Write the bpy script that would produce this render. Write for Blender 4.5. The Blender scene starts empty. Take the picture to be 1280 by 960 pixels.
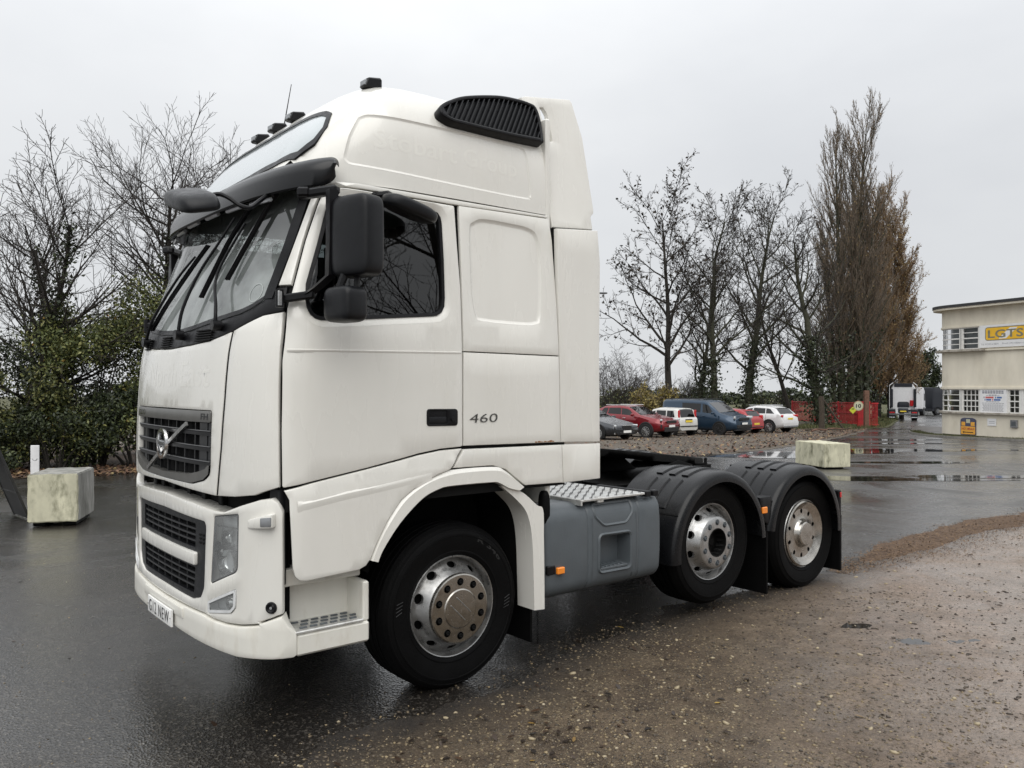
import bpy, bmesh, math, random
import numpy as np
from mathutils import Vector, Matrix
from mathutils.geometry import delaunay_2d_cdt

SC = bpy.context.scene
COL = SC.collection
R = math.radians
random.seed(11)

# ------------------------------------------------------------------ camera
cam_d = bpy.data.cameras.new("camera")
cam = bpy.data.objects.new("camera", cam_d)
COL.objects.link(cam)
cam.location = (-1.491, -3.953, 1.835)
cam.rotation_euler = (R(90.148), 0, R(50.834 - 90))
cam_d.sensor_width = 36
cam_d.lens = 28.58
cam_d.clip_start = .05
cam_d.clip_end = 3000
SC.camera = cam

# ------------------------------------------------------------------ sky, light, exposure
w = bpy.data.worlds.new("World")
SC.world = w
w.use_nodes = True
nt = w.node_tree
nt.nodes.clear()
sky = nt.nodes.new("ShaderNodeTexSky")
sky.sky_type = 'NISHITA'
sky.sun_disc = False
sky.sun_elevation = R(52)
sky.sun_rotation = R(215)
bg1 = nt.nodes.new("ShaderNodeBackground")
bg1.inputs[1].default_value = .06
nt.links.new(sky.outputs[0], bg1.inputs[0])
tc = nt.nodes.new("ShaderNodeTexCoord")
nz = nt.nodes.new("ShaderNodeTexNoise")
nz.inputs['Scale'].default_value = 1.6
nz.inputs['Detail'].default_value = 5
nz.inputs['Roughness'].default_value = .55
mp = nt.nodes.new("ShaderNodeMapping")
mp.inputs['Scale'].default_value = (1, 1, 2.2)
nt.links.new(tc.outputs['Generated'], mp.inputs[0])
nt.links.new(mp.outputs[0], nz.inputs['Vector'])
rp = nt.nodes.new("ShaderNodeValToRGB")
rp.color_ramp.elements[0].position = .3
rp.color_ramp.elements[0].color = (.70, .718, .745, 1)
rp.color_ramp.elements[1].position = .72
rp.color_ramp.elements[1].color = (.84, .855, .87, 1)
nt.links.new(nz.outputs[0], rp.inputs[0])
# an overcast dome is brighter overhead than at the horizon
sep = nt.nodes.new("ShaderNodeSeparateXYZ")
nt.links.new(tc.outputs['Generated'], sep.inputs[0])
mr = nt.nodes.new("ShaderNodeMapRange")
mr.interpolation_type = 'SMOOTHSTEP'
mr.inputs['From Min'].default_value = .1
mr.inputs['From Max'].default_value = 1
mr.inputs['To Min'].default_value = .82
mr.inputs['To Max'].default_value = 1.7
nt.links.new(sep.outputs['Z'], mr.inputs['Value'])
bg2 = nt.nodes.new("ShaderNodeBackground")
nt.links.new(rp.outputs[0], bg2.inputs[0])
nt.links.new(mr.outputs[0], bg2.inputs[1])
mx = nt.nodes.new("ShaderNodeMixShader")
mx.inputs[0].default_value = .95
nt.links.new(bg1.outputs[0], mx.inputs[1])
nt.links.new(bg2.outputs[0], mx.inputs[2])
ow = nt.nodes.new("ShaderNodeOutputWorld")
nt.links.new(mx.outputs[0], ow.inputs[0])

sun_d = bpy.data.lights.new("sun", 'SUN')
sun_d.energy = 1.5
sun_d.angle = R(62)
sun_d.color = (1, .97, .92)
sun = bpy.data.objects.new("sun", sun_d)
COL.objects.link(sun)
sun.location = (-8, -10, 20)
# the light comes from behind the camera's left shoulder, high up
sun.rotation_euler = Vector((.40, .46, -.79)).to_track_quat('-Z', 'Y').to_euler()

SC.view_settings.view_transform = 'Standard'
SC.view_settings.look = 'None'
SC.view_settings.gamma = 1
SC.view_settings.exposure = 0.24
SC.view_settings.use_curve_mapping = False
SC.render.engine = 'CYCLES'
SC.cycles.max_bounces = 8
SC.cycles.transparent_max_bounces = 12

# ------------------------------------------------------------------ materials
MATS = {}
def M(name, base, rough=.5, metal=0., var=.12, scale=6., bump=0., bscale=60., coat=0., dirt=None, dscale=3., dlo=.5, dhi=.75, spec=.5, rvar=0., emit=None, estr=0., stretch=None):
    m = bpy.data.materials.new(name)
    MATS[name] = m
    m.use_nodes = True
    t = m.node_tree
    b = t.nodes['Principled BSDF']
    b.inputs['Roughness'].default_value = rough
    b.inputs['Metallic'].default_value = metal
    b.inputs['Specular IOR Level'].default_value = spec
    b.inputs['Coat Weight'].default_value = coat
    b.inputs['Coat Roughness'].default_value = .08
    tcn = t.nodes.new("ShaderNodeTexCoord")
    vec = tcn.outputs['Object']
    if stretch:
        mpn = t.nodes.new("ShaderNodeMapping")
        mpn.inputs['Scale'].default_value = stretch
        t.links.new(vec, mpn.inputs[0])
        vec = mpn.outputs[0]
    def noise(sc, det=4, rg=.55):
        n = t.nodes.new("ShaderNodeTexNoise")
        n.inputs['Scale'].default_value = sc
        n.inputs['Detail'].default_value = det
        n.inputs['Roughness'].default_value = rg
        t.links.new(vec, n.inputs['Vector'])
        return n.outputs[0]
    def ramp(sock, p0, c0, p1, c1):
        r = t.nodes.new("ShaderNodeValToRGB")
        r.color_ramp.elements[0].position = p0
        r.color_ramp.elements[0].color = (*c0, 1)
        r.color_ramp.elements[1].position = p1
        r.color_ramp.elements[1].color = (*c1, 1)
        t.links.new(sock, r.inputs[0])
        return r.outputs[0]
    col = ramp(noise(scale), .3, tuple(c * (1 - var) for c in base), .7, tuple(min(1, c * (1 + var)) for c in base))
    if dirt:
        f = ramp(noise(dscale, 8, .65), dlo, (0, 0, 0), dhi, (1, 1, 1))
        mxn = t.nodes.new("ShaderNodeMix")
        mxn.data_type = 'RGBA'
        t.links.new(f, mxn.inputs[0])
        t.links.new(col, mxn.inputs[6])
        mxn.inputs[7].default_value = (*dirt, 1)
        col = mxn.outputs[2]
    t.links.new(col, b.inputs['Base Color'])
    if rvar:
        rr = ramp(noise(scale * 1.7, 5), .3, (max(0, rough - rvar),) * 3, .7, (min(1, rough + rvar),) * 3)
        t.links.new(rr, b.inputs['Roughness'])
    if bump:
        bp = t.nodes.new("ShaderNodeBump")
        bp.inputs['Strength'].default_value = bump
        bp.inputs['Distance'].default_value = .01
        t.links.new(noise(bscale, 3), bp.inputs['Height'])
        t.links.new(bp.outputs[0], b.inputs['Normal'])
    if emit:
        b.inputs['Emission Color'].default_value = (*emit, 1)
        b.inputs['Emission Strength'].default_value = estr
    return m

def Mglass(name, tint=(.5, .55, .55), ior=1.9, rough=.01, sheen=0., sheencol=(.6, .63, .62), sheenz=None):
    """a pane: see-through, tinted, mirror-like towards grazing angles; mist = reflected light painted on as a pale film"""
    m = bpy.data.materials.new(name)
    MATS[name] = m
    m.use_nodes = True
    t = m.node_tree
    t.nodes.remove(t.nodes['Principled BSDF'])
    out = t.nodes['Material Output']
    tr = t.nodes.new("ShaderNodeBsdfTransparent")
    tr.inputs[0].default_value = (*tint, 1)
    gl = t.nodes.new("ShaderNodeBsdfGlossy")
    gl.inputs['Roughness'].default_value = rough
    fr = t.nodes.new("ShaderNodeFresnel")
    fr.inputs[0].default_value = ior
    m1 = t.nodes.new("ShaderNodeMixShader")
    base = tr.outputs[0]
    if sheen:
        df = t.nodes.new("ShaderNodeBsdfDiffuse")
        df.inputs[0].default_value = (*sheencol, 1)
        m0 = t.nodes.new("ShaderNodeMixShader")
        tcn = t.nodes.new("ShaderNodeTexCoord")
        n = t.nodes.new("ShaderNodeTexNoise")
        n.inputs['Scale'].default_value = 5
        n.inputs['Detail'].default_value = 6
        t.links.new(tcn.outputs['Object'], n.inputs['Vector'])
        rm = t.nodes.new("ShaderNodeMapRange")
        rm.inputs['From Min'].default_value = .3
        rm.inputs['From Max'].default_value = .7
        rm.inputs['To Min'].default_value = sheen * .6
        rm.inputs['To Max'].default_value = sheen * 1.4
        t.links.new(n.outputs[0], rm.inputs[0])
        fac = rm.outputs[0]
        if sheenz:      # painted sheen kept to the lower part of the pane, top left dark
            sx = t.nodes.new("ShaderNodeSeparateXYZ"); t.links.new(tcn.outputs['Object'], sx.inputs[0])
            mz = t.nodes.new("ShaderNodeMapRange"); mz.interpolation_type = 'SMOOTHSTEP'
            mz.inputs['From Min'].default_value = sheenz[1]; mz.inputs['From Max'].default_value = sheenz[0]; mz.inputs['To Min'].default_value = .12; mz.inputs['To Max'].default_value = 1
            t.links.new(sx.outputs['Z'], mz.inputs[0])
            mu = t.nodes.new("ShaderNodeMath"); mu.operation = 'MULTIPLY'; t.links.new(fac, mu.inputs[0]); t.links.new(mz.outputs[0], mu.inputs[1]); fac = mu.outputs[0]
        t.links.new(fac, m0.inputs[0])
        t.links.new(tr.outputs[0], m0.inputs[1])
        t.links.new(df.outputs[0], m0.inputs[2])
        base = m0.outputs[0]
    t.links.new(fr.outputs[0], m1.inputs[0])
    t.links.new(base, m1.inputs[1])
    t.links.new(gl.outputs[0], m1.inputs[2])
    t.links.new(m1.outputs[0], out.inputs[0])
    return m

# ------------------------------------------------------------------ geometry helpers
def smi(xs, ys, x):
    n = len(xs)
    if x <= xs[0]: return ys[0]
    if x >= xs[-1]: return ys[-1]
    i = max(j for j in range(n - 1) if xs[j] <= x)
    h = xs[i + 1] - xs[i]; t = (x - xs[i]) / h
    def m(k):
        if k == 0: return (ys[1] - ys[0]) / (xs[1] - xs[0])
        if k == n - 1: return (ys[-1] - ys[-2]) / (xs[-1] - xs[-2])
        return (ys[k + 1] - ys[k - 1]) / (xs[k + 1] - xs[k - 1])
    return ((2*t**3 - 3*t**2 + 1)*ys[i] + (t**3 - 2*t**2 + t)*h*m(i) + (-2*t**3 + 3*t**2)*ys[i+1] + (t**3 - t**2)*h*m(i+1))

def lin(xs, ys, x): return float(np.interp(x, xs, ys))

def inside(pt, poly):
    x, y = pt; c = False; n = len(poly); j = n - 1
    for i in range(n):
        xi, yi = poly[i]; xj, yj = poly[j]
        if (yi > y) != (yj > y) and x < (xj - xi) * (y - yi) / (yj - yi) + xi: c = not c
        j = i
    return c

def area2(poly): return sum(poly[i][0]*poly[(i+1) % len(poly)][1] - poly[(i+1) % len(poly)][0]*poly[i][1] for i in range(len(poly))) / 2

def rounded(poly, r, n=4):
    """round the corners of a polygon; r one radius or one for each corner"""
    out = []; N = len(poly)
    for i in range(N):
        p0 = Vector(poly[i - 1]); p1 = Vector(poly[i]); p2 = Vector(poly[(i + 1) % N])
        rr = r[i] if isinstance(r, (list, tuple)) else r
        a = p0 - p1; b = p2 - p1
        la, lb = a.length, b.length
        if rr <= 0 or la < 1e-6 or lb < 1e-6: out.append(tuple(p1)); continue
        q = min(rr, la * .48, lb * .48)
        A = p1 + a / la * q; B = p1 + b / lb * q
        for k in range(n + 1):
            t = k / n
            out.append(tuple(A * (1 - t)**2 + p1 * 2 * t * (1 - t) + B * t**2))
    return out

def inset(poly, d):
    s = 1 if area2(poly) > 0 else -1; n = len(poly); out = []
    for i in range(n):
        p0, p1, p2 = Vector(poly[i - 1]), Vector(poly[i]), Vector(poly[(i + 1) % n])
        e1 = p1 - p0; e2 = p2 - p1
        if e1.length < 1e-7: e1 = e2
        if e2.length < 1e-7: e2 = e1
        e1.normalize(); e2.normalize()
        n1 = Vector((-e1.y, e1.x)) * s; n2 = Vector((-e2.y, e2.x)) * s
        b = n1 + n2
        if b.length < 1e-4: b = n1
        b = b.normalized(); k = max(.35, b.dot(n1))
        q = p1 + b * (d / k)
        out.append((q.x, q.y))
    return out

def densify(poly, step, closed=True):
    out = []; n = len(poly)
    for i in range(n if closed else n - 1):
        a = poly[i]; b = poly[(i + 1) % n]
        L = math.dist(a, b); k = max(1, int(math.ceil(L / step)))
        for j in range(k):
            t = j / k; out.append(tuple(a[q] + (b[q] - a[q]) * t for q in range(len(a))))
    if not closed: out.append(tuple(poly[-1]))
    return out

def smoothline(pts, n=6):
    """Catmull-Rom through the points (2D or 3D)"""
    P = [Vector(p) for p in pts]; out = []
    for i in range(len(P) - 1):
        p0 = P[max(0, i - 1)]; p1 = P[i]; p2 = P[i + 1]; p3 = P[min(len(P) - 1, i + 2)]
        for k in range(n):
            t = k / n
            out.append(tuple(.5 * ((2*p1) + (p2 - p0)*t + (2*p0 - 5*p1 + 4*p2 - p3)*t*t + (3*p1 - p0 - 3*p2 + p3)*t**3)))
    out.append(tuple(P[-1]))
    return out

class G:
    """collects shapes, then links them as ONE mesh object"""
    def __init__(s): s.v = []; s.f = []
    def add(s, v, f):
        o = len(s.v); s.v += [tuple(p) for p in v]; s.f += [tuple(i + o for i in q) for q in f]; return s
    def box(s, x0, x1, y0, y1, z0, z1, b=0., mat=None):
        c = [(x0 + x1)/2, (y0 + y1)/2, (z0 + z1)/2]; h = [abs(x1 - x0)/2, abs(y1 - y0)/2, abs(z1 - z0)/2]
        b = min(b, .45 * min(h) * 2)
        V = []; F = []; idx = {}
        sg = [(i, j, k) for i in (-1, 1) for j in (-1, 1) for k in (-1, 1)]
        if b <= 0:
            for q in sg: idx[q] = len(V); V.append([c[a] + q[a]*h[a] for a in range(3)])
            for a in range(3):
                for e in (-1, 1):
                    o = [x for x in range(3) if x != a]
                    L = []
                    for u, w_ in ((-1, -1), (1, -1), (1, 1), (-1, 1)):
                        q = [0]*3; q[a] = e; q[o[0]] = u; q[o[1]] = w_; L.append(idx[tuple(q)])
                    F.append(L)
        else:
            for q in sg:
                for a in range(3):
                    idx[q, a] = len(V); V.append([c[k] + q[k]*(h[k] - (0 if k == a else b)) for k in range(3)])
            for a in range(3):
                o = [x for x in range(3) if x != a]
                for e in (-1, 1):
                    L = []
                    for u, w_ in ((-1, -1), (1, -1), (1, 1), (-1, 1)):
                        q = [0]*3; q[a] = e; q[o[0]] = u; q[o[1]] = w_; L.append(idx[tuple(q), a])
                    F.append(L)
                for u in (-1, 1):
                    for w_ in (-1, 1):
                        q0 = [0]*3; q0[o[0]] = u; q0[o[1]] = w_; q0[a] = -1; q1 = list(q0); q1[a] = 1
                        F.append([idx[tuple(q0), o[0]], idx[tuple(q1), o[0]], idx[tuple(q1), o[1]], idx[tuple(q0), o[1]]])
            for q in sg: F.append([idx[q, 0], idx[q, 1], idx[q, 2]])
        if mat is not None: V = [mat @ Vector(p) for p in V]
        return s.add(V, F)
    def obox(s, origin, ax, ay, az, b=0.):
        """box spanned by three vectors from an origin corner"""
        ax, ay, az = Vector(ax), Vector(ay), Vector(az)
        m = Matrix((ax.normalized(), ay.normalized(), az.normalized())).transposed().to_4x4()
        m.translation = Vector(origin)
        return s.box(0, ax.length, 0, ay.length, 0, az.length, b, m)
    def tube(s, pts, r, n=8, caps=True, flat=1.):
        P = [Vector(p) for p in pts]; N = len(P)
        rs = r if isinstance(r, (list, tuple)) else [r]*N
        V = []; F = []
        t = (P[1] - P[0]).normalized()
        up = Vector((0, 0, 1)) if abs(t.z) < .9 else Vector((1, 0, 0))
        a = t.cross(up).normalized()
        for i in range(N):
            t = (P[min(N - 1, i + 1)] - P[max(0, i - 1)])
            t = t.normalized() if t.length > 1e-9 else Vector((0, 0, 1))
            a = (a - t * a.dot(t)).normalized(); bb = t.cross(a)
            for k in range(n):
                th = 2*math.pi*k/n
                V.append(P[i] + a*(math.cos(th)*rs[i]) + bb*(math.sin(th)*rs[i]*flat))
        for i in range(N - 1):
            for k in range(n):
                F.append((i*n + k, i*n + (k + 1) % n, (i + 1)*n + (k + 1) % n, (i + 1)*n + k))
        if caps: F.append(tuple(range(n))); F.append(tuple((N - 1)*n + k for k in range(n)))
        return s.add(V, F)
    def lathe(s, prof, o=(0, 0, 0), axis='y', n=48, a0=0., a1=2*math.pi, close=True):
        """profile [(radius, along)] turned about an axis through o"""
        V = []; F = []; full = abs(a1 - a0 - 2*math.pi) < 1e-6
        m = n if full else n + 1
        for (r, h) in prof:
            for k in range(m):
                th = a0 + (a1 - a0)*k/n; c, q = math.cos(th)*r, math.sin(th)*r
                p = {'y': (c, h, q), 'x': (h, c, q), 'z': (c, q, h)}[axis]
                V.append((p[0] + o[0], p[1] + o[1], p[2] + o[2]))
        for i in range(len(prof) - 1):
            for k in range(n):
                k2 = (k + 1) % m
                F.append((i*m + k, i*m + k2, (i + 1)*m + k2, (i + 1)*m + k))
        return s.add(V, F)
    def grid(s, fn, us, vs, closeu=False):
        V = [fn(u, v) for u in us for v in vs]; nv = len(vs); F = []
        for i in range(len(us) - 1 + (1 if closeu else 0)):
            for j in range(nv - 1):
                a = i*nv; b = ((i + 1) % len(us))*nv
                F.append((a + j, b + j, b + j + 1, a + j + 1))
        return s.add(V, F)
    def ring(s, sections, closed=False, cap=True):
        """loft of equal closed sections"""
        n = len(sections[0]); V = [p for q in sections for p in q]; F = []
        m = len(sections)
        for i in range(m if closed else m - 1):
            a = i*n; b = ((i + 1) % m)*n
            for k in range(n): F.append((a + k, a + (k + 1) % n, b + (k + 1) % n, b + k))
        if cap and not closed: F.append(tuple(range(n))); F.append(tuple((m - 1)*n + k for k in range(n)))
        return s.add(V, F)
    def panel(s, outline, mp, t=.02, r=.006, step=.1, holes=(), dens=None, back=False, dfn=None):
        """a sheet with rounded rim: outline in 2D, mp(a, b, d) -> 3D (d outwards); t = rim depth"""
        dens = dens or step
        D0 = dfn or (lambda a, b: 0.)
        loops = []
        allv = []; edges = []; V3 = []; F = []
        def rim(poly, sign):
            poly = densify(poly, dens)
            prof = [(0, -t), (0, -r), (r*.3, -r*.3), (r, 0)] if r > 0 else [(0, -t), (0, 0)]
            rows = [[q for q in (inset(poly, d*sign) if d else poly)] for d, h in prof]
            base = len(V3); n = len(poly)
            for row, (d, h) in zip(rows, prof):
                for q in row: V3.append(mp(q[0], q[1], h + D0(*q)))
            for i in range(len(prof) - 1):
                for k in range(n):
                    F.append((base + i*n + k, base + i*n + (k + 1) % n, base + (i + 1)*n + (k + 1) % n, base + (i + 1)*n + k))
            return rows[-1], rows[0]
        outer, raw = rim(outline, 1)
        inn = []
        for h in holes: inn.append(rim(h, -1)[0])
        pts = []; ed = []
        for L in [outer] + inn:
            b0 = len(pts); pts += L; ed += [(b0 + i, b0 + (i + 1) % len(L)) for i in range(len(L))]
        xs = [q[0] for q in outer]; ys = [q[1] for q in outer]
        nx = int((max(xs) - min(xs))/step); ny = int((max(ys) - min(ys))/step)
        for i in range(1, nx + 1):
            for j in range(1, ny + 1):
                q = (min(xs) + (i - .5 + .25*(j % 2))*step, min(ys) + (j - .5)*step)
                if inside(q, outer) and not any(inside(q, h) for h in inn):
                    if min(math.dist(q, e) for e in pts[:400]) > step*.35: pts.append(q)
        vo, eo, fo, *_ = delaunay_2d_cdt([Vector(q) for q in pts], ed, [], 1, 1e-6)
        vo = [(q.x, q.y) for q in vo]
        base = len(V3)
        for q in vo: V3.append(mp(q[0], q[1], D0(*q)))
        for fc in fo:
            c = (sum(vo[i][0] for i in fc)/len(fc), sum(vo[i][1] for i in fc)/len(fc))
            if inside(c, outer) and not any(inside(c, h) for h in inn): F.append(tuple(base + i for i in fc))
        return s.add(V3, F)
    def mirror_y(s, c):
        n = len(s.v); s.v += [(x, 2*c - y, z) for x, y, z in s.v]; s.f += [tuple(i + n for i in q) for q in s.f]; return s
    def xf(s, m): s.v = [tuple(m @ Vector(p)) for p in s.v]; return s
    def mesh(s, name, ang=35, merge=1e-5):
        me = bpy.data.meshes.new(name)
        me.from_pydata(s.v, [], s.f)
        bm = bmesh.new(); bm.from_mesh(me)
        if merge: bmesh.ops.remove_doubles(bm, verts=bm.verts, dist=merge)
        bmesh.ops.recalc_face_normals(bm, faces=bm.faces)
        bm.to_mesh(me); bm.free()
        if ang:
            me.polygons.foreach_set('use_smooth', [True]*len(me.polygons))
            me.set_sharp_from_angle(angle=R(ang))
        return me
    def obj(s, name, mat, parent=None, ang=35, merge=1e-5):
        return link(name, s.mesh(name, ang, merge), mat, parent)

def link(name, me, mat, parent=None):
    if mat is not None and not me.materials: me.materials.append(MATS[mat] if isinstance(mat, str) else mat)
    o = bpy.data.objects.new(name, me)
    COL.objects.link(o)
    if parent is not None: o.parent = parent
    return o

def raw_mesh(name, V, F, smooth=False):
    """fast mesh from numpy arrays (all faces with the same number of corners)"""
    V = np.asarray(V, np.float32).reshape(-1, 3); F = np.asarray(F, np.int32)
    me = bpy.data.meshes.new(name); k = F.shape[1]
    me.vertices.add(len(V)); me.vertices.foreach_set('co', V.ravel())
    me.loops.add(F.size); me.loops.foreach_set('vertex_index', F.ravel())
    me.polygons.add(len(F)); me.polygons.foreach_set('loop_start', np.arange(0, F.size, k, dtype=np.int32))
    if smooth: me.polygons.foreach_set('use_smooth', np.ones(len(F), bool))
    me.update(calc_edges=True)
    return me

def tag(o, label, cat, group=None, kind=None):
    if label: o['label'] = label
    if cat: o['category'] = cat
    if group: o['group'] = group
    if kind: o['kind'] = kind
    return o
def thing(name, loc, rz, label, cat, group=None):
    o = bpy.data.objects.new(name, None); COL.objects.link(o)
    o.location = loc; o.rotation_euler = (0, 0, rz); o.empty_display_size = .3
    return tag(o, label, cat, group)
def struct(o): o['kind'] = 'structure'; return o

def text2d(txt, size=1., bold=0., shear=0., width=1., font_spacing=1.):
    """flat mesh of a piece of lettering, lower left corner at 0,0; returns verts 2D, faces, width, height"""
    c = bpy.data.curves.new("lettering", 'FONT'); c.body = txt; c.size = size; c.offset = bold; c.shear = shear
    c.space_character = font_spacing; c.resolution_u = 3
    o = bpy.data.objects.new("lettering", c); COL.objects.link(o)
    dg = bpy.context.evaluated_depsgraph_get()
    me = bpy.data.meshes.new_from_object(o.evaluated_get(dg))
    V = [(v.co.x*width, v.co.y) for v in me.vertices]; F = [tuple(p.vertices) for p in me.polygons]
    COL.objects.unlink(o); bpy.data.objects.remove(o); bpy.data.curves.remove(c); bpy.data.meshes.remove(me)
    x0 = min(v[0] for v in V); y0 = min(v[1] for v in V)
    V = [(a - x0, b - y0) for a, b in V]
    return V, F, max(v[0] for v in V), max(v[1] for v in V)

def text_on(name, txt, mp, w, h, mat, parent, d=.002, **k):
    """lettering fitted to w x h and laid on a surface map mp(a, b, d) (a to the right, b up)"""
    fine = k.pop('fine', 0)
    V, F, W, H = text2d(txt, **k)
    if fine:
        bm = bmesh.new(); vs = [bm.verts.new((a/W*w, b/H*h, 0)) for a, b in V]; [bm.faces.new([vs[i] for i in q]) for q in F]
        bmesh.ops.triangulate(bm, faces=bm.faces[:])
        for _ in range(3):
            L = [e for e in bm.edges if e.calc_length() > fine]
            if L: bmesh.ops.subdivide_edges(bm, edges=L, cuts=1); bmesh.ops.triangulate(bm, faces=bm.faces[:])
        bm.verts.index_update(); V = [(v.co.x*W/w, v.co.y*H/h) for v in bm.verts]; F = [tuple(v.index for v in f.verts) for f in bm.faces]; bm.free()
    P = [Vector(mp(a/W*w, b/H*h, d)) for a, b in V]; Nn = [(Vector(mp(a/W*w, b/H*h, d + .02)) - p).normalized() for (a, b), p in zip(V, P)]
    f0 = F[0]; gn = (P[f0[1]] - P[f0[0]]).cross(P[f0[2]] - P[f0[0]])
    if gn.dot(Nn[f0[0]]) < 0: F = [tuple(reversed(q)) for q in F]
    me = bpy.data.meshes.new(name); me.from_pydata([tuple(p) for p in P], [], F)
    me.polygons.foreach_set('use_smooth', [True]*len(me.polygons)); me.normals_split_custom_set_from_vertices([tuple(n) for n in Nn])
    return link(name, me, mat, parent)

# ------------------------------------------------------------------ lie of the land: level near the camera, falling gently beyond
CX, CY0 = -1.491, -3.953
DX, DY = .63156, .77532
def gz(x, y):
    t = (x - CX)*DX + (y - CY0)*DY
    if t < 8: return 0.
    if t < 16: return -.026*(t - 8)**2/16
    if t < 60: return -.026*(t - 12)
    return -1.248 - .010*(t - 60)
def gz_np(x, y):
    t = (x - CX)*DX + (y - CY0)*DY
    return np.where(t < 8, 0, np.where(t < 16, -.026*(t - 8)**2/16, np.where(t < 60, -.026*(t - 12), -1.248 - .010*(t - 60))))
# ------------------------------------------------------------------ material list
M('paint', (.725, .712, .664), .27, var=.02, scale=1.5, coat=.65, dirt=(.665, .645, .585), dscale=1.3, dlo=.50, dhi=.95, rvar=.07, bump=.02, bscale=420, stretch=(2.2, 2.2, .55))
M('paint_low', (.715, .70, .64), .38, var=.04, scale=4, coat=.2, dirt=(.42, .375, .295), dscale=4, dlo=.50, dhi=.95, rvar=.1, stretch=(2, 2, .7))
M('ghost', (.748, .735, .682), .30, var=.02, scale=9, coat=.5)
M('lamp_body', (.66, .67, .67), .18, var=.15, scale=9)
M('seam_black', (.005, .005, .005), .75, spec=.2, var=.1)
M('trim_black', (.0045, .0045, .0055), .38, spec=.24, var=.25, scale=14, bump=.15, bscale=220, rvar=.1)
M('mirror_grey', (.0085, .009, .0105), .36, spec=.26, var=.15, scale=20, bump=.12, bscale=260, rvar=.08)
M('visor_smoke', (.007, .0075, .0085), .26, spec=.35, var=.15, scale=4)
M('rubber', (.0024, .0024, .0026), .62, spec=.12, var=.3, scale=9, bump=.25, bscale=120)
M('rubber_letter', (.012, .012, .0125), .6, var=.2)
M('chassis', (.0035, .0035, .0035), .6, spec=.15, var=.35, scale=10, bump=.3, bscale=40, dirt=(.014, .012, .009), dscale=7, dlo=.6, dhi=.85)
M('silver_rim', (.42, .42, .415), .33, metal=.9, var=.14, scale=18, dirt=(.12, .105, .085), dscale=8, dlo=.58, dhi=.85, rvar=.12)
M('steel_plate', (.44, .42, .385), .22, metal=1., var=.1, scale=16, dirt=(.16, .13, .10), dscale=11, dlo=.52, dhi=.95, rvar=.08)
M('chrome', (.75, .75, .75), .12, metal=1., var=.08, scale=10)
M('grille_edge', (.085, .085, .085), .35, metal=.4, var=.1)
M('grille_bar', (.16, .157, .148), .38, metal=.55, var=.1, scale=9)
M('grille_slat', (.016, .0165, .018), .38, var=.15)
M('alu', (.62, .62, .60), .42, metal=.7, var=.15, scale=25, dirt=(.22, .2, .17), dscale=9, dlo=.5, dhi=.85)
M('tank_grey', (.085, .098, .108), .42, var=.08, scale=5, bump=.10, bscale=90, dirt=(.068, .078, .085), dscale=3, dlo=.5, dhi=.9, rvar=.08)
M('tank_dark', (.07, .08, .088), .5, var=.2, scale=9)
M('amber', (.85, .25, .02), .25, var=.1, coat=.4)
M('red_lens', (.45, .01, .012), .25, var=.1, coat=.4)
M('plate_white', (.82, .82, .80), .35, var=.04)
M('plate_yellow', (.80, .60, .06), .35, var=.04)
M('ink', (.01, .01, .012), .5, var=.1)
M('seat_cloth', (.06, .06, .065), .9, var=.3, scale=20)
M('dash', (.10, .10, .10), .7, var=.2)
M('lens_grey', (.32, .33, .34), .18, metal=.6, var=.2, scale=14)
M('chrome_bowl', (.85, .85, .84), .1, metal=1., var=.1)
M('roof_glass', (.42, .46, .47), .12, var=.06, scale=3, coat=.6)
M('black_lip', (.02, .02, .022), .35, var=.2)
M('badge_dark', (.10, .10, .095), .3, metal=.6, var=.15)
M('led', (.75, .77, .80), .25, metal=.4, var=.05)
M('rust', (.24, .10, .03), .8, var=.35, scale=60)
Mglass('windscreen', (.30, .33, .32), 1.9, .012, sheen=.36, sheencol=(.64, .69, .67), sheenz=(2.45, 2.75))  # pale lower part: sky reflection painted into the glass
Mglass('side_glass', (.10, .12, .12), 1.75, .01)
Mglass('lens_clear', (.88, .9, .9), 1.5, .03, sheen=.22, sheencol=(.70, .72, .72))  # pale film painted into the lens to brighten the lamps
Mglass('car_glass', (.16, .18, .19), 1.8, .02)
Mglass('house_glass', (.55, .58, .58), 1.32, .02)
M('guard_black', (.0060, .0063, .0072), .27, spec=.30, var=.15, scale=6, bump=.05, bscale=150, rvar=.08)
M('sticker_grey', (.42, .45, .44), .6, var=.1)
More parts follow.
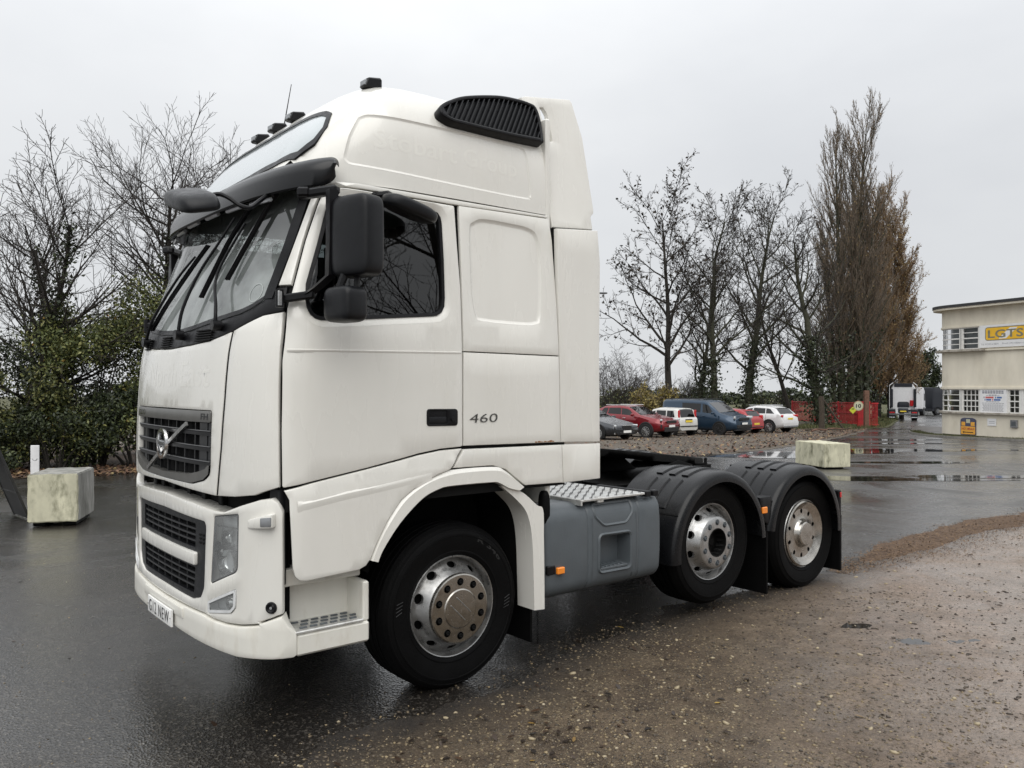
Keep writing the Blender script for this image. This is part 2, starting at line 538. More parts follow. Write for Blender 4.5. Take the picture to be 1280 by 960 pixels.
# ================================================================== GROUND
def ground_mat(name, build):
    m = bpy.data.materials.new(name); MATS[name] = m; m.use_nodes = True
    t = m.node_tree; b = t.nodes['Principled BSDF']
    tcn = t.nodes.new("ShaderNodeTexCoord"); vec = tcn.outputs['Object']
    class N: pass
    n = N(); n.t = t; n.b = b; n.vec = vec
    def noise(sc, det=5, rg=.55, v=None, dist=0.):
        q = t.nodes.new("ShaderNodeTexNoise"); q.inputs['Scale'].default_value = sc; q.inputs['Detail'].default_value = det; q.inputs['Roughness'].default_value = rg; q.inputs['Distortion'].default_value = dist
        t.links.new(v or vec, q.inputs['Vector']); return q.outputs[0]
    def vor(sc, feat='F1', out='Distance'):
        q = t.nodes.new("ShaderNodeTexVoronoi"); q.feature = feat; q.inputs['Scale'].default_value = sc; t.links.new(vec, q.inputs['Vector']); return q.outputs[out]
    def ramp(s, *stops):
        r = t.nodes.new("ShaderNodeValToRGB"); e = r.color_ramp.elements
        while len(e) < len(stops): e.new(.5)
        for k, (p, c) in enumerate(stops):
            e[k].position = p; e[k].color = (*(c if isinstance(c, tuple) else (c, c, c)), 1)
        t.links.new(s, r.inputs[0]); return r.outputs[0]
    def mix(f, a, b_, mode='MIX'):
        q = t.nodes.new("ShaderNodeMix"); q.data_type = 'RGBA'; q.blend_type = mode
        for s, i in ((f, 0), (a, 6), (b_, 7)):
            if isinstance(s, (int, float)): q.inputs[i].default_value = s
            elif isinstance(s, tuple): q.inputs[i].default_value = (*s, 1)
            else: t.links.new(s, q.inputs[i])
        return q.outputs[2]
    def math_(op, a, b_=0.):
        q = t.nodes.new("ShaderNodeMath"); q.operation = op
        for s, i in ((a, 0), (b_, 1)):
            if isinstance(s, (int, float)): q.inputs[i].default_value = s
            else: t.links.new(s, q.inputs[i])
        return q.outputs[0]
    def bump(h, st, dist=.01, prev=None):
        q = t.nodes.new("ShaderNodeBump"); q.inputs['Strength'].default_value = st; q.inputs['Distance'].default_value = dist
        t.links.new(h, q.inputs['Height'])
        if prev is not None: t.links.new(prev, q.inputs['Normal'])
        return q.outputs[0]
    n.noise, n.vor, n.ramp, n.mix, n.math, n.bump = noise, vor, ramp, mix, math_, bump
    build(n); return m

def asphalt(n):
    big = n.noise(.35, 6, .6); mid = n.noise(2.3, 5, .6); fine = n.noise(150, 3, .65); agg = n.vor(80); aggc = n.vor(80, out='Color')
    col = n.mix(n.ramp(big, (.35, 0.), (.68, 1.)), (.011, .0102, .0098), (.022, .0175, .013))
    col = n.mix(n.ramp(mid, (.5, 0.), (.75, .6)), col, (.030, .024, .018))
    col = n.mix(n.ramp(aggc, (.64, 0.), (.92, .8)), col, (.12, .108, .092))
    n.b.inputs['Specular IOR Level'].default_value = .25
    n.t.links.new(col, n.b.inputs['Base Color'])
    wet = n.noise(.42, 7, .62, dist=.8)
    n.t.links.new(n.ramp(wet, (.30, .30), (.66, .50)), n.b.inputs['Roughness'])
    h = n.bump(agg, .8, .008); h = n.bump(fine, .45, .004, h); h = n.bump(n.noise(9, 4), .12, .02, h)
    n.t.links.new(h, n.b.inputs['Normal'])
    n.t.links.new(n.ramp(wet, (.36, 1.), (.52, 1.), (.68, .6)), n.b.inputs['Coat Weight'])
    n.t.links.new(n.ramp(wet, (.36, .07), (.47, .18), (.62, .36)), n.b.inputs['Coat Roughness']); n.b.inputs['Coat IOR'].default_value = 1.5
    n.t.links.new(n.bump(agg, .30, .005), n.b.inputs['Coat Normal'])
ground_mat('asphalt', asphalt)
def gravel(n):
    big = n.noise(.8, 6, .62); mid = n.noise(4.3, 6, .66); fine = n.noise(60, 4, .65); cell = n.vor(42, out='Color'); dist = n.vor(42); cell2 = n.vor(90, out='Color'); d2 = n.vor(90)
    at = n.t.nodes.new("ShaderNodeAttribute"); at.attribute_name = 'inland'; inl = at.outputs['Fac']
    at2 = n.t.nodes.new("ShaderNodeAttribute"); at2.attribute_name = 'slurry'; slu = at2.outputs['Fac']
    col = n.mix(n.ramp(big, (.36, 0.), (.62, 1.)), (.085, .058, .036), (.155, .114, .073))
    col = n.mix(n.math('MULTIPLY', n.ramp(mid, (.42, 0.), (.66, .85)), n.math('SUBTRACT', 1., n.math('MULTIPLY', slu, .6))), col, (.034, .021, .0125))
    stone = n.ramp(cell2, (.0, (.060, .044, .028)), (.45, (.125, .094, .060)), (.8, (.21, .16, .095)), (1., (.33, .27, .17)))
    stony = n.math('MULTIPLY', n.ramp(n.noise(2.6, 4, .6), (.38, .05), (.60, .9)), n.math('SUBTRACT', 1., n.math('MULTIPLY', slu, .75)))
    col = n.mix(n.math('MULTIPLY', n.ramp(d2, (.35, 1.), (.55, 0.)), stony), col, stone)
    stone2 = n.ramp(cell, (.55, (.10, .08, .055)), (.85, (.33, .27, .17)), (1., (.48, .42, .31)))
    sel = n.math('MULTIPLY', n.math('MULTIPLY', n.ramp(cell, (.62, 0.), (.66, 1.)), n.ramp(dist, (.28, 1.), (.42, 0.))), stony)
    col = n.mix(sel, col, stone2)
    col = n.mix(n.math('MULTIPLY', slu, n.ramp(mid, (.35, .95), (.7, .45))), col, (.36, .282, .228))
    col = n.mix(n.ramp(n.noise(33, 6, .75), (.40, .75), (.54, 0.)), col, n.mix(.5, col, (.018, .012, .008))); col = n.mix(n.ramp(n.noise(70, 4, .7), (.58, 0.), (.72, .55)), col, (.26, .20, .135))
    e_ = n.ramp(n.math('ADD', inl, n.math('MULTIPLY', n.math('SUBTRACT', mid, .5), .9)), (.12, 1.), (.62, 0.))
    col = n.mix(e_, col, n.mix(n.ramp(fine, (.45, 0.), (.7, 1.)), (.024, .0195, .016), (.050, .040, .030)))
    n.t.links.new(col, n.b.inputs['Base Color'])
    wet = n.math('SUBTRACT', n.noise(1.1, 7, .65, dist=.8), n.math('MULTIPLY', slu, .16))
    n.t.links.new(n.ramp(wet, (.30, .30), (.46, .60), (.62, .85)), n.b.inputs['Roughness']); n.b.inputs['Specular IOR Level'].default_value = .4
    n.t.links.new(n.ramp(wet, (.28, 1.), (.40, .40), (.52, .0)), n.b.inputs['Coat Weight']); n.b.inputs['Coat Roughness'].default_value = .22; n.b.inputs['Coat IOR'].default_value = 1.45
    h = n.bump(n.ramp(d2, (.2, 1.), (.6, 0.)), .55, .008); h = n.bump(fine, 1., .014, h); h = n.bump(n.noise(19, 5, .7), .9, .025, h); h = n.bump(mid, .8, .05, h)
    n.t.links.new(h, n.b.inputs['Normal']); n.t.links.new(n.bump(n.noise(19, 5, .7), .7, .02), n.b.inputs['Coat Normal'])
ground_mat('gravel', gravel)
def yardgravel(n):
    big = n.noise(.3, 6, .6); fine = n.noise(14, 6, .75); sp = n.noise(40, 3, .7)
    col = n.mix(n.ramp(big, (.35, 0.), (.65, 1.)), (.060, .048, .037), (.105, .088, .070))
    col = n.mix(n.ramp(fine, (.50, 0.), (.68, .9)), col, (.16, .125, .075)); col = n.mix(n.ramp(sp, (.60, 0.), (.72, .9)), col, (.26, .22, .16))
    n.t.links.new(col, n.b.inputs['Base Color']); n.b.inputs['Roughness'].default_value = .8
    n.t.links.new(n.bump(fine, .8, .05), n.b.inputs['Normal'])
ground_mat('yard_gravel', yardgravel)
def grassy(n):
    col = n.mix(n.ramp(n.noise(1.2, 6, .7), (.35, 0.), (.65, 1.)), (.045, .055, .018), (.085, .082, .035)); col = n.mix(n.ramp(n.noise(7, 5, .7), (.5, 0.), (.7, .8)), col, (.10, .075, .04))
    n.t.links.new(col, n.b.inputs['Base Color']); n.b.inputs['Roughness'].default_value = .9; n.t.links.new(n.bump(n.noise(11, 6, .8), 1., .08), n.b.inputs['Normal'])
ground_mat('grass_soil', grassy)
def litterm(n):
    col = n.mix(n.ramp(n.noise(3, 6, .7), (.35, 0.), (.65, 1.)), (.030, .022, .015), (.075, .050, .030)); col = n.mix(n.ramp(n.vor(26, out='Color'), (.5, 0.), (.8, .8)), col, (.13, .075, .045))
    n.t.links.new(col, n.b.inputs['Base Color']); n.b.inputs['Roughness'].default_value = .75; n.t.links.new(n.bump(n.vor(26), 1., .04), n.b.inputs['Normal'])
ground_mat('litter_soil', litterm)
def mulch(n):
    col = n.mix(n.ramp(n.noise(22, 5, .7), (.35, 0.), (.65, 1.)), (.060, .033, .018), (.135, .080, .042))
    n.t.links.new(col, n.b.inputs['Base Color']); n.b.inputs['Roughness'].default_value = .8; n.t.links.new(n.bump(n.noise(60, 4, .7), .8, .02), n.b.inputs['Normal'])
ground_mat('mulch', mulch)
def water(n):
    n.b.inputs['Base Color'].default_value = (.018, .016, .014, 1); n.b.inputs['Roughness'].default_value = .03; n.b.inputs['Specular IOR Level'].default_value = .6
    n.t.links.new(n.bump(n.noise(6, 3), .02, .01), n.b.inputs['Normal'])
ground_mat('puddle_water', water)

def sheet(name, xs, ys, hz, mat, smooth=True):
    X_, Y_ = np.meshgrid(xs, ys, indexing='ij'); Z_ = hz(X_, Y_)
    V = np.stack([X_, Y_, Z_], -1).reshape(-1, 3); nx, ny = len(xs), len(ys)
    i = np.arange(nx - 1)[:, None]*ny + np.arange(ny - 1)[None, :]; i = i.ravel()
    F = np.stack([i, i + ny, i + ny + 1, i + 1], 1)
    return struct(link(name, raw_mesh(name, V, F, smooth), mat))
# the yard: one sheet to the horizon, laid out along and across the fall of the land
ts_ = np.concatenate([np.linspace(-200, 0, 9), np.arange(2, 62, 1.), np.linspace(62, 200, 24), np.array([260, 400, 700, 1200, 2200])])
ss_ = np.concatenate([np.array([-2200, -900, -400, -200]), np.linspace(-120, 120, 41), np.array([200, 400, 900, 2200])])
T_, S_ = np.meshgrid(ts_, ss_, indexing='ij')
Xg = CX + T_*DX + S_*DY; Yg = CY0 + T_*DY - S_*DX; Zg = gz_np(Xg, Yg)
nt_, ns_ = T_.shape; i = (np.arange(nt_ - 1)[:, None]*ns_ + np.arange(ns_ - 1)[None, :]).ravel()
struct(link('yard_asphalt', raw_mesh('yard_asphalt', np.stack([Xg, Yg, Zg], -1).reshape(-1, 3), np.stack([i, i + 1, i + ns_ + 1, i + ns_], 1), True), 'asphalt'))

_rs = np.random.RandomState(5)
_NZ = [(_rs.uniform(-1, 1, 2)*f, _rs.uniform(0, 6.28), a) for f, a in ((.9, 1.), (1.7, .8), (3.1, .5), (5.5, .35), (9., .22), (15., .14), (26., .09), (41., .06)) for _ in range(4)]
def wob(x, y):
    z = 0
    for k, p, a in _NZ: z = z + a*np.sin(k[0]*x + k[1]*y + p)
    return z/5.
def edgeB(x): return np.interp(x, [-3, -1.5, -.5, .06, .7, 1.7, 2.5, 4, 6.7, 8, 9.6, 11.3, 14, 20, 40], [-6, -3, -1.3, -.25, -.05, -.02, .30, .42, .42, .48, .50, .38, .05, -1.0, -6])
def gravel_h(x, y):
    s = edgeB(x) - y + .10*wob(x*1.3, y*1.3)
    return gz_np(x, y) + .030*np.clip(s/.55, -1.2, 1) + .012*wob(x, y)*np.clip(s*2 + .6, 0, 1) + .006*wob(x*2.7 + 4, y*2.7) + .0035*wob(x*5.5 + 1, y*5.5 + 2)
xs = np.concatenate([np.linspace(-6, -1.3, 12), np.arange(-1.2, 8, .035), np.arange(8, 14, .08), np.linspace(14.2, 45, 70)])
ys = np.concatenate([np.linspace(-28, -4, 45), np.arange(-3.9, .9, .035)])
ap = sheet('gravel_apron', xs, ys, gravel_h, 'gravel')
X_, Y_ = np.meshgrid(xs, ys, indexing='ij')
for nm_, val in (('inland', np.clip((edgeB(X_) - Y_ + .05)/1.1, 0, 1)), ('slurry', np.clip((X_*.55 - Y_*.75 - 2.1)/1.7, 0, 1))):
    ap.data.attributes.new(nm_, 'FLOAT', 'POINT').data.foreach_set('value', val.ravel().astype(np.float32))

def flat_patch(name, poly, mat, dz=.004, step=1.2, kind='structure', wobble=0.):
    g = G(); P = densify(poly, step)
    if wobble: P = [(x + random.uniform(-wobble, wobble), y + random.uniform(-wobble, wobble)) for x, y in P]
    g.panel(P, lambda a, b, d=0: (a, b, gz(a, b) + dz + d), .0005, 0, step*1.5)
    o = g.obj(name, mat, None); o['kind'] = kind; return o
flat_patch('parking_gravel', [(9, 10.3), (14.3, 11.2), (18.4, 11.5), (23, 12.6), (28.5, 14.2), (34, 16.1), (39.7, 18.2), (47, 21.2), (52, 23.6), (58, 26.0), (66, 31), (60, 44), (40, 48), (8, 46), (-2, 30), (4, 20), (6, 14)], 'yard_gravel', .006, .8, wobble=.12)
flat_patch('field', [(20, 44), (60, 41), (66, 31.5), (62, 28.8), (67, 29.6), (80, 35.5), (170, 78), (600, 300), (900, 900), (-300, 900), (-200, 60)], 'grass_soil', .02, 6.)
flat_patch('grass_verge', [(50, 24.0), (54, 24.4), (58.5, 25.3), (64, 27.6), (76, 32.8), (95, 42), (96, 45), (75, 37), (60, 33.5), (52, 31.5), (48, 28)], 'grass_soil', .025, 1., wobble=.15)
flat_patch('leaf_litter_bed', [(-14, 15.9), (-4, 15.7), (.9, 16.0), (3.7, 16.4), (8, 16.2), (10.5, 17), (11, 30), (-16, 30)], 'litter_soil', .012, .6, wobble=.12)
# forecourt edge by the building: kerb and strip of grass
kb = smoothline([(48.5, 19.2), (45.5, 17.6), (43.2, 16.1), (41.4, 14.5), (40.0, 12.6), (38.8, 9.5), (37.6, 5.5), (35.5, 0), (33, -7)], 6)
g = G(); g.ring([[(x, y, gz(x, y) - .02), (x, y, gz(x, y) + .10), (x + .13, y + .02, gz(x, y) + .10), (x + .13, y + .02, gz(x, y) - .02)] for x, y in kb]); struct(g.obj('kerb', M('kerb_stone', (.20, .19, .17), .7, var=.3, scale=5, bump=.3), None))
flat_patch('forecourt', [(x + .12, y) for x, y in kb] + [(60, -7), (62, 25)], M('forecourt_tarmac', (.055, .045, .038), .42, var=.35, scale=1.2, bump=.3, bscale=30, rvar=.15), .05, 1.)

# standing water
def puddle(cx, cy, a, b, rot, seed):
    rs = random.Random(seed); P = []
    ph = [rs.uniform(0, 6.28) for _ in range(5)]
    for k in range(56):
        t = 2*math.pi*k/56; r = 1 + .22*math.sin(2*t + ph[0]) + .16*math.sin(3*t + ph[1]) + .10*math.sin(5*t + ph[2]) + .07*math.sin(9*t + ph[3]) + .05*math.sin(14*t + ph[4])
        x, y = a*r*math.cos(t), b*r*math.sin(t); P.append((cx + x*math.cos(rot) - y*math.sin(rot), cy + x*math.sin(rot) + y*math.cos(rot)))
    flat_patch('puddle', P, 'puddle_water', .006, .6)
RT = math.atan2(-DX, DY)      # across the view
for k, (x, y, a, b) in enumerate([(20.5, 11.0, 2.6, .9), (24.0, 10.6, 2.4, 1.1), (15.0, 5.2, 1.2, .35), (15.9, 3.9, 1.5, .40), (17.9, 3.2, 1.6, .42), (27.0, 10.0, 2.6, .8), (21.0, 6.6, 2.4, .35), (28.5, 8.8, 3.0, .5), (36, 14.2, 2.2, .6), (46.5, 19.2, 2.4, .6), (19.5, 1.0, 1.2, .35), (33.0, 11.8, 1.8, .5), (13.5, 6.6, 1.0, .3), (55, 22.6, 2.6, .7)]):
    puddle(x, y, a, b, RT, k)
for x, y, a, b in ((4.75, -1.15, .9, .45),):      # level water, showing only in the hollows of the gravel
    q = gravel_h(*np.meshgrid(np.linspace(x - a, x + a, 30), np.linspace(y - b, y + b, 20))); zl = float(np.percentile(q, 5))
    g = G(); g.panel([(x + a*math.cos(t), y + b*math.sin(t)) for t in np.linspace(0, 6.283, 28, endpoint=False)], lambda a_, b_, d=0: (a_, b_, zl + d), .0005, 0, .3); struct(g.obj('puddle', 'puddle_water', None))

# ---- loose stones, chips and leaves
def island_mat(name, stops, rough=.6):
    m = bpy.data.materials.new(name); MATS[name] = m; m.use_nodes = True; t = m.node_tree; b = t.nodes['Principled BSDF']
    ge = t.nodes.new("ShaderNodeNewGeometry"); r = t.nodes.new("ShaderNodeValToRGB"); e = r.color_ramp.elements
    while len(e) < len(stops): e.new(.5)
    for k, (p, c) in enumerate(stops): e[k].position = p; e[k].color = (*c, 1)
    t.links.new(ge.outputs['Random Per Island'], r.inputs[0]); t.links.new(r.outputs[0], b.inputs['Base Color']); b.inputs['Roughness'].default_value = rough
    return m
island_mat('pebbles', [(0, (.035, .027, .020)), (.40, (.085, .065, .043)), (.66, (.15, .115, .07)), (.86, (.21, .16, .09)), (.97, (.29, .225, .13)), (1, (.38, .33, .24))], .4)
island_mat('wet_leaves', [(0, (.012, .009, .007)), (.5, (.030, .018, .011)), (.92, (.06, .032, .016)), (.97, (.25, .15, .03)), (1, (.42, .28, .05))], .4)
island_mat('litter_leaves', [(0, (.030, .018, .012)), (.4, (.085, .045, .026)), (.75, (.15, .08, .045)), (.95, (.24, .16, .07)), (1, (.32, .25, .12))], .65)
island_mat('wood_chips', [(0, (.05, .027, .014)), (.5, (.115, .066, .034)), (1, (.21, .135, .07))], .8)
rs = np.random.RandomState(3)
_ico = np.array([(0, 0, 1), (.894, 0, .447), (.276, .851, .447), (-.724, .526, .447), (-.724, -.526, .447), (.276, -.851, .447), (.724, .526, -.447), (-.276, .851, -.447), (-.894, 0, -.447), (-.276, -.851, -.447), (.724, -.526, -.447), (0, 0, -1)])
_icf = np.array([(0,1,2),(0,2,3),(0,3,4),(0,4,5),(0,5,1),(1,6,2),(2,7,3),(3,8,4),(4,9,5),(5,10,1),(6,7,2),(7,8,3),(8,9,4),(9,10,5),(10,6,1),(11,7,6),(11,8,7),(11,9,8),(11,10,9),(11,6,10)])
def scatter_stones(name, n, fx, smin, smax, mat, hf, flat=.55):
    P = fx(n); n = len(P); s = smin*(smax/smin)**(rs.rand(n)**2.2)
    V = _ico[None]*(1 + .25*rs.randn(n, 12, 1)*.6); sc = np.stack([s*rs.uniform(.8, 1.5, n), s*rs.uniform(.7, 1.1, n), s*flat*rs.uniform(.6, 1.2, n)], 1); V = V*sc[:, None]
    a = rs.rand(n)*6.283; c, q = np.cos(a)[:, None], np.sin(a)[:, None]
    V = np.stack([V[..., 0]*c - V[..., 1]*q, V[..., 0]*q + V[..., 1]*c, V[..., 2]], -1)
    z = hf(P[:, 0], P[:, 1]) + s*.12
    V = V + np.stack([P[:, 0], P[:, 1], z], 1)[:, None]
    F = (_icf[None] + (np.arange(n)*12)[:, None, None]).reshape(-1, 3)
    return link(name, raw_mesh(name, V, F, False), mat)
def dens(n):
    out = []
    while len(out) < n:
        x = rs.uniform(-.4, 10, n*3); y = rs.uniform(-3.6, .6, n*3); s = edgeB(x) - y
        t = (x - CX)*DX + (y - CY0)*DY; lat = (x - CX)*DY - (y - CY0)*DX
        pr = np.clip(.35 + .8*wob(x*.9 + 7, y*.9), 0.02, 1)*np.clip((s + .28)/.6, 0, 1)*(np.abs(lat) < .7*t + .3)*(t > 3.3)*np.clip(4.5/t, .1, 1)**1.5
        pr *= 1 - .9*np.clip((x*.55 - y*.75 - 2.1)/1.6, 0, 1)
        k = rs.rand(n*3) < pr; out += list(zip(x[k], y[k]))
    return np.array(out[:n])
tag(scatter_stones('loose_pebbles', 17000, dens, .003, .012, 'pebbles', lambda x, y: np.maximum(gravel_h(x, y), gz_np(x, y))), 'pale small pebbles strewn over the muddy gravel beside the truck', 'pebbles', kind='stuff')
def dens2(n):
    x = rs.uniform(-3, 6, n); y = rs.uniform(-3.2, 6, n); t = (x - CX)*DX + (y - CY0)*DY; lat = (x - CX)*DY - (y - CY0)*DX
    k = (np.abs(lat) < .7*t + .3)*(t > 3.3)*(y > edgeB(x) - .1); return np.stack([x[k], y[k]], 1)
tag(scatter_stones('asphalt_grit', 3600, dens2, .003, .008, 'pebbles', lambda x, y: gz_np(x, y)), 'tiny pale grit scattered over the wet asphalt in front', 'grit', kind='stuff')
def dens3(n):
    x = rs.uniform(1.5, 9, n*3); y = rs.uniform(-3.4, .2, n*3); t = (x - CX)*DX + (y - CY0)*DY; lat = (x - CX)*DY - (y - CY0)*DX
    k = (np.abs(lat) < .68*t)*(t > 3.6)*(edgeB(x) - y > .1)*(rs.rand(n*3) < np.clip(.3 + wob(x*1.4, y*1.4 + 9), .02, 1)); return np.stack([x[k], y[k]], 1)[:n]
M('mud_clod', (.035, .024, .016), .6, var=.4, scale=30)
tag(scatter_stones('mud_clods', 2600, dens3, .003, .016, 'mud_clod', gravel_h, .5), 'dark crumbs of mud and bark strewn over the wet gravel', 'mud', kind='stuff')
stone_m = raw_mesh('stone', _ico*(1 + .12*rs.randn(12, 1))*np.array([1.3, 1, .6]), _icf, False); stone_m.materials.append(M('stone_buff', (.34, .28, .18), .5, var=.35, scale=30))
apron = bpy.data.objects['gravel_apron']
for k in range(45):
    while True:
        x, y = random.uniform(.2, 6.5), random.uniform(-2.6, .0)
        t = (x - CX)*DX + (y - CY0)*DY; lat = (x - CX)*DY - (y - CY0)*DX
        if t > 3.8 and abs(lat) < .6*t and edgeB(x) - y > .15: break
    o = bpy.data.objects.new('stone', stone_m); COL.objects.link(o); o.parent = apron; s = random.uniform(.010, .019)
    o.scale = (s, s, s); o.rotation_euler = (random.uniform(-.3, .3), random.uniform(-.3, .3), random.uniform(0, 6.28)); o.location = (x, y, float(gravel_h(np.array(x), np.array(y))) + s*.15)
def leaves(name, P, hf, smin, smax, mat, lift=.01, up=None):
    n = len(P); L = np.array([(-1, 0, 0), (-.35, .42, .10), (.45, .34, .10), (1, 0, 0), (.45, -.34, .10), (-.35, -.42, .10)])
    s = rs.uniform(smin, smax, n); V = L[None]*s[:, None, None]; a = rs.rand(n)*6.283; tl = rs.randn(n)*.3
    c, q = np.cos(tl)[:, None], np.sin(tl)[:, None]; V = np.stack([V[..., 0]*c - V[..., 2]*q, V[..., 1], V[..., 0]*q + V[..., 2]*c], -1)
    c, q = np.cos(a)[:, None], np.sin(a)[:, None]; V = np.stack([V[..., 0]*c - V[..., 1]*q, V[..., 0]*q + V[..., 1]*c, V[..., 2]], -1)
    V = V + np.stack([P[:, 0], P[:, 1], hf(P[:, 0], P[:, 1]) + lift*rs.rand(n) + s*.12], 1)[:, None]
    i = (np.arange(n)*6)[:, None]; F = np.concatenate([i + np.array([[0, 1, 4, 5]]), i + np.array([[1, 2, 3, 4]])])
    F = np.concatenate([i + np.array([[0, 1, 2, 5]]), i + np.array([[2, 3, 4, 5]])])
    return link(name, raw_mesh(name, V, F, False), mat)
P = dens(110); Pc = np.stack([rs.normal(1.15, .55, 70), rs.normal(-.75, .3, 70)], 1)
tag(leaves('fallen_leaves', np.concatenate([P, Pc]), lambda x, y: np.maximum(gravel_h(x, y), gz_np(x, y)), .012, .032, 'wet_leaves'), 'dark wet fallen leaves, a few yellow, lying on the muddy gravel', 'leaves', kind='stuff')
x = rs.uniform(-3.5, 3.0, 60); y = rs.uniform(-2.6, 9, 60); k_ = y > edgeB(x) + .1
tag(leaves('tarmac_leaves', np.stack([x[k_], y[k_]], 1), lambda a, b: gz_np(a, b), .012, .032, 'wet_leaves', .003), 'stray wet leaves dotted over the tarmac left of the truck', 'leaves', kind='stuff')
P = np.stack([rs.uniform(-8, 9, 5200), 15.9 + 3.2*rs.rand(5200)**1.2], 1); P[:, 1] += .25*np.sin(P[:, 0]*1.7)
tag(leaves('leaf_litter', P, lambda x, y: gz_np(x, y) + .012, .05, .10, 'litter_leaves', .03), 'brown leaf litter carpeting the bank under the hedge', 'leaves', kind='stuff')
# bark mulch ridge at the edge of the tarmac
def mulch_h(x, y):
    c = np.interp(x, [6.3, 8, 9.6, 11.3, 13, 17], [.30, .36, .40, .28, .0, -.6]); wv = np.interp(x, [6.3, 7.2, 9, 11, 14, 17], [.12, .30, .42, .55, .6, .4])
    return gz_np(x, y) - .02 + (.050*np.exp(-((y - c + .22*wob(x*.9, y*.9))/wv)**2*1.5))*np.clip((x - 6.2)/.6, 0, 1)*np.clip((17 - x)/2, 0, 1) + .012*wob(x*3, y*3)
sheet('mulch_ridge', np.arange(6.1, 17.2, .06), np.arange(-1.4, 1.5, .05), mulch_h, 'mulch')
x = rs.uniform(6.0, 15, 14000); y = np.interp(x, [6.0, 8, 9.6, 11.3, 13, 17], [.20, .30, .32, .2, -.1, -.7]) + rs.randn(14000)*.30*np.clip((x - 5.5)/2, .3, 1.3)
tag(leaves('bark_chips', np.stack([x, y], 1), lambda a, b: np.maximum(mulch_h(a, b), gravel_h(a, b)), .005, .016, 'wood_chips', .008), 'brown bark chips along the edge of the tarmac behind the truck', 'bark', kind='stuff')
x = rs.uniform(12, 60, 7000); yl = np.interp(x, [12, 14.3, 18.4, 28.5, 39.7, 58], [10.8, 11.2, 11.5, 14.2, 18.2, 26]); y = yl + .3 + 10*rs.rand(7000)**1.5
tag(leaves('parking_leaves', np.stack([x, y], 1), lambda a, b: gz_np(a, b) + .008, .05, .11, 'litter_leaves', .02), 'fallen leaves scattered over the gravel in front of the parked cars', 'leaves', kind='stuff')
# ================================================================== THE TRUCK
CYM = 1.245                                  # centre line of the truck
ZXs = ([.4, 1.4, 1.7, 2.0, 2.15, 2.3, 2.6, 2.95, 3.1], [0, 0, .008, .03, .06, .105, .21, .33, .38])
ZAs = ([.4, 2.0, 2.2, 2.95, 3.2], [1.245, 1.245, 1.238, 1.195, 1.18])
PD, PN = .37, 2.6
def xc(z): return smi(*ZXs, z)
def ah(z): return smi(*ZAs, z)
def SY(x, z):
    q = 1 - (x - xc(z))/PD
    if q <= 0: return CYM - ah(z)
    q = min(q, 1); return CYM - ah(z)*(1 - q**PN)**(1/PN)
# plan curve of the cab by arc length, u = 0 at the nose
_ph = np.linspace(0, math.pi/2, 400)
_s = np.sin(_ph)**(2/PN); _c = np.cos(_ph)**(2/PN)
_px = PD*(1 - _c); _py = 1.245 - 1.245*_s
_px = np.append(_px, PD + 3); _py = np.append(_py, 0.)
_pu = np.append(0, np.cumsum(np.hypot(np.diff(_px), np.diff(_py))))
def mcab(u, z, d=0.):
    a = abs(u); px = float(np.interp(a, _pu, _px)); py = float(np.interp(a, _pu, _py))
    e = .01
    tx = float(np.interp(a + e, _pu, _px) - np.interp(max(0, a - e), _pu, _px)); ty = float(np.interp(a + e, _pu, _py) - np.interp(max(0, a - e), _pu, _py))
    if a < e: tx = 0
    n = Vector((ty, -tx, 0)).normalized()
    n = (n + Vector((0, 0, (xc(z + .02) - xc(z - .02))/.04 * -n.x))).normalized()
    k = ah(z)/1.245
    y = CYM - (CYM - py)*k
    p = Vector((xc(z) + px, y, z)) + n*d
    if u < 0: p.y = 2*CYM - p.y
    return tuple(p)
def uy(y, z=1.): 
    k = ah(z)/1.245; return float(np.interp(-(CYM - (CYM - y)/k), -_py[:400], _pu[:400]))
def ux(x, z=1.): return float(np.interp(x - xc(z), _px, _pu))
def mside(x, z, d=0.):
    y = SY(x, z); e = .01
    n = Vector(((SY(x + e, z) - SY(x - e, z))/(2*e), -1, (SY(x, z + e) - SY(x, z - e))/(2*e))).normalized()
    return (x + n.x*d, y + n.y*d, z + n.z*d)
RZB = 2.93
RXs = ([.33, .40, .55, .70, .85, 1.0, 1.25, 1.6, 1.9, 2.1], [3.0, 3.11, 3.325, 3.505, 3.630, 3.695, 3.715, 3.71, 3.69, 3.66])
RAs = ([.3, .4, .55, .8, 1.1, 2.2], [.80, .92, 1.06, 1.16, 1.19, 1.19])
RN = 4.5
def zt(x): return smi(*RXs, x)
def ra(x): return smi(*RAs, x)
def RY(x, z):
    q = min(1, max(0, (z - RZB)/max(.01, zt(x) - RZB))); return CYM - ra(x)*(1 - q**RN)**(1/RN)
def RZ(x, y):
    s = min(1, abs(CYM - y)/ra(x)); return RZB + (zt(x) - RZB)*(1 - s**RN)**(1/RN)
def mroofs(x, z, d=0.):
    e = .01; y = RY(x, z)
    n = Vector(((RY(x + e, z) - RY(x - e, z))/(2*e), -1, (RY(x, z + e) - RY(x, z - e))/(2*e))).normalized()
    return (x + n.x*d, y + n.y*d, z + n.z*d)
def mrooft(x, y, d=0.):
    e = .01; z = RZ(x, y)
    n = Vector((-(RZ(x + e, y) - RZ(x - e, y))/(2*e), -(RZ(x, y + e) - RZ(x, y - e))/(2*e), 1)).normalized()
    return (x + n.x*d, y + n.y*d, z + n.z*d)
def mflat(y0):
    return lambda x, z, d=0.: (x, y0 - d, z)

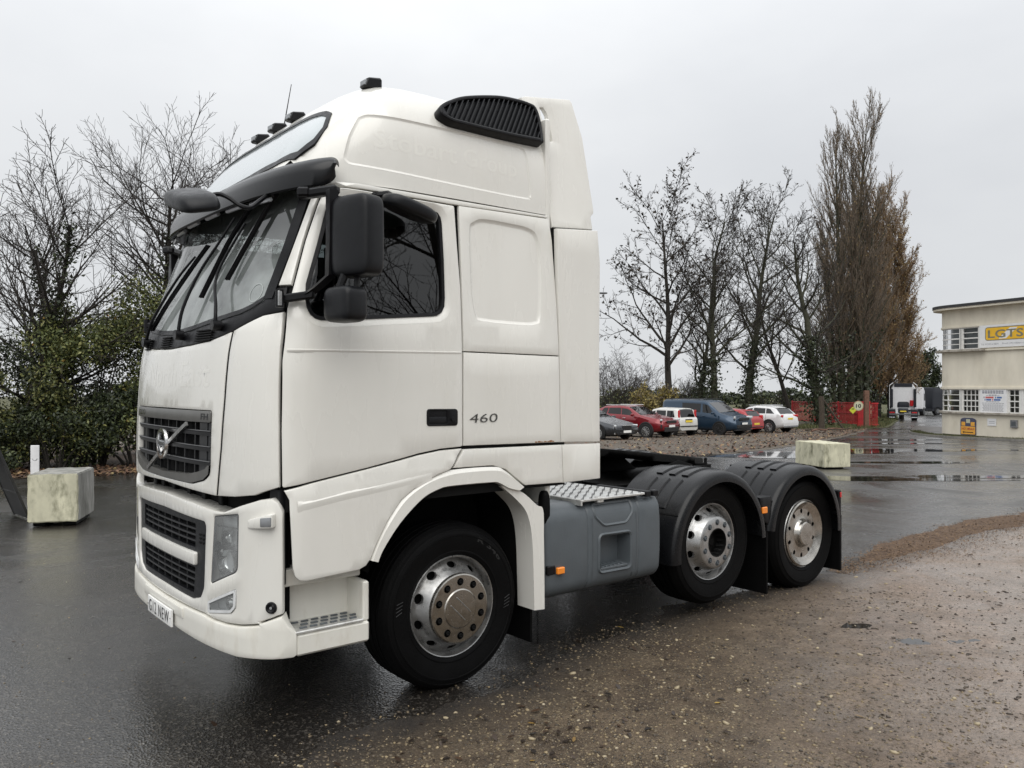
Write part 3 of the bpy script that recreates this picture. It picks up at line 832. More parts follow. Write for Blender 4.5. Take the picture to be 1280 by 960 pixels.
TRUCK = thing('tractor_unit', (0, 0, 0), 0, 'large white three-axle tractor unit with high sleeper cab, parked on wet ground', 'truck')
def part(g, name, mat, parent=TRUCK, ang=35, label=None):
    o = g.obj(name, mat, parent, ang)
    if label: o['label'] = label
    return o
def loft2(g, A, B, mp, da, db, closed=True):
    n = len(A); V = [mp(*q, da) for q in A] + [mp(*q, db) for q in B]
    g.add(V, [(i, (i + 1) % n, n + (i + 1) % n, n + i) for i in range(n if closed else n - 1)])
def emboss(g, poly, mp, wd, d, step=.12):
    P = densify(poly, .06); Q = inset(P, wd)
    loft2(g, P, inset(P, wd*.5), mp, .0005, d*.75); loft2(g, inset(P, wd*.5), Q, mp, d*.75, d)
    g.panel(Q, lambda a, b, e=0: mp(a, b, e + d), .002, 0, step)

# ---- front panel with grille opening
def half_to_full(pts):       # pts: (u>0, z) listed from the centre line outwards then back; mirrored to u<0
    return pts + [(-u, z) for u, z in reversed(pts)]
hood = [(.0, 2.062), (uy(.9, 2), 2.072), (uy(.636, 2), 2.088), (uy(.50, 2), 2.112), (uy(.416, 2.1), 2.132), (uy(.416, 1.9), 1.9), (uy(.418, 1.76), 1.76), (uy(.434, 1.5), 1.5), (uy(.470, 1.24), 1.24), (uy(.72), 1.246), (.0, 1.258)]
hood = [hood[0]] + hood[1:-1] + [hood[-1]] + [(-u, z) for u, z in reversed(hood[1:-1])]
gh = [(0, 1.703), (uy(.533), 1.70), (uy(.533), 1.40), (uy(.54), 1.35), (uy(.60), 1.315), (uy(.76), 1.284), (0, 1.280)]
gh = [gh[0]] + gh[1:-1] + [gh[-1]] + [(-u, z) for u, z in reversed(gh[1:-1])]
gh = rounded(gh, .02, 3)
g = G(); g.panel(rounded(hood, .012, 2), mcab, .03, .008, .045, holes=[gh], dens=.09)
front_panel = part(g, 'front_panel', 'paint')
# lettering left by an old sign, almost worn away
def m_front(y0, z0): return lambda a, b, d=0.: mcab((1 if y0 - a < CYM else -1)*uy(y0 - a if y0 - a < CYM else 2*CYM - (y0 - a), z0 + b), z0 + b, d)
text_on('ghost_lettering', 'North', m_front(1.64, 1.83), .56, .15, 'ghost', front_panel, .0004, bold=.01, fine=.03); text_on('ghost_lettering', 'East', m_front(1.00, 1.83), .42, .15, 'ghost', front_panel, .0004, bold=.01, fine=.03)
for sg in (1, -1):  # dark strips added along the front panel gaps, painting in their shade
    g = G(); P_ = [(.4095, 2.125), (.4075, 1.9), (.4095, 1.76), (.4255, 1.5), (.4615, 1.246)]
    A_ = densify([(sg*(uy(y, z) - .0065), z) for y, z in P_], .06, False); B_ = densify([(sg*(uy(y, z) + .0065), z) for y, z in P_], .06, False); n_ = min(len(A_), len(B_))
    V_ = [mcab(u, z, -.004) for u, z in A_[:n_]] + [mcab(u, z, -.004) for u, z in B_[:n_]]; g.add(V_, [(i, i + 1, n_ + i + 1, n_ + i) for i in range(n_ - 1)]); part(g, 'gap_shade', 'seam_black')

# ---- upper grille
g = G(); g.panel(densify(inset(gh, -.01), .1), lambda a, b, d=0: mcab(a, b, d - .055), .01, 0, .12)
grille = part(g, 'upper_grille', 'seam_black')
g = G(); tb = rounded([(uy(.537), 1.633), (uy(.537), 1.698), (-uy(.537), 1.698), (-uy(.537), 1.633)], .012, 3)
g.panel(tb, lambda a, b, d=0: mcab(a, b, d + .004), .03, .005, .08)
part(g, 'badge_bar', 'grille_bar', grille)
g = G()
bo = [(uy(.536), 1.40), (uy(.545), 1.352), (uy(.605), 1.318), (uy(.76), 1.288), (0, 1.284)]; bi = [(uy(.545), 1.40), (uy(.575), 1.378), (uy(.66), 1.358), (uy(.8), 1.335), (0, 1.318)]
bo2 = densify(bo + [(-u, z) for u, z in reversed(bo[:-1])], .06, False); bi2 = []
for k in range(len(bo2)):
    bi2.append(None)
full_i = bi + [(-u, z) for u, z in reversed(bi[:-1])]
bi2 = [(u*.985, float(np.interp(abs(u), [q[0] for q in reversed(bi)], [q[1] for q in reversed(bi)]))) for u, z in bo2]
loft2(g, bo2, bi2, mcab, .006, .006, False); loft2(g, bi2, bi2, mcab, .006, -.04, False)
part(g, 'lower_trim', 'grille_bar', grille)
for zs in (1.573, 1.487, 1.405):
    g = G(); us = np.linspace(-uy(.545), uy(.545), 25)
    sec = []
    for u in us:
        sec.append([mcab(u, zs - .016, -.035), mcab(u, zs - .012, -.012), mcab(u, zs + .008, -.004), mcab(u, zs + .016, -.012), mcab(u, zs + .014, -.035)])
    g.ring(sec); part(g, 'slat', 'grille_slat', grille, ang=30)
    g = G(); g.ring([[mcab(u, zs + .0165, -.008), mcab(u, zs + .0165, -.003), mcab(u, zs + .0125, -.001), mcab(u, zs + .0125, -.008)] for u in us])
    part(g, 'slat_edge', 'grille_edge', grille, ang=30)
for uv in np.linspace(-.62, .62, 9):
    g = G(); g.ring([[mcab(uv - .006, z, -.04), mcab(uv - .006, z, -.022), mcab(uv + .006, z, -.022), mcab(uv + .006, z, -.04)] for z in np.linspace(1.30, 1.63, 5)])
    part(g, 'upright', 'grille_slat', grille, ang=30)
for uv in (-.66, .66):    # closed mesh fields at both ends
    g = G(); sg = 1 if uv > 0 else -1
    g.panel([(sg*.52, 1.32), (sg*uy(.56), 1.36), (sg*uy(.56), 1.63), (sg*.52, 1.63)], lambda a, b, d=0: mcab(a, b, d - .026), .01, 0, .1)
    part(g, 'mesh_field', 'grille_slat', grille)
# iron mark: ring, band and diagonal bar
def mc(y, z, d): return mcab(uy(y, z) if y < CYM else -uy(2*CYM - y, z), z, d)
g = G(); a = Vector((.833, 1.620)); b = Vector((1.585, 1.312)); t = (b - a).normalized(); nn = Vector((-t.y, t.x))*.012
P = [a.lerp(b, k/16) for k in range(17)]
g.ring([[mc(*(q - nn), .0), mc(*(q - nn), .014), mc(*(q + nn), .014), mc(*(q + nn), .0)] for q in P])
part(g, 'diagonal_bar', 'silver_rim', grille, ang=30)
g = G(); cen = (1.222, 1.487)
sec = []
for k in range(40):
    th = 2*math.pi*k/40; c, s_ = math.cos(th), math.sin(th)
    sec.append([mc(cen[0] + c*r_, cen[1] + s_*r_, d_) for r_, d_ in ((.070, .012), (.072, .028), (.092, .028), (.094, .012))])
g.ring(sec, closed=True)
part(g, 'emblem_ring', 'chrome', grille, ang=40)
g = G(); g.panel([(cen[0] - .072, cen[1] - .018), (cen[0] + .072, cen[1] - .018), (cen[0] + .072, cen[1] + .018), (cen[0] - .072, cen[1] + .018)], lambda a, b, d=0: mc(a, b, d + .026), .012, .003, .05)
band = part(g, 'emblem_band', 'lens_grey', grille)
text_on('emblem_lettering', 'VOLVO', lambda a, b, d=0: mc(cen[0] + .06 - a, cen[1] - .011 + b, d + .0265), .12, .022, 'ink', grille, .001)
text_on('badge_lettering', 'FH', lambda a, b, d=0: mc(.650 - a, 1.648 + b, d + .0045), .085, .035, 'ink', grille, .001, bold=.012)
text_on('badge_lettering', 'VOLVO', lambda a, b, d=0: mc(1.94 - a, 1.648 + b, d + .0045), .24, .034, 'chrome', grille, .001, bold=.01)

# ---- corner panels (near side and far side)
zd = [1.302, 1.6, 1.969, 2.242, 2.35, 2.616, 2.829, 2.898, 2.95]; xd = [.230, .229, .238, .277, .312, .395, .472, .500, .52]
def xdoor(z): return smi(zd, xd, z)
def corner_outline():
    L = [(uy(.400, 2.1), 2.135), (uy(.30, 2.2), 2.172), (uy(.2, 2.2), 2.208), (ux(xdoor(2.225) - .008, 2.225), 2.225)]
    L += [(ux(xdoor(z) - .008, z), z) for z in (2.1, 1.97, 1.8, 1.6, 1.45, 1.314)]
    L += [(ux(.16), 1.286), (uy(.16), 1.268), (uy(.3), 1.25), (uy(.453), 1.242), (uy(.417, 1.5), 1.5), (uy(.401, 1.76), 1.76), (uy(.399, 1.9), 1.9)]
    return L
for sg in (1, -1):
    g = G(); g.panel([(sg*u, z) for u, z in corner_outline()], mcab, .03, .008, .07)
    part(g, 'corner_panel', 'paint')
# ---- black scuttle below the windscreen
gl_low = [(uy(.235, 2.3), 2.292), (uy(.30, 2.25), 2.255), (uy(.385, 2.2), 2.228), (uy(.55, 2.2), 2.206), (uy(.716, 2.2), 2.189), (uy(.95, 2.15), 2.165), (0, 2.151)]
sc = [(0, 2.066), (uy(.9, 2), 2.077), (uy(.636, 2), 2.093), (uy(.50, 2), 2.117), (uy(.41, 2.1), 2.138), (uy(.30, 2.2), 2.177), (uy(.2, 2.2), 2.213), (ux(xdoor(2.235) - .01, 2.235), 2.232), (ux(xdoor(2.36) - .02, 2.36), 2.36), (uy(.185, 2.36), 2.36)] + gl_low
sc = [sc[0]] + sc[1:-1] + [sc[-1]] + [(-u, z) for u, z in reversed(sc[1:-1])]
g = G(); g.panel(sc, lambda a, b, d=0: mcab(a, b, d - .004), .03, .006, .08)
scuttle = part(g, 'scuttle', 'trim_black')
for y0, y1 in ((.62, .83), (1.27, 1.45), (1.72, 1.9)):
    for k in range(5):
        g = G(); zz = 2.082 + k*.014 + (.008 if y0 < 1 else -.006)
        g.ring([[mc(y, zz, -.004), mc(y, zz, .010), mc(y, zz + .007, .010), mc(y, zz + .007, -.004)] for y in np.linspace(y0, y1, 6)])
        part(g, 'vent_slat', 'seam_black', scuttle, ang=30)
# ---- windscreen, black border, wipers
gl = gl_low + []
up = [(uy(.228, 2.4), 2.40), (uy(.228, 2.6), 2.60), (uy(.235, 2.8), 2.80), (uy(.245, 2.96), 2.96), (0, 3.0)]
edge = [gl[-1]] + list(reversed(gl[:-1])) + up
edge = edge + [(-u, z) for u, z in reversed(edge[1:-1])]
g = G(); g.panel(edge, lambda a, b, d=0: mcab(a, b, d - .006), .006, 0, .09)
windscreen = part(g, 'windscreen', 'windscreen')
g = G()
for sg in (1, -1):
    P = [(2.30, .178), (2.40, .174), (2.6, .172), (2.8, .178), (2.96, .185)]
    A = [(sg*uy(y, z), z) for z, y in P]; B = [(sg*uy(y + .062, z), z) for z, y in P]
    loft2(g, A, B, mcab, .001, -.003, False)
P0 = [(.0, 2.151)] + list(reversed(gl_low[:-1]))
P0 = [(-u, z) for u, z in reversed(P0[1:])] + P0
loft2(g, P0, [(u, z + .028) for u, z in P0], mcab, .0, -.004, False)
part(g, 'glass_border', 'trim_black', windscreen)
def wiper(arm, blade):
    g = G(); A = smoothline([mc(y, z, d) for y, z, d in arm], 5)
    g.tube(A, [.0115 - .005*k/len(A) for k in range(len(A))], 8); g.lathe([(0, -.03), (.03, -.03), (.03, .02), (0, .02)], mc(*arm[0][:2], .02), 'x', 12)
    wp = part(g, 'wiper', 'trim_black')
    B = smoothline([mc(y, z, d) for y, z, d in blade], 5)
    g = G(); g.tube(B, .005, 6); g.ring([[tuple(Vector(q) + Vector((-.01, 0, .004))), tuple(Vector(q) + Vector((.02, 0, 0))), tuple(Vector(q) + Vector((.02, .004, 0))), tuple(Vector(q) + Vector((-.01, .006, .004)))] for q in B])
    part(g, 'wiper_blade', 'trim_black', wp)
wiper([(1.07, 2.135, .03), (1.06, 2.28, .05), (1.0, 2.49, .05), (.86, 2.67, .045), (.77, 2.81, .04)], [(.88, 2.34, .03), (.81, 2.54, .03), (.75, 2.69, .03), (.63, 2.86, .03)])
wiper([(1.80, 2.12, .03), (1.67, 2.26, .05), (1.42, 2.5, .05), (1.24, 2.63, .04)], [(1.72, 2.19, .03), (1.54, 2.35, .03), (1.28, 2.56, .03), (1.10, 2.69, .03)])
wiper([(.55, 2.165, .03), (.57, 2.26, .05), (.70, 2.46, .05), (.60, 2.75, .04)], [(.60, 2.42, .03), (.52, 2.62, .03), (.44, 2.82, .03), (.40, 2.9, .03)])
g = G(); cc = (.315, 2.34)
g.ring([[mc(cc[0] + math.cos(t)*r_, cc[1] + math.sin(t)*r_*1.05, -.004) for r_ in (.050, .045)] + [mc(cc[0] + math.cos(t)*.045, cc[1] + math.sin(t)*.047, -.0045)] for t in np.linspace(0, 2*math.pi, 28, endpoint=False)], closed=True)
part(g, 'sticker_ring', 'sticker_grey', windscreen)
# ---- windscreen pillars
for sg in (1, -1):
    L = [(uy(.168, z), z) for z in (2.37, 2.5, 2.6, 2.7, 2.8, 2.93)]
    L = L + [(ux(xdoor(z) - .008, z), z) for z in (2.93, 2.83, 2.7, 2.616, 2.5, 2.37)]
    g = G(); g.panel([(sg*u, z) for u, z in L], mcab, .02, .005, .06)
    part(g, 'windscreen_pillar', 'paint')

# ---- door with window
door_o = [(.538, 2.918), (.609, 2.918), (.864, 2.918), (1.018, 2.918), (1.322, 2.918), (1.331, 2.711), (1.347, 2.423), (1.347, 2.038), (1.347, 1.474), (1.191, 1.468), (1.037, 1.448), (.914, 1.424), (.711, 1.388), (.382, 1.336), (.233, 1.310), (.231, 1.598), (.240, 1.969), (.279, 2.242), (.314, 2.35), (.397, 2.616), (.474, 2.829), (.502, 2.892)]
win = [(.361, 2.30), (.366, 2.25), (.383, 2.215), (.41, 2.195), (.445, 2.187), (.676, 2.204), (1.145, 2.246), (1.18, 2.252), (1.213, 2.272), (1.232, 2.305), (1.238, 2.36), (1.239, 2.586), (1.233, 2.80), (1.226, 2.838), (1.207, 2.862), (1.17, 2.874), (.822, 2.872), (.555, 2.872), (.53, 2.865), (.511, 2.837), (.44, 2.60), (.369, 2.38)]
win = densify(win, .08)
lip = inset(win, -.034)
lip = [(x, min(z, 2.905)) for x, z in lip]; lip = [(max(x, xdoor(z) + .020), z) for x, z in lip]
g = G(); g.panel(rounded(door_o, .012, 2), mside, .02, .006, .1, holes=[lip])
loft2(g, inset(lip, -.007), inset(lip, .010), mside, .0005, -.006); loft2(g, inset(lip, .010), win, mside, -.006, -.020)
door = part(g, 'door', 'paint')
g = G(); W2 = inset(win, .018)
loft2(g, inset(win, -.004), win, mside, -.022, -.010); loft2(g, win, W2, mside, -.010, -.014); loft2(g, W2, W2, mside, -.014, -.04)
part(g, 'window_gasket', 'trim_black', door)
g = G(); g.panel(inset(win, .012), lambda a, b, d=0: mside(a, b, d - .030), .004, 0, .1)
part(g, 'window_pane', 'side_glass', door)
# ridge across the door and sill of the handle
g = G(); xs = np.linspace(.262, 1.338, 30)
g.ring([[mside(x, 2.022 + .012*(x - .26) + dz, dd) for dz, dd in ((-.012, -.002), (-.003, .0035), (.002, .0035), (.006, -.002))] for x in xs])
part(g, 'ridge', 'paint', door)
g = G(); ho = rounded([(1.092, 1.603), (1.311, 1.60), (1.311, 1.70), (1.092, 1.703)], .02, 4)
g.panel(ho, lambda a, b, d=0: mside(a, b, d + .006), .02, .005, .06, holes=[rounded([(1.104, 1.615), (1.232, 1.614), (1.232, 1.690), (1.104, 1.691)], .01, 3)])
g.panel([(1.10, 1.61), (1.236, 1.61), (1.236, 1.695), (1.10, 1.695)], lambda a, b, d=0: mside(a, b, d + .0012), .001, 0, .06)
hd = part(g, 'door_handle', 'trim_black', door)
g = G(); g.panel(rounded([(1.106, 1.617), (1.230, 1.616), (1.230, 1.655), (1.106, 1.656)], .006, 3), lambda a, b, d=0: mside(a, b, d + .004), .012, .004, .06)
g.lathe([(0, -.013), (.012, -.013), (.014, -.006), (.014, 0)], (1.272, mside(1.272, 1.64)[1], 1.64), 'y', 14)
part(g, 'handle_grip', 'mirror_grey', door)
# ---- lower door skirt
sk = [(.240, 1.296), (.382, 1.326), (.711, 1.379), (.914, 1.414), (1.037, 1.437), (1.191, 1.457), (1.341, 1.462), (1.252, 1.345), (1.158, 1.318), (1.032, 1.270), (.915, 1.195), (.822, 1.079), (.762, .975), (.720, .890), (.692, .856), (.651, .840), (.345, .824), (.310, .832), (.290, .855), (.280, .90), (.264, 1.248)]
g = G(); g.panel(sk, lambda a, b, d=0: mside(a, b, d + .004 + .012*max(0, min(1, (smi([.24, .38, .71, .91, 1.19, 1.34], [1.296, 1.326, 1.379, 1.414, 1.457, 1.462], a) - b - .05)/.02))), .03, .007, .05)
skirt = part(g, 'door_skirt', 'paint')
g = G(); RP = [(.300, 1.236, .35), (.33, 1.226, 1.), (.566, 1.259, 1.), (.812, 1.288, .9), (1.02, 1.316, .5), (1.12, 1.330, .1)]; RS = []
for x, z, k in [tuple(q) for q in smoothline(RP, 6)]: RS.append([mside(x, z + dz, dd*max(.05, k) + .016) for dz, dd in ((-.060, -.006), (-.014, .0045), (.000, .0045), (.014, -.006))])
g.ring(RS); part(g, 'skirt_ridge', 'paint', skirt)
# ---- sleeper side
sl_u = [(1.355, 2.924), (2.083, 2.938), (2.103, 2.8), (2.122, 2.376), (2.128, 2.036), (1.357, 2.044), (1.358, 2.424)]
em = [(1.429, 2.40), (1.429, 2.771), (1.462, 2.834), (1.543, 2.862), (1.765, 2.860), (1.898, 2.850), (1.971, 2.805), (1.994, 2.63), (1.974, 2.29), (1.93, 2.235), (1.80, 2.226), (1.515, 2.234), (1.455, 2.26)]
em = smoothline(em + [em[0]], 3)[:-1]
g = G(); g.panel(sl_u, mside, .02, .005, .1, holes=[em]); emboss(g, inset(em, -.004), mside, .022, -.012)
part(g, 'sleeper_panel', 'paint')
sl_l = [(1.357, 2.038), (2.128, 2.030), (2.141, 1.466), (1.357, 1.478)]
g = G(); g.panel(sl_l, mside, .02, .005, .12)
slp = part(g, 'sleeper_panel', 'paint')
text_on('badge_lettering', '460', lambda a, b, d=0: mside(1.394 + a + .18*b, 1.614 + b, d), .212, .053, 'badge_dark', slp, .004, bold=-.004)
g = G()
for k in range(9):
    x = 1.93 + .018*k + random.uniform(-.006, .006); s_ = random.uniform(.004, .011)
    g.panel([(x + math.cos(t)*s_*1.6, 1.4725 - .0002*k + math.sin(t)*s_*.55 + s_*.5) for t in np.linspace(0, 6.28, 8, endpoint=False)], lambda a, b, d=0: mside(a, b, d + .0008), .0005, 0, .1)
part(g, 'rust_spot', 'rust', slp)
ls = [(1.357, 1.457), (2.150, 1.448), (2.163, 1.198), (1.836, 1.205), (1.675, 1.318), (1.576, 1.347), (1.279, 1.349)]
g = G(); g.panel(ls, lambda a, b, d=0: mside(a, b, d + .004), .03, .007, .08)
part(g, 'lower_sleeper_panel', 'paint')
# band below the roof
g = G(); g.panel([(.50, 2.926), (1.346, 2.926), (2.083, 2.943), (2.08, 2.957), (.56, 2.951)], mside, .02, .003, .12)
part(g, 'gutter_strip', 'paint')
# dark inner skin behind all the panel gaps
g = G()
fr_o = [(.24, 1.18), (2.20, 1.18), (2.18, 2.86), (2.10, 2.96), (.56, 2.96), (.50, 2.89), (.46, 2.80), (.39, 2.58), (.31, 2.32), (.28, 2.2), (.24, 1.9)]
g.panel([(x + .004, z) for x, z in fr_o], lambda a, b, d=0: mside(a, b, d - .028), .01, 0, .12, holes=[inset(win, -.002)])
g.panel([(uy(.62, 1.5), 1.25), (uy(.62, 1.9), 2.06), (uy(.30, 2.1), 2.15), (ux(.30, 2.2), 2.22), (ux(.26, 1.9), 1.9), (ux(.26, 1.4), 1.32)], lambda a, b, d=0: mcab(a, b, d - .028), .01, 0, .08)
L = [(uy(.20, z), z) for z in (2.25, 2.5, 2.7, 2.93)] + [(ux(xdoor(z) + .03, z), z) for z in (2.93, 2.7, 2.5, 2.25)]
g.panel(L, lambda a, b, d=0: mcab(a, b, d - .022), .01, 0, .06)
part(g, 'cab_frame', 'seam_black')
# far side of the cab, one plain flank with a door line
far = lambda mp: (lambda a, b, d=0.: (lambda q: (q[0], 2*CYM - q[1], q[2]))(mp(a, b, d)))
g = G(); g.panel(door_o, far(mside), .02, .006, .15, holes=[win]); part(g, 'far_door', 'paint')
g = G(); g.panel(inset(win, .005), lambda a, b, d=0: far(mside)(a, b, d - .02), .004, 0, .2); part(g, 'far_window_pane', 'side_glass')
g = G(); g.panel([(1.357, 1.2), (2.16, 1.2), (2.083, 2.938), (1.357, 2.924)], far(mside), .02, .005, .2); part(g, 'far_sleeper_panel', 'paint')
g = G(); g.panel(sk, far(mside), .02, .006, .15); part(g, 'far_door_skirt', 'paint')
# back wall, floor, inside of the cab
g = G(); g.box(2.06, 2.10, .05, 2.44, 1.05, 3.60, .01); part(g, 'back_wall', 'paint')
g = G(); g.box(.30, 2.08, .10, 2.39, 1.22, 1.30); part(g, 'cab_floor', 'chassis')
g = G(); g.panel([(.22, .14), (.62, .14), (.62, 2.35), (.22, 2.35), (.15, 1.9), (.13, 1.245), (.15, .6)], lambda a, b, d=0: (a, b, 2.10 + d + .05*math.sin((b - .2)*3.0)), .25, .03, .15)
part(g, 'dashboard', 'dash')
def seat(y):
    g = G(); g.box(.85, 1.35, y - .25, y + .25, 1.72, 1.86, .05); g.box(1.28, 1.42, y - .25, y + .25, 1.8, 2.45, .05); g.box(1.30, 1.40, y - .14, y + .14, 2.45, 2.68, .04)
    part(g, 'seat', 'seat_cloth')
seat(.62); seat(1.87)
g = G(); g.lathe([(.21 + .016*math.cos(t), .016*math.sin(t)) for t in np.linspace(0, 2*math.pi, 9)], (0, 0, 0), 'z', 28)
g.tube([(-.2, 0, 0), (.2, 0, 0)], .014, 6); g.tube([(0, 0, 0), (0, 0, -.3)], .03, 8)
g.xf(Matrix.Translation((.66, 1.87, 2.18)) @ Matrix.Rotation(R(-28), 4, 'Y')); part(g, 'steering_wheel', 'trim_black')
g = G()
for k in range(14): g.tube([(1.5 + .02*(k % 2), .25 + k*.14, 1.5), (1.5 + .02*(k % 2), .25 + k*.14, 2.95)], .05, 6)
part(g, 'bunk_curtain', 'dash')

# ---- high roof
g = G()
xs = [.345, .36, .38, .40, .43, .46, .5, .55, .6, .65, .7, .75, .8, .85, .9, .95, 1.0, 1.1, 1.25, 1.4, 1.6, 1.8, 1.95, 2.06]
taus = [math.asin(((2.962 - RZB)/.6)**(RN/2)*1.0)] + list(np.linspace(.012, math.pi - .012, 90)) 
def roofpt(x, tau):
    c, s_ = math.cos(tau), math.sin(tau)
    return (x, CYM - math.copysign(abs(c)**(2/RN), c)*ra(x), RZB + (zt(x) - RZB)*abs(s_)**(2/RN))
rp_o = [(.634, 3.109), (.668, 3.232), (.725, 3.338), (.75, 3.362), (.791, 3.377), (.891, 3.379), (1.178, 3.379), (1.471, 3.381), (1.796, 3.383), (1.87, 3.378), (1.905, 3.343), (1.918, 3.25), (1.933, 3.094), (1.928, 3.055), (1.895, 3.040), (1.517, 3.040), (1.056, 3.050), (.72, 3.066), (.655, 3.078)]
rp_o = smoothline(rp_o + [rp_o[0]], 3)[:-1]
g.grid(roofpt, xs, list(np.linspace(.62, math.pi - .012, 80)))
# flank of the roof up to the shoulder, with the sunken field
tau62 = .62
def flank_top(x): return roofpt(x, tau62)[2]
fo = [(.42, 2.962), (2.06, 2.962)] + [(x, flank_top(x) + .0015) for x in reversed(xs) if x >= .43] 
fo = [(x, z) for x, z in fo]
fo[0] = (.43, 2.962)
g.panel(fo, mroofs, .015, 0, .07, holes=[rp_o]); emboss(g, rp_o, mroofs, .014, -.008, .035)
roof = part(g, 'high_roof', 'paint', ang=50)
def mghost(a, b, d=0): return mroofs(.80 + a, 3.185 + b - .02*a, d - .008)
text_on('ghost_lettering', 'Stobart', mghost, .55, .115, 'ghost', roof, .0004, bold=.012, fine=.03); text_on('ghost_lettering', 'Group', lambda a, b, d=0: mghost(a + .60, b - .03, d), .42, .145, 'ghost', roof, .0004, bold=.012, fine=.03)
# roof window with gasket
rw = [(.662, .33), (.60, .262), (.52, .262), (.44, .34), (.395, .55), (.375, .9), (.37, 1.245)]
rw_top = [(.672, .42), (.675, .8), (.675, 1.245)]
half = [rw_top[2], rw_top[1], rw_top[0]] + rw
RW = half + [(x, 2*CYM - y) for x, y in reversed(half[1:-1])]
RW = densify(RW, .08)
g = G(); g.panel(inset(RW, .022), lambda a, b, d=0: mrooft(a, b, d + .003), .01, .003, .09); part(g, 'roof_window', 'roof_glass')
g = G(); I_ = inset(RW, .028); loft2(g, RW, RW, mrooft, -.005, .007); loft2(g, RW, I_, mrooft, .007, .007); loft2(g, I_, I_, mrooft, .007, -.004)
part(g, 'roof_window_gasket', 'trim_black')
# marker lamps
def marker(x, y):
    b = Vector(mrooft(x, y)); 
    g = G(); g.box(-.07, .055, -.036, .036, -.02, .062, .012); 
    V = []
    for p in g.v:
        q = Vector(p)
        if q.x < 0: q.z *= .75 + .25*(q.x + .07)/.07
        if q.x < 0 and q.z > 0: q.x += .03*(q.z/.06)
        V.append(tuple(q + b))
    g.v = V; lamp = part(g, 'marker_lamp', 'trim_black')
    g = G(); g.box(b.x - .066, b.x - .03, b.y - .030, b.y + .030, b.z - .006, b.z + .032, .005); part(g, 'lamp_lens', 'lens_grey', lamp)
for x, y in ((.96, .40), (.835, 1.20), (.835, 1.50), (.835, 1.80), (.93, 2.18)): marker(x, y)
g = G(); b = mrooft(.9, 1.56); g.tube([b, (b[0] + .06, b[1], b[2] + .34)], [.005, .0025], 5); part(g, 'aerial', 'trim_black')
# ribbed intake on the shoulder
IO = smoothline([(1.190, 3.470), (1.196, 3.435), (1.262, 3.408), (1.35, 3.403), (1.712, 3.405), (2.000, 3.420)], 5)[:-1] + smoothline([(2.000, 3.420), (2.014, 3.572), (1.995, 3.668), (1.930, 3.688), (1.83, 3.690), (1.664, 3.672), (1.408, 3.605), (1.269, 3.540), (1.205, 3.495), (1.190, 3.470)], 5)[:-1]
def mint(x, z, d=0.):
    k = (z - 3.40)/.28; v = Vector((0, -.93, .36))
    p = Vector((x + .022, .018 + .085*k, z + .012)) + v*d; return tuple(p)
g = G(); g.panel(IO, mint, .07, .012, .06, holes=[inset(IO, .026)]); g.panel(inset(IO, .024), lambda a, b, d=0: mint(a, b, d - .028), .01, 0, .07); intake = part(g, 'roof_intake', 'trim_black')
II = inset(IO, .022)
for k in range(27):
    xb = 1.07 + k*.036
    run = [q for q in [(xb + .62*t, 3.41 + t) for t in np.linspace(0, .29, 30)] if inside(q, II)]
    if len(run) < 4: continue
    g = G(); g.ring([[mint(x - .011, z, -.028), mint(x - .004, z, -.006), mint(x + .004, z, -.006), mint(x + .011, z, -.028)] for x, z in run[::3] + [run[-1]]]); part(g, 'intake_rib', 'mirror_grey', intake, ang=20)
# ---- sun visor
g = G()
def visor_plan(u):
    a = abs(u)
    return a
UM = 1.262
us = UM*np.sin(np.linspace(-math.pi/2, math.pi/2, 81)*.995)
secs = []
for u in us:
    a = abs(u)/UM
    o = Vector(mcab(u, 2.90, .055 + .085*(1 - a**2.2))); o.z = 2.868 + .055*a**2
    t_ = Vector(mcab(u, 3.06, .035)); t_.z = 3.040 + .045*a
    k = max(0, (a - .955)/.045); k = 1 - math.sqrt(max(0, 1 - k*k)); mid = o.lerp(t_, .5); o = o.lerp(mid, .7*k); t_ = t_.lerp(mid, .7*k)
    m_ = o.lerp(t_, .5) + Vector(mcab(u, 2.95, .035)) - Vector(mcab(u, 2.95, 0)) + Vector((0, 0, .022))
    nrm = (Vector(mcab(u, 2.95, -.010)) - Vector(mcab(u, 2.95, 0))) + Vector((0, 0, -.006))
    P_ = [o, o.lerp(m_, .55) + Vector((-.008, 0, .010)), m_, m_.lerp(t_, .5) + Vector((-.006, 0, .008)), t_]
    secs.append([tuple(q) for q in P_] + [tuple(q + nrm) for q in reversed(P_)])
g.ring(secs); visor = part(g, 'sun_visor', 'visor_smoke', ang=45)
for u in (-.85, -.5, -.15, .2, .5, .78):
    tz = 2.872
    g = G(); A = Vector(mcab(u - .1, 2.9, .105 - .05*abs(u))); B = Vector(mcab(u + .1, 2.9, .105 - .05*abs(u))); A.z = B.z = tz
    g.tube([A, B], .013, 6); part(g, 'visor_lamp', 'led', visor)
for u in (-.9, 0., .9):
    A = Vector(mcab(u, 2.93, .02)); B = Vector(mcab(u, 2.93, .08)); B.z = 2.89
    g = G(); g.tube([A, B], .012, 6); part(g, 'visor_stay', 'trim_black', visor)
g = G()     # shadow gap closing panel between roof and windscreen head
g.grid(lambda u, z: mcab(u, z, -.02), list(np.linspace(-1.13, 1.13, 41)), [2.94, 3.0, 3.06]); part(g, 'windscreen_header', 'trim_black')

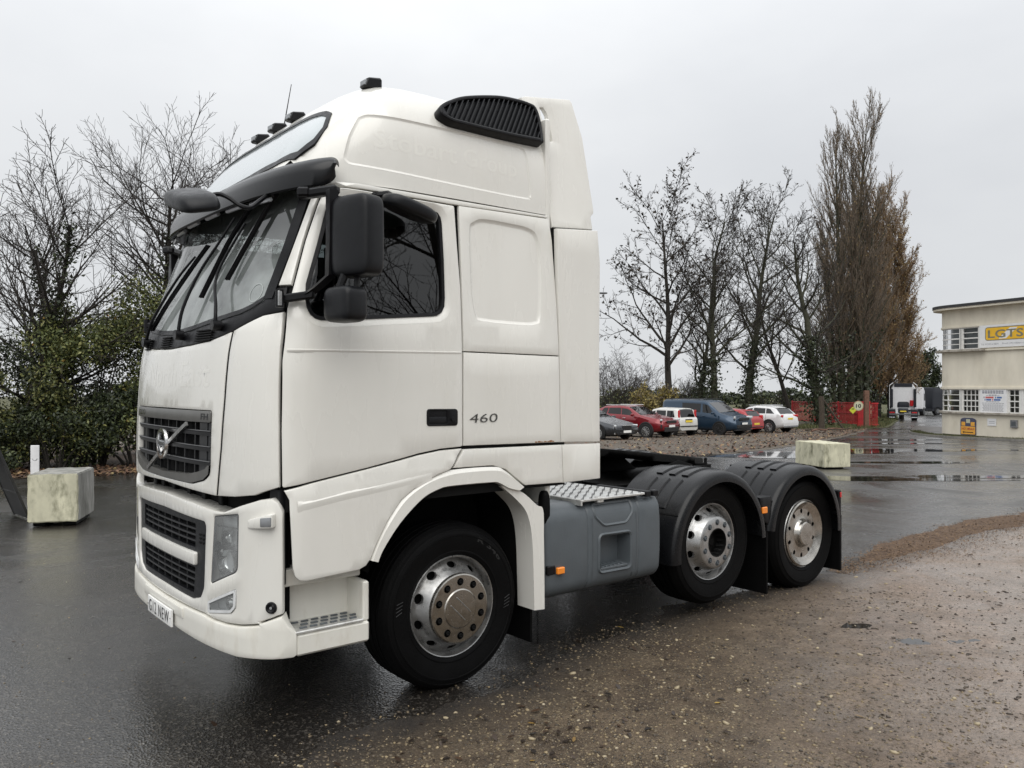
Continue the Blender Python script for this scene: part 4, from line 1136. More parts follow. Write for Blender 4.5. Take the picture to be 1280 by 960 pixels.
# ---- side deflectors behind the cab
df = [(1.93, 3.735), (1.97, 3.752), (2.375, 3.822), (2.395, 3.80), (2.469, 3.563), (2.519, 3.06), (2.517, 3.035), (2.486, 3.005), (2.494, 2.916), (2.116, 2.886), (2.075, 3.10), (1.992, 3.40)]
slot = rounded([(2.140, 3.475), (2.182, 3.482), (2.150, 3.665), (2.120, 3.705), (2.085, 3.70)], .012, 3)
def mdef(x, z, d=0.):
    k = max(0, (z - 2.9)/.9); return (x, .050 + .105*k - d, z)
g = G(); g.panel(df, mdef, .035, .010, .09, holes=[slot]); part(g, 'side_deflector', 'paint')
g = G(); g.panel(df, far(mdef), .035, .010, .15); part(g, 'side_deflector', 'paint')
g = G(); g.panel([(2.118, 2.874), (2.495, 2.905), (2.519, 2.68), (2.511, 2.069), (2.517, 1.452), (2.150, 1.464), (2.136, 2.08), (2.131, 2.271)], mflat(.004), .035, .010, .12); part(g, 'side_fairing', 'paint')
g = G(); g.panel([(2.158, 1.447), (2.517, 1.440), (2.517, 1.2), (2.172, 1.194)], mflat(.002), .035, .010, .12); part(g, 'lower_fairing', 'paint')
for far_ in ([(2.118, 1.2), (2.517, 1.2), (2.519, 2.68), (2.495, 2.9), (2.118, 2.874)],):
    g = G(); g.panel(far_, far(mflat(.004)), .035, .010, .2); part(g, 'side_fairing', 'paint')

# ---- bumper, lamps, lower grille
def hole(pts): return [(uy(y), z) for y, z in pts]
hl = rounded(hole([(.487, 1.128), (.272, 1.160), (.279, .858), (.528, .757)]), [.012, .012, .03, .02], 3)
fg = rounded(hole([(.552, .657), (.287, .765), (.291, .668), (.325, .634), (.552, .596)]), .012, 3)
lg = [(0, 1.098), (uy(.60), 1.085), (uy(.585), 1.06), (uy(.61), .72), (uy(.65), .66), (uy(.77), .630), (0, .634)]
lgf = rounded([lg[0]] + lg[1:-1] + [lg[-1]] + [(-u, z) for u, z in reversed(lg[1:-1])], .02, 3)
bu = [(0, 1.190), (uy(.76), 1.177), (uy(.50), 1.160), (uy(.40), 1.160), (uy(.255), 1.207), (ux(.15), 1.245), (ux(.190), 1.255), (ux(.215), 1.235), (ux(.236), 1.19), (ux(.238), .90), (ux(.236), .662), (ux(.15), .612), (uy(.127), .604), (uy(.25), .582), (uy(.374), .572), (uy(.50), .572), (uy(.60), .582), (0, .572)]
buf = [bu[0]] + bu[1:-1] + [bu[-1]] + [(-u, z) for u, z in reversed(bu[1:-1])]
mir = lambda P: [(-u, z) for u, z in reversed(P)]
g = G(); g.panel(buf, mcab, .05, .012, .07, holes=[hl, fg, lgf, mir(hl), mir(fg)])
tops = densify([(u, z) for u, z in bu[:4]], .05, False); tops = [(-u, z) for u, z in reversed(tops[1:])] + tops
loft2(g, tops, tops, mcab, -.01, -.12, False)
bumper = part(g, 'bumper', 'paint')
lo = [(0, .563), (uy(.60), .572), (uy(.50), .563), (uy(.374), .563), (uy(.25), .573), (uy(.127), .595), (ux(.15), .603), (ux(.236), .652), (ux(.262), .60), (ux(.30), .562), (ux(.300), .447), (ux(.285), .436), (uy(.071), .428), (uy(.273), .412), (uy(.572), .415), (0, .425)]
lof = [lo[0]] + lo[1:-1] + [lo[-1]] + [(-u, z) for u, z in reversed(lo[1:-1])]
g = G(); g.panel(lof, lambda a, b, d=0: mcab(a, b, d + .010), .10, .012, .06)
part(g, 'lower_bumper', 'paint_low')
g = G(); g.panel(rounded(hole([(.86, .500), (.86, .560)]) + [(-u, z) for u, z in hole([(.86, .560), (.86, .500)])], .008, 2), lambda a, b, d=0: mcab(a, b, d + .018), .03, .006, .08)
part(g, 'towing_cover', 'paint_low')
# dark space behind bumper and grille
g = G(); g.panel([(-1.3, .60), (1.3, .60), (1.3, 1.32), (-1.3, 1.32)], lambda a, b, d=0: mcab(a, b, d - .13), .01, 0, .15)
part(g, 'front_crossmember', 'seam_black')
for y in (.62, .85, 1.1, 1.4, 1.65, 1.9):
    g = G(); A = Vector(mc(y, 1.2, -.10)); g.box(A.x, A.x + .05, A.y - .03, A.y + .03, 1.15, 1.29, .006); part(g, 'bracket', 'chassis')
# lower grille
g = G(); g.panel(inset(lgf, -.008), lambda a, b, d=0: mcab(a, b, d - .012), .03, 0, .1, holes=[rounded(hole([(.74, .924), (.735, 1.060)]) + [(-u, z) for u, z in hole([(.735, 1.060), (.74, .924)])], .012, 3), rounded(hole([(.76, .665), (.74, .812)]) + [(-u, z) for u, z in hole([(.74, .812), (.76, .665)])], .012, 3)])
lgr = part(g, 'lower_grille', 'mirror_grey')
g = G(); g.panel(inset(lgf, -.008), lambda a, b, d=0: mcab(a, b, d - .06), .01, 0, .12); part(g, 'grille_backing', 'seam_black', lgr)
for z0, z1 in ((.924, 1.060), (.665, .812)):
    for z in np.linspace(z0, z1, 5)[1:-1]:
        g = G(); g.ring([[mcab(u, z - .005, -.045), mcab(u, z - .005, -.018), mcab(u, z + .005, -.018), mcab(u, z + .005, -.045)] for u in np.linspace(-.56, .56, 13)]); part(g, 'grille_bar', 'grille_slat', lgr, ang=20)
    for u in np.linspace(-.48, .48, 8):
        g = G(); g.ring([[mcab(u - .004, z, -.045), mcab(u - .004, z, -.026), mcab(u + .004, z, -.026), mcab(u + .004, z, -.045)] for z in (z0, z1)]); part(g, 'grille_bar', 'grille_slat', lgr, ang=20)
for k in range(3):
    for j in range(2):
        g = G(); g.box(-.003, .003, -.016, .016, -.005, .005, .002); c = mc(.635 + .035*j, 1.005 - .022*k, -.009); g.xf(Matrix.Translation(c)); part(g, 'slot', 'seam_black', lgr)
g = G(); g.panel(rounded(hole([(.716, .826), (.712, .900)]) + [(-u, z) for u, z in hole([(.712, .900), (.716, .826)])], .014, 3), lambda a, b, d=0: mcab(a, b, d + .006), .04, .010, .08)
part(g, 'bumper_bar', 'paint')
# headlamps and fog lamps
for sg in (1, -1):
    H = hl if sg > 0 else mir(hl); Fg = fg if sg > 0 else mir(fg)
    g = G(); Hd = densify(H, .05); loft2(g, inset(Hd, -.006), inset(Hd, -.006), mcab, -.004, -.055); g.panel(inset(H, -.01), lambda a, b, d=0: mcab(a, b, d - .055), .01, 0, .06)
    lamp = part(g, 'headlamp', 'lamp_body')
    uc = sg*uy(.40)
    for zz, rr, du in ((.885, .078, .0), (1.015, .048, .01), (.95, .042, -.07)):
        c = Vector(mcab(uc + sg*du, zz, -.028)); n_ = (Vector(mcab(uc, zz, .05)) - Vector(mcab(uc, zz, 0))).normalized()
        q = n_.to_track_quat('Z', 'Y').to_matrix().to_4x4(); q.translation = c
        g = G(); g.lathe([(.006, -.045), (.6*rr, -.035), (.9*rr, -.01), (rr, .012), (rr*1.06, .012), (rr*1.06, -.03)], (0, 0, 0), 'z', 24); g.xf(q); part(g, 'reflector', 'chrome_bowl', lamp)
    g = G(); g.ring([[mcab(sg*uy(y), 1.075 - .02*(y - .38)/.2, -.08), mcab(sg*uy(y), 1.075, -.012), mcab(sg*uy(y), 1.087, -.012), mcab(sg*uy(y), 1.087, -.08)] for y in np.linspace(.285, .495, 6)]); part(g, 'lamp_divider', 'chrome', lamp)
    g = G(); g.ring([[mcab(sg*uy(y), .955, -.08), mcab(sg*uy(y), .955, -.02), mcab(sg*uy(y), .962, -.02), mcab(sg*uy(y), .962, -.08)] for y in np.linspace(.285, .51, 6)]); part(g, 'lamp_divider', 'chrome', lamp)
    g = G(); Q = inset(Hd, .008); loft2(g, inset(Hd, -.002), Q, mcab, -.005, -.004); loft2(g, Q, Q, mcab, -.004, -.015); part(g, 'lamp_rim', 'black_lip', lamp)
    g = G(); g.panel(inset(H, .002), lambda a, b, d=0: mcab(a, b, d - .004), .004, 0, .05); part(g, 'lamp_lens', 'lens_clear', lamp)
    g = G(); Fd = densify(Fg, .05); loft2(g, Fd, Fd, mcab, .004, -.06); loft2(g, Fd, inset(Fd, .014), mcab, .004, .004); loft2(g, inset(Fd, .014), inset(Fd, .014), mcab, .004, -.05); g.panel(inset(Fg, .01), lambda a, b, d=0: mcab(a, b, d - .055), .01, 0, .06)
    fl = part(g, 'fog_lamp', 'lamp_body')
    c = Vector(mcab(sg*uy(.36), .675, -.03)); n_ = (Vector(mcab(sg*uy(.36), .675, .05)) - Vector(mcab(sg*uy(.36), .675, 0))).normalized(); q = n_.to_track_quat('Z', 'Y').to_matrix().to_4x4(); q.translation = c
    g = G(); g.lathe([(.004, -.03), (.025, -.02), (.038, .012), (.041, .012), (.041, -.02)], (0, 0, 0), 'z', 20); g.xf(q); part(g, 'reflector', 'chrome_bowl', fl)
    g = G(); g.panel(inset(Fg, .012), lambda a, b, d=0: mcab(a, b, d - .002), .004, 0, .05); part(g, 'lamp_lens', 'lens_clear', fl)
    # indicator pod and round socket on the bumper corner
    g = G(); pod = [(sg*ux(.118), 1.092), (sg*ux(.207), 1.110), (sg*ux(.207), 1.180), (sg*ux(.19), 1.178), (sg*ux(.118), 1.137)]
    g.panel(rounded(pod, .008, 3), lambda a, b, d=0: mcab(a, b, d + .006 + .035*max(0, min(1, (abs(a) - ux(.118))/(ux(.19) - ux(.118))))), .05, .008, .03)
    pd = part(g, 'indicator_pod', 'paint')
    g = G(); g.panel(rounded([(sg*ux(.166), 1.113), (sg*ux(.203), 1.118), (sg*ux(.203), 1.166), (sg*ux(.166), 1.158)], .005, 2), lambda a, b, d=0: mcab(a, b, d + .036 + .012*(abs(a) - ux(.166))/(ux(.203) - ux(.166))), .02, .003, .03); part(g, 'indicator_lens', 'lens_grey', pd)
    c = Vector(mcab(sg*ux(.192), .694, 0)); n_ = (Vector(mcab(sg*ux(.192), .694, .05)) - c).normalized(); q = n_.to_track_quat('Z', 'Y').to_matrix().to_4x4(); q.translation = c
    g = G(); g.lathe([(0, .003), (.010, .003), (.013, .004), (.022, .010), (.029, .008), (.031, 0)], (0, 0, 0), 'z', 24); g.xf(q); so = part(g, 'socket', 'trim_black')
    g = G(); g.lathe([(0, .008), (.007, .008), (.009, .003)], (0, 0, 0), 'z', 14); g.xf(q); part(g, 'socket_pin', 'chrome', so)
# number plate
g = G(); g.panel([(uy(1.00), .423), (uy(1.00), .522), (-uy(2*CYM - 1.47), .522), (-uy(2*CYM - 1.47), .423)], lambda a, b, d=0: mcab(a, b, d + .034), .012, .002, .1)
pl = part(g, 'number_plate', 'plate_white')
text_on('plate_lettering', 'G12 NEW', lambda a, b, d=0: mc(1.432 - a, .437 + b, d + .035), .395, .072, 'ink', pl, .001, bold=0., font_spacing=1.18)
for y in (1.458, 1.012):
    g = G(); g.box(-.001, .001, -.006, .006, -.002, .002); g.xf(Matrix.Translation(mc(y, .472, .0355))); part(g, 'plate_screw', 'ink', pl)

# ---- entry step
g = G(); g.box(.245, .715, .20, .24, .40, .86, .008); g.box(.690, .728, .012, .24, .545, .765, .010); part(g, 'step_well', 'paint_low')
g = G(); g.box(.30, .726, .004, .20, .435, .548, .012); part(g, 'step_fascia', 'paint_low')
g = G(); g.box(.29, .690, .000, .205, .550, .566, .005); tread = part(g, 'step_tread', 'alu')
for i in range(6):
    for j in range(3):
        x = .335 + i*.058 + (.03 if j % 2 else 0); y = .04 + j*.055
        g = G(); g.box(x, x + .042, y, y + .016, .565, .573, .003); part(g, 'tread_bar', 'tank_dark', tread)
g = G(); g.box(.235, .272, .07, .20, .80, 1.30, .005); part(g, 'step_post', 'mirror_grey')
g = G(); g.box(.25, .72, .10, .22, .78, .87, .006); part(g, 'step_bracket', 'paint_low')

# ---- wheel arch
ao = [(.720, .880), (.762, .972), (.822, 1.076), (.915, 1.193), (1.032, 1.269), (1.158, 1.315), (1.26, 1.339), (1.57, 1.339), (1.668, 1.310), (1.82, 1.202)]
ai = [(.762, .868), (.797, .937), (.904, 1.07), (1.046, 1.19), (1.158, 1.237), (1.254, 1.250), (1.552, 1.249), (1.614, 1.238), (1.69, 1.201), (1.775, 1.180)]
ao = smoothline(ao, 5); ai = smoothline(ai, 5)
g = G()
def ms2(x, z, d=0): return (x, .005 - d, z)
mid = [tuple(Vector(a).lerp(Vector(b), .22)) for a, b in zip(ao, ai)]
loft2(g, ao, ao, ms2, -.02, .008, False); loft2(g, ao, mid, ms2, .008, .028, False); loft2(g, mid, ai, ms2, .028, .030, False); loft2(g, ai, [(x + .004, z - .006) for x, z in ai], ms2, .030, .02, False); loft2(g, [(x + .004, z - .006) for x, z in ai], ai, ms2, .02, -.16, False)
part(g, 'wheel_arch', 'paint')
alL = smoothline([(1.640, 1.215), (1.755, 1.128), (1.838, 1.045), (1.880, .94), (1.898, .80), (1.906, .60), (1.912, .398)], 6); alR = smoothline([(1.700, 1.205), (1.815, 1.160), (1.930, 1.072), (1.985, 1.035), (1.991, .85), (1.995, .65), (1.997, .392)], 6)
g = G(); loft2(g, alL, alL, ms2, -.16, .008, False); loft2(g, alL, alR, ms2, .008, .010, False); loft2(g, alR, alR, ms2, .010, -.10, False)
part(g, 'arch_tail', 'paint')
g = G()
lin_p = [(.74, .80), (.80, 1.0), (.95, 1.18), (1.2, 1.27), (1.55, 1.27), (1.77, 1.15), (1.91, .98), (1.925, .45)]
lp = smoothline(lin_p, 4)
g.grid(lambda i, y: (lp[int(i)][0], y, lp[int(i)][1]), list(range(len(lp))), [.05, .3, .62]); 
g.add([(x, .62, z) for x, z in lp] + [(1.9, .62, .3), (.74, .62, .3)], [tuple(range(len(lp) + 2))])
part(g, 'arch_liner', 'seam_black')
g = G(); g.grid(lambda i, y: (lp[int(i)][0], 2*CYM - y, lp[int(i)][1]), list(range(len(lp))), [.03, .3, .62]); part(g, 'arch_liner', 'seam_black')
g = G(); g.box(1.935, 1.95, .06, .50, .17, .75, .004); part(g, 'mudflap', 'rubber')
g = G(); g.box(1.905, 1.93, 1.99, 2.43, .17, .75, .004); part(g, 'mudflap', 'rubber')
g = G()
for k in range(14): g.lathe([(.007 + .0025*math.cos(t), .0025*math.sin(t)) for t in np.linspace(0, 6.283, 6)], (1.985, .05, .40 - .018*k), 'x' if k % 2 else 'y', 8)
part(g, 'chain', 'chassis')

# ---- mirrors
def sell(g, c, rx, ry, rz_, e=.35, e2=None, n=20, m=28, rot=None, mod=None):
    e2 = e2 or e
    V = []; F = []
    pw = lambda v, p: math.copysign(abs(v)**p, v)
    for i in range(n + 1):
        la = -math.pi/2 + math.pi*i/n
        for k in range(m):
            lo_ = 2*math.pi*k/m
            p = Vector((rx*pw(math.cos(la), e)*pw(math.cos(lo_), e2), ry*pw(math.cos(la), e)*pw(math.sin(lo_), e2), rz_*pw(math.sin(la), e)))
            if mod: p = mod(p)
            if rot: p = rot @ p
            V.append(tuple(Vector(c) + p))
    for i in range(n):
        for k in range(m): F.append((i*m + k, i*m + (k + 1) % m, (i + 1)*m + (k + 1) % m, (i + 1)*m + k))
    g.add(V, F)
for sg in (1, -1):
    Yf = (lambda y: y) if sg > 0 else (lambda y: 2*CYM - y)
    def fl(g):
        if sg < 0: g.v = [(x, 2*CYM - y, z) for x, y, z in g.v]
        return g
    g = G(); sell(g, (.535, -.205, 2.605), .085, .135, .208, .28, .34, rot=Matrix.Rotation(R(10), 3, 'Z'), mod=lambda p: Vector((p.x*(1 - .35*max(0, -p.y/.135)*(1 if p.x < 0 else .0)), p.y, p.z)))
    mh = part(fl(g), 'wing_mirror', 'mirror_grey', ang=60)
    g = G(); sell(g, (.475, -.19, 2.252), .075, .108, .092, .42, .40, rot=Matrix.Rotation(R(10), 3, 'Z')); part(fl(g), 'wide_angle_mirror', 'mirror_grey', ang=60)
    g = G(); g.tube([(.45, -.17, 2.33), (.48, -.18, 2.42)], .022, 8); g.tube([(.52, -.22, 2.33), (.53, -.22, 2.42)], .016, 8); part(fl(g), 'mirror_bracket', 'trim_black', mh)
    g = G(); g.box(.618, .624, -.31, -.10, 2.43, 2.78, .002); part(fl(g), 'mirror_glass', 'chrome', mh)
    g = G(); g.ring([[(x, y - .022, z), (x, y + .022, z), (x + .05, y + .022, z), (x + .05, y - .022, z)] for x, y, z in ((.425, -.09, 2.855), (.428, -.085, 2.60), (.425, -.08, 2.41), (.37, -.03, 2.345), (.33, .0, 2.31))]); part(fl(g), 'mirror_arm', 'trim_black', mh)
    g = G(); g.obox((.335, .10, 2.828), (.13, -.20, .012), (.05, .035, 0), (0, 0, .048), .012); g.obox((.32, .05, 2.83), (.06, -.02, .005), (.03, .07, 0), (0, 0, .05), .01); part(fl(g), 'mirror_arm', 'trim_black', mh)
    g = G(); g.obox((.21, .07, 2.262), (.16, -.11, .03), (.03, .03, 0), (0, 0, .042), .008); g.lathe([(0, -.045), (.022, -.045), (.022, .045), (0, .045)], (.222, .04, 2.285), 'z', 12); part(fl(g), 'mirror_arm', 'trim_black', mh)
g = G(); g.box(.205, .228, .018, .040, 2.245, 2.325, .004); part(g, 'hinge_pin', 'silver_rim')
g = G(); sell(g, (.915, -.10, 2.818), .165, .10, .045, .6, .7, rot=Matrix.Rotation(R(14), 3, 'Y') @ Matrix.Rotation(R(8), 3, 'X')); km = part(g, 'kerb_mirror', 'mirror_grey', ang=60)
g = G(); g.tube([(.80, .06, 2.90), (.82, -.02, 2.895), (.86, -.08, 2.85)], .026, 8); g.box(.76, .90, .035, .075, 2.885, 2.915, .008); part(g, 'mirror_arm', 'trim_black', km)
g = G(); sell(g, (-.095, .44, 2.808), .105, .225, .060, .5, .5, rot=Matrix.Rotation(R(17), 3, 'X') @ Matrix.Rotation(R(-14), 3, 'Y'), mod=lambda p: Vector((p.x, p.y*(1 - .25*max(0, p.z/.06)), p.z if p.z > 0 else p.z*.6))); fm = part(g, 'front_mirror', 'mirror_grey', ang=60)
g = G(); g.tube(smoothline([(-.06, .43, 2.825), (-.01, .40, 2.846), (.03, .367, 2.853), (.06, .309, 2.826), (.10, .267, 2.786), (.15, .263, 2.780), (.22, .33, 2.83), (.31, .40, 2.90)], 6), .0125, 8); part(g, 'mirror_arm', 'trim_black', fm)

# ---- wheels
def wheel(x, z, y0, kind, Rt=.505, wd=.30, flip=False):
    """y0 = plane of the rim lip; the outside faces -y"""
    def T(g):
        if flip: g.v = [(a, -b, c) for a, b, c in g.v]
        g.xf(Matrix.Translation((x, (2*CYM - y0) if flip else y0, z))); return g
    def slope(r): return lin([.12, .16, .190, .212, .225, .262, .284], [-.066, -.066, -.064, -.050, -.026, .030, .052], r)
    g = G()
    g.lathe([(.292, .02), (.296, .004), (.300, -.004), (.305, -.006), (.308, -.002), (.308, .012)], n=64)
    g.lathe([(.292, .02), (.287, .035), (.286, .055), (.286, .22), (.30, .25)], n=64)
    if kind != 'trim':
        rm = .235; nh = 10
        ol = [(0, .205), (2*math.pi*rm, .205), (2*math.pi*rm, .286), (0, .286)]
        hs = [[(2*math.pi*rm*(k + .5)/nh + .030*math.cos(t),   .250 + .017*math.sin(t)) for t in np.linspace(0, 6.2832, 14, endpoint=False)] for k in range(nh)]
        g.panel(ol, lambda a, r, d=0: (r*math.cos(a/rm), slope(r) - d, r*math.sin(a/rm)), .02, 0, .03, holes=hs, dens=.03)
        g.lathe([(.205, slope(.205)), (.198, slope(.198)), (.185, slope(.185)), (.16, -.066), (.115, -.066), (.112, .0)], n=64)
    rim = part(T(g), 'wheel', 'silver_rim', ang=30)
    g = G(); pr = [(.302, .006), (.315, -.006), (.330, -.013), (.332, -.017), (.338, -.017), (.340, -.016), (.40, -.030), (.428, -.031), (.430, -.034), (.436, -.034), (.438, -.029), (.445, -.028), (.462, -.021), (.464, -.023), (.470, -.020), (.472, -.014), (.482, -.004), (.492, .010), (.4985, .026)]
    pr = [(r_*1.0 if r_ < .45 else r_, h_) for r_, h_ in pr]
    k_ = (Rt - .0)/.505
    pr = [(.302 + (r_ - .302)*(Rt - .302)/(.505 - .302), h_) for r_, h_ in pr]
    tread_y = [.03, .055, .057, .068, .070, .11, .112, .124, .126, .170, .172, .184, .186, .228, .230, .242, .244, .266]
    tr = []
    for i, yy in enumerate(tread_y):
        groove = (i % 4) in (2, 3) if i > 1 else False
        tr.append((Rt - (.014 if groove else 0) - .003*abs(yy - .148)/.12, yy))
    back = [(r_, .296 - h_) for r_, h_ in reversed(pr)]
    g.lathe(pr + tr + back, n=72)
    part(T(g), 'tyre', 'rubber', rim, ang=28)
    g = G(); g.lathe([(.283, .075), (.20, .06), (.0, .06)], n=32); g.lathe([(.283, .075), (.28, .30), (0, .30)], n=32); part(T(g), 'brake_drum', 'seam_black', rim)
    g = G()
    if kind == 'plate':
        g.lathe([(.0, -.085), (.040, -.085), (.112, -.084), (.116, -.081), (.119, -.079), (.200, -.079), (.208, -.075), (.211, -.055)], n=64)
        part(T(g), 'hub_plate', 'steel_plate', rim, ang=25)
        for s_ in (-.03, .03):
            g = G(); g.box(-.075, .075, -.088, -.083, s_ - .0025, s_ + .0025, .002, Matrix.Rotation(R(45), 4, 'Y')); part(T(g), 'pressed_line', 'silver_rim', rim)
    elif kind == 'open':
        g.lathe([(.105, .02), (.105, -.068), (.113, -.070), (.113, .02)], n=48); g.lathe([(.0, -.01), (.03, -.01), (.034, .004), (.07, .006), (.105, .02)], n=32); part(T(g), 'hub', 'chassis', rim)
    else:
        ol = [(0, .118), (2*math.pi*.2, .118), (2*math.pi*.2, .268), (0, .268)]
        hs = [[(2*math.pi*.2*(k + .5)/10 + .018*math.cos(t), .200 + .022*math.sin(t)) for t in np.linspace(0, 6.2832, 12, endpoint=False)] for k in range(10)]
        sl = lambda r: lin([.11, .125, .15, .23, .262, .275], [-.03, .004, .014, .014, -.008, -.02], r)
        g.panel(ol, lambda a, r, d=0: (r*math.cos(a/.2), sl(r) - d, r*math.sin(a/.2)), .01, 0, .03, holes=hs, dens=.03)
        g.lathe([(0, -.046), (.06, -.045), (.098, -.042), (.108, -.034), (.118, sl(.118))], n=48); g.lathe([(.268, sl(.268)), (.285, -.026), (.297, -.018), (.300, .0)], n=64)
        part(T(g), 'wheel_trim', 'steel_plate', rim, ang=25)
    if kind in ('plate', 'open'):
        for k in range(10):
            a_ = 2*math.pi*(k + .5)/10; c_ = (.162*math.cos(a_), 0, .162*math.sin(a_)); d0 = -.079 if kind == 'plate' else -.066
            g = G(); g.lathe([(.0, d0 - .004), (.009, d0 - .010), (.014, d0 - .008), (.014, d0), (.021, d0), (.022, d0 - .003), (.024, d0)], c_, n=12)
            part(T(g), 'wheel_nut', 'chassis' if kind == 'plate' else 'tank_dark', rim)
    return rim
w1 = wheel(1.365, .494, .125, 'plate')
w2 = wheel(3.885, .585, .115, 'open')
w3 = wheel(5.235, .497, .115, 'trim')
for x, z, kd in ((1.365, .505, 'plate'), (3.885, .585, 'open'), (5.235, .505, 'trim')): wheel(x, z, .12, kd, flip=True)
# lettering on the front tyre
V, F, W_, H_ = text2d('R 346', bold=.02)
g = G(); g.add([(1.365 + (.40 + b*.030/H_)*math.cos(R(66) - a/W_*.55), .125 - .031, .505 + (.40 + b*.030/H_)*math.sin(R(66) - a/W_*.55)) for a, b in V], F); g.obj('tyre_lettering', 'rubber_letter', w1, ang=0)
for a0 in (-12, 168):
    g = G()
    for k in range(4):
        a_ = R(a0 + 3*k); g.tube([(1.365 + .38*math.cos(a_), .095, .505 + .38*math.sin(a_)), (1.365 + .42*math.cos(a_ + .05), .094, .505 + .42*math.sin(a_ + .05))], .002, 4)
    g.obj('tyre_mark', 'rubber_letter', w1)

# ---- chassis
for y0 in (.83, 1.59):
    g = G(); g.box(.35, 5.85, y0, y0 + .07, .70, .98, .006); part(g, 'frame_rail', 'chassis')
for x in (.6, 2.3, 2.95, 3.45, 4.5, 5.6):
    g = G(); g.box(x, x + .10, .90, 1.60, .74, .94, .01); part(g, 'cross_member', 'chassis')
for x, z in ((1.365, .505), (3.885, .585), (5.235, .505)):
    g = G(); g.tube([(x, .35, z), (x, 2.14, z)], .07, 12); 
    if x > 3 and x < 4.5: sell(g, (x, 1.245, z), .22, .2, .22, 1, 1, 12, 16)
    part(g, 'axle', 'chassis')
g = G(); g.box(.40, 2.0, .70, 1.80, .48, 1.20, .04); part(g, 'engine', 'chassis')
g = G(); g.box(.18, .34, .45, 2.05, .50, 1.22, .02); part(g, 'radiator', 'chassis')
g = G(); g.box(2.10, 2.30, .70, 1.80, .98, 1.55, .02); part(g, 'rear_cab_mount', 'chassis')
g = G(); g.tube([(2.45, 1.3, 1.0), (2.45, 1.3, 1.55), (2.45, 1.3, 1.9)], .09, 12); part(g, 'air_stack', 'chassis')
for y in (1.05, 1.15, 1.25, 1.35):
    g = G(); g.tube(smoothline([(2.15, y, 1.75), (2.3, y, 1.45), (2.6, y + .02, 1.16), (3.1, y + .05, 1.12), (3.5, y + .05, 1.05)], 6), .016, 6); part(g, 'air_line', 'rubber' if y > 1.1 else 'chassis')
g = G(); g.tube([(2.5, 1.95, .75), (3.25, 1.95, .75)], .22, 20); part(g, 'far_tank', 'chassis')
# ---- fuel tank
arc = []
y_in, r_ = .66, .11; z0, z1 = .425, 1.045
arc += [(y_in, z0), (.4, z0)]
for k in range(7): a_ = -math.pi/2 - math.pi/2*k/6; arc.append((.012 + r_ + r_*math.cos(a_), z0 + r_ + r_*math.sin(a_)))
arc += [(.006, .62), (.004, .74), (.006, .86)]
for k in range(7): a_ = math.pi - math.pi/2*k/6; arc.append((.012 + r_ + r_*math.cos(a_), z1 - r_ + r_*math.sin(a_)))
arc += [(.4, z1), (y_in, z1)]
ta = np.array(arc); ts = np.append(0, np.cumsum(np.hypot(*np.diff(ta, axis=0).T)))
def s_of_z(z): return float(np.interp(z, ta[9:12, 1], ts[9:12])) if .6 <= z <= .9 else (float(ts[8] + (z - ta[8, 1])) if z < .6 else float(ts[11] + (z - .86)))
def mtank(x, s_, d=0.):
    y = float(np.interp(s_, ts, ta[:, 0])); z = float(np.interp(s_, ts, ta[:, 1])); e = .004
    ty = float(np.interp(s_ + e, ts, ta[:, 0]) - np.interp(s_ - e, ts, ta[:, 0])); tz = float(np.interp(s_ + e, ts, ta[:, 1]) - np.interp(s_ - e, ts, ta[:, 1]))
    n_ = Vector((0, -tz, ty)); n_ = n_.normalized() if n_.length > 1e-9 else Vector((0, 0, 1))
    dd = d
    for xg in (2.405, 2.915):
        if abs(x - xg) < .012: dd -= .007*(1 - abs(x - xg)/.012)
    for xe, sgn in ((2.022, 1), (3.168, -1)):
        q = (x - xe)*sgn
        if q < .05: dd -= .05 - math.sqrt(max(0, .05**2 - (.05 - max(0, q))**2))
    return (x, y + n_.y*dd, z + n_.z*dd)
th_ = [(2.515, s_of_z(.56)), (2.815, s_of_z(.555)), (2.815, s_of_z(.795)), (2.515, s_of_z(.80))]
thr = rounded(th_, .03, 4)
g = G()
S0, S1 = float(ts[0]), float(ts[-1])
xs_t = [2.022, 2.026, 2.034, 2.046, 2.06, 2.072, 2.15, 2.25, 2.33, 2.392, 2.397, 2.405, 2.413, 2.418, 2.46, 2.48]
xs_t2 = [2.85, 2.86, 2.88, 2.902, 2.907, 2.915, 2.923, 2.928, 3.0, 3.08, 3.118, 3.13, 3.144, 3.156, 3.164, 3.168]
sv = [float(v) for v in ts]
g.grid(lambda x, s_: mtank(x, s_), xs_t, sv); g.grid(lambda x, s_: mtank(x, s_), xs_t2, sv)
g.panel([(2.48, S0), (2.85, S0), (2.85, S1), (2.48, S1)], mtank, .003, 0, .05, holes=[thr], dens=.05)
for xe in (2.022, 3.168): g.add([mtank(xe, s_) for s_ in sv], [tuple(range(len(sv)))])
tank = part(g, 'fuel_tank', 'tank_grey', ang=40)
g = G(); thd = densify(thr, .03); loft2(g, inset(thd, -.022), inset(thd, -.012), mtank, .001, .012); loft2(g, inset(thd, -.012), thd, mtank, .012, .004); loft2(g, thd, inset(thd, .012), mtank, .004, -.11); g.panel(inset(thr, .010), lambda a, b, d=0: mtank(a, b, d - .11), .004, 0, .06); part(g, 'step_recess', 'tank_grey', tank)
g = G(); g.box(2.53, 2.80, .010, .11, .556, .578, .006); part(g, 'recess_step', 'tank_dark', tank)
for k in range(6):
    g = G(); g.box(2.55 + .04*k, 2.575 + .04*k, .02, .10, .577, .584, .002); part(g, 'recess_rib', 'tank_grey', tank)
zt_ = [(2.46, s_of_z(.935) + .0), (2.55, s_of_z(.90)), (2.78, s_of_z(.90)), (2.86, s_of_z(.935)), (2.86, s_of_z(1.04)), (2.46, s_of_z(1.04))]
